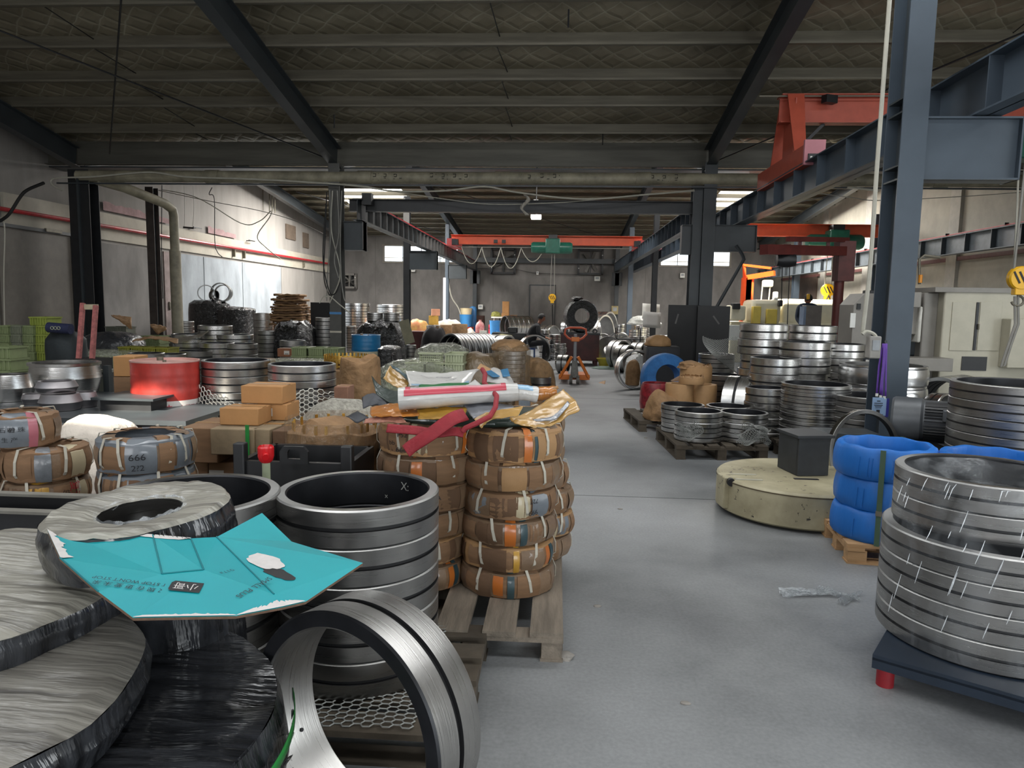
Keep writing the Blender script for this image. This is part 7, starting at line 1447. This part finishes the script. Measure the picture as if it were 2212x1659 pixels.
# brown net mounds and ring stack
m1 = stack(1107, 10.2, 758, 58, 7, .05, 'in the stack under brown film at the centre', .04, 48, 'dull')
blob('kraft_paper_cover', 'brown kraft paper heaped over the ring stack at the centre', 'paper', (m1[0]-.05, 10.3, m1[4]+.002), .26, .26, .16, KRAFT, 5, 2, .15, .3, top=.7)
blob('brown_film_cover', 'brown dusty film hanging over the ring stack at the centre', 'film', (m1[0]-.02, 10.25, .05), .27, .28, m1[4]+.08, film('brown_film', '8a755a', .30, .2, .7, 8, (1, 1, .5), .25), 9, 2.4, .06, .85, top=.15, nu=48, nv=20)
o = blob('brown_film_mound', 'sloping brown film mound left of the covered ring stack', 'film', (X_at(1030, 9.9, .4), 10.0, 0), .42, .4, .88, film('brown_film_dull', '6d5c45', 1, .4, .7, 6), 12, 2, .08, .15, top=.85, nu=48, nv=20)
o = blob('netted_bag', 'brown woven bag right of the covered ring stack', 'bag', (X_at(1162, 11.2, .3), 11.2, 0), .28, .3, .74, M('brown_woven', '7c6142', .8, var=.25, scale=14, bump=.6, bscale=20), 15, 2, .12, .25, top=.7)
o = blob('paper_bundle', 'orange brown paper bundle at the foot of the woven bag', 'paper', (X_at(1142, 9.9, .2), 9.95, 0), .2, .2, .33, KRAFT, 17, 2.4, .1, .5, top=.4)
o = blob('brown_film_mound', 'low brown heap behind the film mound at the centre', 'film', (X_at(1080, 12, .4), 12.2, 0), .9, .5, .72, M('brown_heap', '5d4c33', .8, var=.4, scale=8, bump=.6, bscale=14), 21, 2.4, .1, .4, top=.5)
for i, (px, py, w) in enumerate(((1130, 818, 58), (1168, 822, 46))): stack(px, 11.3-.3*i, py-8, w, 2, .02, ('left', 'right')[i]+' flat pair on the floor right of the bag heap', .03, 40, 'dull')
cz(1120, 1144, .05, .42, 8.6, .3, 'grey strapped carton behind the bag heap', STN)
# big dark lying rings
for k in range(6): lying(985, 0, 15.4, .46, .16, -42, 'dark ring on edge, '+('frontmost', 'second', 'third', 'fourth', 'fifth', 'rearmost')[k]+' in the row before the brown paper rings', 'row of dark rings on edge', .04, 'dull', 0, None, 44).location = (X_at(985, 15.4, .5)+.165*.72*k, 15.4+.165*.8*k, .461)
lying(1020, 0, 14.4, .23, .3, 55, 'small dark ring lying before the row of dark rings', 'dark rings at the centre', .05, 'dull'); lying(1062, 0, 17.2, .42, .5, 60, 'greenish dark ring lying right of the row of dark rings', 'dark rings at the centre', .06, 'dull')
o = blob('yellow_drum', 'olive yellow drum lying beside the greenish dark ring', 'drum', (X_at(1084, 18.2, .3), 18.2, 0), .28, .3, .82, M('olive_yellow', '8a8350', .6, var=.3), 4, 3, .02, .9, top=.1)
o = MB().box((X_at(1100, 18.6, .4), 18.6, .42), (.9, .4, .84)).box((X_at(1108, 18.6, .9), 18.6, .9), (.25, .3, .16)).build('black_vice_bench', BLACKP, bevel=.03); tag(o, 'black bench with dark fixtures behind the brown film heap', 'bench')
lying(1150, 0, 17.5, .42, .18, 25, 'thin bright ring on edge before the seated worker', 'standing rings', .04, 'steel')
# far left of centre: paper rings, yellow cartons, bottles, red bench
for i, (px, Y, pyt, w) in enumerate(((967, 22.5, 702, 32), (993, 22.0, 700, 34))):
    X, Y2, Ro, zt = paper(px, Y, pyt, w, .45, ('left', 'right')[i]+' brown paper wrapped ring among the far goods', KRAFT); o = MB().box((X, Y, .224), (.6, .5, .448)).build('stand_box', BLACKP); tag(o, ('left', 'right')[i]+' dark box under the far paper wrapped rings', 'box')
stack(938, 23, 703, 34, 5, .02, 'in the small stack under the yellow carton', .04, 32, 'steel'); 
zc_ = Z_at(702, X_at(937, 23, 1), 23); YC = M('yellow_carton', 'd9a94a', .7, var=.1); PC = M('pink_carton', 'd99a7a', .7, var=.1)
cz(926, 944, zc_+.004, zc_+.30, 22.9, .3, 'yellow carton in the sun on the small ring stack', YC); cz(931, 948, zc_+.304, zc_+.52, 22.9, .25, 'pinkish carton on top of the yellow one', PC, None, .3)
blob('yellow_bag', 'bright yellow and pink bag in the sun beside the dark far column', 'bag', (X_at(903, 24.5, .7), 24.5, 0), .36, .3, 1.0, M('yellow_pink_bag', 'e0b765', .7, 0, col2='c9775a', scale=3), 7, 2.2, .12, .6, top=.3)
o = MB().box((X_at(905, 20.5, .6), 20.5, .38), (.8, .4, .76)).build('red_brown_chest', M('red_brown', '4b1d1b', .6, var=.2), bevel=.02); tag(o, 'dark red chest before the yellow and pink bag', 'chest')
blob('dark_jacket', 'dark jacket thrown over the goods right of the red chest', 'jacket', (X_at(936, 19.5, .8), 19.6, 0), .36, .3, .92, M('dark_cloth', '1c191b', .9, var=.2), 9, 2.2, .12, .5, top=.5)
blob('white_sack', 'crumpled white sack behind the paper wrapped rings', 'sack', (X_at(968, 25, .8), 25, 0), .55, .4, 1.0, WCLOTH, 11, 2.4, .12, .5, top=.4); blob('white_sack', 'white crumpled bags beside the far paper rings', 'sack', (X_at(1012, 24, .5), 24, 0), .3, .3, .72, WCLOTH, 13, 2, .2, .4, top=.5)
def bucket(px, Y, z0, R, H, mat, name, label, cat): o = lathe_thing(name, label, cat, px, Y, z0, [(0, .01), (R*.86, 0), (R, H*.96), (R*1.04, H*.96), (R*1.04, H), (R*.9, H), (R*.9, H*.9), (0, H*.88)], mat, None, 28); return o
bucket(1007, 32, .55, .30, .55, M('bucket_blue', '3d8ccb', .4, var=.05), 'blue_bucket', 'light blue bucket under the hanging white hose', 'bucket'); bucket(1007, 32, 1.105, .27, .28, M('bucket_cream', 'd8c8a0', .4, var=.05), 'cream_bucket', 'cream bucket stacked on the light blue one', 'bucket'); bucket(1007, 32, .0, .34, .545, M('bucket_red', 'cf4b30', .4, var=.05), 'red_bucket', 'orange red bucket under the light blue one', 'bucket')
lathe_thing('blue_cylinder', 'tall blue gas cylinder right of the stacked buckets', 'cylinder', 1021, 32.3, 0, [(0, 0), (.16, 0), (.17, .05), (.17, 1.35), (.12, 1.45), (.05, 1.48), (0, 1.48)], M('cyl_blue', '2f6da3', .45, var=.1)); lathe_thing('brown_barrel', 'dark brown barrel between the blue cylinder and red bench', 'barrel', 1033, 33, 0, [(0, 0), (.3, 0), (.32, .5), (.3, 1.05), (0, 1.06)], M('brown_barrel', '4a322a', .7, var=.2))
lathe_thing('plastic_bottle', 'white plastic bottle with red print before the red bench', 'bottle', 1037, 25, .55, [(0, 0), (.15, 0), (.16, .05), (.16, .26), (.12, .36), (.05, .42), (.05, .47), (0, .47)], M('bottle_white', 'd9b3ae', .5, 0, col2='c25a60', scale=6)); o = MB().box((X_at(1036, 25, .3), 25, .274), (.5, .4, .548)).build('bottle_stand', DGREY); tag(o, 'grey box under the white plastic bottle', 'box')
lathe_thing('white_cup', 'small cream tub beside the white bottle', 'tub', 1044, 24.2, .5, [(0, 0), (.1, 0), (.13, .17), (.1, .17), (.08, .02)], WHITEP); o = MB().box((X_at(1045, 24.2, .3), 24.2, .249), (.4, .3, .498)).build('tub_stand', DGREY); tag(o, 'dark box under the small cream tub', 'box')
rb = thing('red_bench', 'bright red steel bench with scalloped top behind the seated worker', 'bench', (0, 0, 0)); a, b = P(1055, 733, 30.5), P(1166, 703, 30.5); RBM = M('bench_red', 'cf2a3c', .45, var=.05)
MB().box(((a.x+b.x)/2, 30.9, b.z/2), (b.x-a.x, .8, b.z)).build('bench_body', RBM, rb, bevel=.02); MB().box(((a.x+b.x)/2, 30.48, b.z-.16), (b.x-a.x, .03, .04)).build('bench_groove', M('bench_dark_red', '8c1a26', .5), rb, smooth=0)
for k in range(10): MB().lathe([(0, 0), (.09, 0), (.06, .05), (0, .06)], 12, c=(a.x+.15+k*(b.x-a.x-.3)/9, 30.7, b.z)).build('black_knob', BLACKP, rb)
cz(1083, 1099, b.z+.02, b.z+.5, 31.0, .4, 'brown carton, left in the pile on the red bench', CARDL); cz(1085, 1099, b.z+.504, b.z+1.0, 31.0, .4, 'brown carton on top of the pile on the red bench', CARDL); cz(1102, 1116, b.z+.02, b.z+.42, 31.1, .4, 'brown carton at the right on the red bench', CARD)
st = thing('white_stool_frame', 'white steel trestle standing on the red bench', 'trestle', (X_at(1080, 30.7, 1.5), 30.7, b.z+.01)); MB().box((0, 0, .3), (.72, .3, .06)).build('top_bar', WHITEP, st, smooth=0)
for s in (-1, 1): MB().beam((s*.28, 0, 0), (s*.24, 0, .3), .06, .06, up=(0, 1, 0)).build('leg', WHITEP, st, smooth=0)
MB().box((0, 0, .15), (.06, .2, .3)).build('blue_post', NAVY, st, smooth=0); blob('green_bag', 'crumpled green yellow bag on the white trestle', 'bag', (X_at(1071, 30.7, 1.5), 30.7, b.z+.345), .2, .15, .22, M('green_yellow_bag', '7d7c3a', .7, var=.3), 4, 2, .2, .3, top=.6)
bucket(1069, 26.5, .35, .2, .62, M('bucket_sky', '4f98d8', .45, var=.04), 'blue_bin', 'light blue plastic bin before the red bench', 'bin'); o = MB().box((X_at(1069, 26.5, .2), 26.5, .174), (.5, .4, .348)).build('bin_stand', DGREY); tag(o, 'grey box under the light blue bin', 'box'); bucket(1081, 26.3, .35, .15, .25, MATS['bucket_sky'], 'blue_tub', 'small light blue tub right of the blue bin', 'tub'); o = MB().box((X_at(1081, 26.3, .2)+.1, 26.3, .174), (.3, .4, .348)).build('tub_stand', DGREY); tag(o, 'grey box under the small blue tub', 'box')
for k in range(5): lying(1100, 0, 25.6, .40, .19, -60, 'bright thin ring, '+('leftmost', 'second', 'third', 'fourth', 'rightmost')[k]+' of the row leaning before the red bench', 'bright rings before the red bench', .03, 'bright', 0, .75, 36).location = (X_at(1100, 25.6, .7)+.2*.87*k, 25.6+.2*.5*k, .775)
o = MB().box((X_at(1118, 25.9, .2), 25.95, .185), (1.7, .8, .37)).build('low_table', DGREY); tag(o, 'low dark table under the bright rings before the red bench', 'table')
# ================================================================== PEOPLE
def skinbody(name, pts, edges, radii, mat, parent, sub=2):
    me = bpy.data.meshes.new(name); me.from_pydata(pts, edges, []); o = bpy.data.objects.new(name, me); COL.objects.link(o); o.parent = parent
    sk = o.modifiers.new('skin', 'SKIN'); sk.use_smooth_shade = True; ss = o.modifiers.new('sub', 'SUBSURF'); ss.levels = sub; ss.render_levels = sub
    me.skin_vertices  # layer exists once the modifier is there
    if not me.skin_vertices: me.attributes
    for i, r in enumerate(radii): me.skin_vertices[0].data[i].radius = (r, r) if isinstance(r, (int, float)) else r
    me.skin_vertices[0].data[0].use_root = True
    me.materials.append(mat); return o
DARKC = M('dark_work_clothes', '17181b', .85, 0, var=.25, scale=8, bump=.4, bscale=12); HAIR = M('black_hair', '12100f', .7, var=.2)
def head(parent, c, face, tilt, hair=True, s=1.):
    """head with face towards +face angle (z rotation), tilt forward"""
    m = Matrix.Translation(c) @ Matrix.Rotation(face, 4, 'Z') @ Matrix.Rotation(tilt, 4, 'Y')
    def fn(u, v):
        a = 2*PI*u; t = PI*v; x, y, z = math.sin(t)*math.cos(a), math.sin(t)*math.sin(a), math.cos(t)
        jaw = 1-.22*max(0, -z)**1.5; return (.098*x*jaw+(.012 if z < -.3 and x > .3 else 0), .077*y*jaw, .118*z)
    o = MB().at(m).grid(fn, 28, 18, cu=True).build('head', SKIN, parent)
    MB().at(m).add([(.095, -.012, .015), (.095, .012, .015), (.122, 0, -.03), (.092, -.017, -.035), (.092, .017, -.035)], [(0, 1, 2), (0, 2, 3), (1, 4, 2), (3, 2, 4)]).build('nose', SKIN, parent)
    for sg in (-1, 1):
        MB().at(m @ Matrix.Translation((-.005, sg*.078, -.005))).box((0, 0, 0), (.035, .015, .06)).build('ear', SKIN, parent, bevel=.006)
        MB().at(m @ Matrix.Translation((.088, sg*.03, .018))).box((0, 0, 0), (.012, .022, .008)).build('eye', BLACKINK, parent)
    MB().at(m).box((.093, 0, -.06), (.012, .045, .007)).build('mouth', M('lips', '6d3a33', .6), parent)
    if hair:
        def hf(u, v):
            a = 2*PI*u; t = PI*.62*v; x, y, z = math.sin(t)*math.cos(a), math.sin(t)*math.sin(a), math.cos(t)
            if x > .35: z = max(z, .42)
            return (.108*x-.006, .088*y, .128*z+.006*nz(x*9, y*9, z*9))
        MB().at(m).grid(hf, 28, 12, cu=True).build('hair', HAIR, parent)
def hand(parent, w, d, side):
    """palm with five fingers from wrist point w along direction d"""
    w = Vector(w); d = Vector(d).normalized(); s = d.cross(Vector((0, 0, 1))).normalized()*side; n = s.cross(d)*side
    pts = [tuple(w), tuple(w+d*.05), tuple(w+d*.09)]; ed = [(0, 1), (1, 2)]; rad = [.022, (.036, .018), (.036, .016)]
    for k, (off, L) in enumerate(((-.027, .065), (-.009, .078), (.009, .074), (.027, .058))):
        i = len(pts); b = w+d*.085+s*off; pts += [tuple(b), tuple(b+d*L*.5-Vector((0, 0, .012))), tuple(b+d*L*.8-Vector((0, 0, .035)))]; ed += [(2, i), (i, i+1), (i+1, i+2)]; rad += [.009, .0085, .007]
    i = len(pts); b = w+d*.03-s*.03; pts += [tuple(b), tuple(b+d*.035-s*.03), tuple(b+d*.06-s*.035-Vector((0, 0, .015)))]; ed += [(1, i), (i, i+1), (i+1, i+2)]; rad += [.012, .011, .009]
    skinbody('hand', pts, ed, rad, SKIN, parent, 1)
def worker():
    Y = 20.2; X = X_at(1146, Y, .8); o = thing('person', 'worker in dark clothes sitting bent forward before the red bench', 'person', (X, Y, 0))
    # faces +x (towards the right of the picture)
    pts = [(0, 0, .50), (.03, 0, .66), (.10, 0, .84), (.19, 0, .98), (.25, 0, 1.07),
           (.21, -.17, .95), (.24, -.24, .74), (.42, -.17, .66), (.21, .17, .95), (.24, .24, .74), (.42, .17, .66),
           (.02, -.11, .47), (.22, -.15, .50), (.42, -.16, .50), (.40, -.16, .28), (.38, -.16, .09), (.48, -.16, .045),
           (.02, .11, .47), (.22, .15, .50), (.42, .16, .50), (.42, .16, .28), (.40, .16, .09), (.50, .16, .045)]
    ed = [(0, 1), (1, 2), (2, 3), (3, 4), (3, 5), (5, 6), (6, 7), (3, 8), (8, 9), (9, 10), (0, 11), (11, 12), (12, 13), (13, 14), (14, 15), (15, 16), (0, 17), (17, 18), (18, 19), (19, 20), (20, 21), (21, 22)]
    rad = [(.15, .17), (.14, .16), (.15, .18), (.12, .16), .06, .075, .06, .042, .075, .06, .042, .10, .085, .07, .058, .045, .04, .10, .085, .07, .058, .045, .04]
    skinbody('body', pts, ed, rad, DARKC, o)
    MB().tube([(.24, 0, 1.05), (.28, 0, 1.13)], .052, 12).build('neck', SKIN, o)
    head(o, Vector((.31, 0, 1.21)), 0, .35); hand(o, (.42, -.17, .66), (.9, .25, -.25), 1); hand(o, (.42, .17, .66), (.9, -.25, -.25), -1)
    for s in (-1, 1): MB().box((.46, s*.16, .035), (.26, .095, .07)).build('shoe', BLACKP, o, bevel=.02)
    s_ = thing('stool', 'low stool under the seated worker', 'stool', (X, Y, 0)); MB().box((0, 0, .33), (.3, .3, .04)).build('seat', M('stool_blue', '2c4a7c', .5), s_, smooth=0)
    for a in (-1, 1):
        for b in (-1, 1): MB().box((a*.12, b*.12, .155), (.04, .04, .31)).build('leg', MATS['stool_blue'], s_, smooth=0)
worker()
def worker2():
    Y = 17.7; X = X_at(1744, Y, 1.5); o = thing('person', 'worker in dark jacket with red collar and yellow lit head behind the control box', 'person', (X, Y, 0))
    zt = Z_at(634, X, Y); k = zt-.0; sh = zt-.30
    pts = [(0, 0, .92), (0, 0, 1.1), (0, 0, sh-.1), (0, 0, sh), (0, 0, sh+.07), (-.2, 0, sh-.03), (-.25, -.05, sh-.3), (-.2, -.22, sh-.45), (.2, 0, sh-.03), (.25, -.05, sh-.3), (.2, -.22, sh-.45), (-.1, 0, .85), (-.11, 0, .47), (-.11, .02, .08), (-.11, -.1, .04), (.1, 0, .85), (.11, 0, .47), (.11, .02, .08), (.11, -.1, .04)]
    ed = [(0, 1), (1, 2), (2, 3), (3, 4), (3, 5), (5, 6), (6, 7), (3, 8), (8, 9), (9, 10), (0, 11), (11, 12), (12, 13), (13, 14), (0, 15), (15, 16), (16, 17), (17, 18)]
    skinbody('body', pts, ed, [(.17, .13), (.16, .12), (.18, .13), (.13, .11), .06, .08, .06, .045, .08, .06, .045, .11, .07, .05, .045, .11, .07, .05, .045], M('navy_jacket', '1c2738', .8, var=.2), o)
    MB().lathe([(.075, sh+.03), (.12, sh-.0), (.17, sh-.04), (.2, sh-.10)], 24).build('red_collar', M('red_collar', 'b03a4c', .7), o)
    head(o, Vector((0, .0, zt-.13)), PI*.65, .1, True)
    MB().at(Matrix.Translation((-.03, -.085, zt-.08))).box((0, 0, 0), (.07, .05, .13)).build('yellow_headlamp', YELLOW, o, bevel=.015)
    hand(o, (-.2, -.22, sh-.45), (.1, -.9, -.3), 1); hand(o, (.2, -.22, sh-.45), (-.1, -.9, -.3), -1)
worker2()
# small scraps of paper and dirt on the aisle floor
for i, (px, py) in enumerate(((1395, 946), (1340, 1100), (1580, 1090), (1290, 1310), (1480, 1520), (1585, 870), (1650, 1005))):
    o = blob('floor_scrap', 'tiny grey scrap on the floor, '+('near the grey pallet', 'in the middle of the aisle', 'left of the cream base', 'right of the aisle pallet', 'in the foreground of the aisle', 'beside the tall plates', 'below the right pallet corner')[i], 'debris', G(px, py), .02, .012, .008, MATS['lump_grey'], i, 2, .3, .4, top=.5, nu=12, nv=6)
# keep every label to sixteen words
for _o in list(COL.objects):
    _l = _o.get('label')
    if _l and len(_l.split()) > 16:
        for _a, _b in (('steel ring,', 'ring,'), (' from top', '-from-top'), ('behind the grey pallet', ''), (' the ', ' ')):
            if len(_l.split()) > 16: _l = ' '.join(_l.replace(_a, _b).split())
        _o['label'] = _l
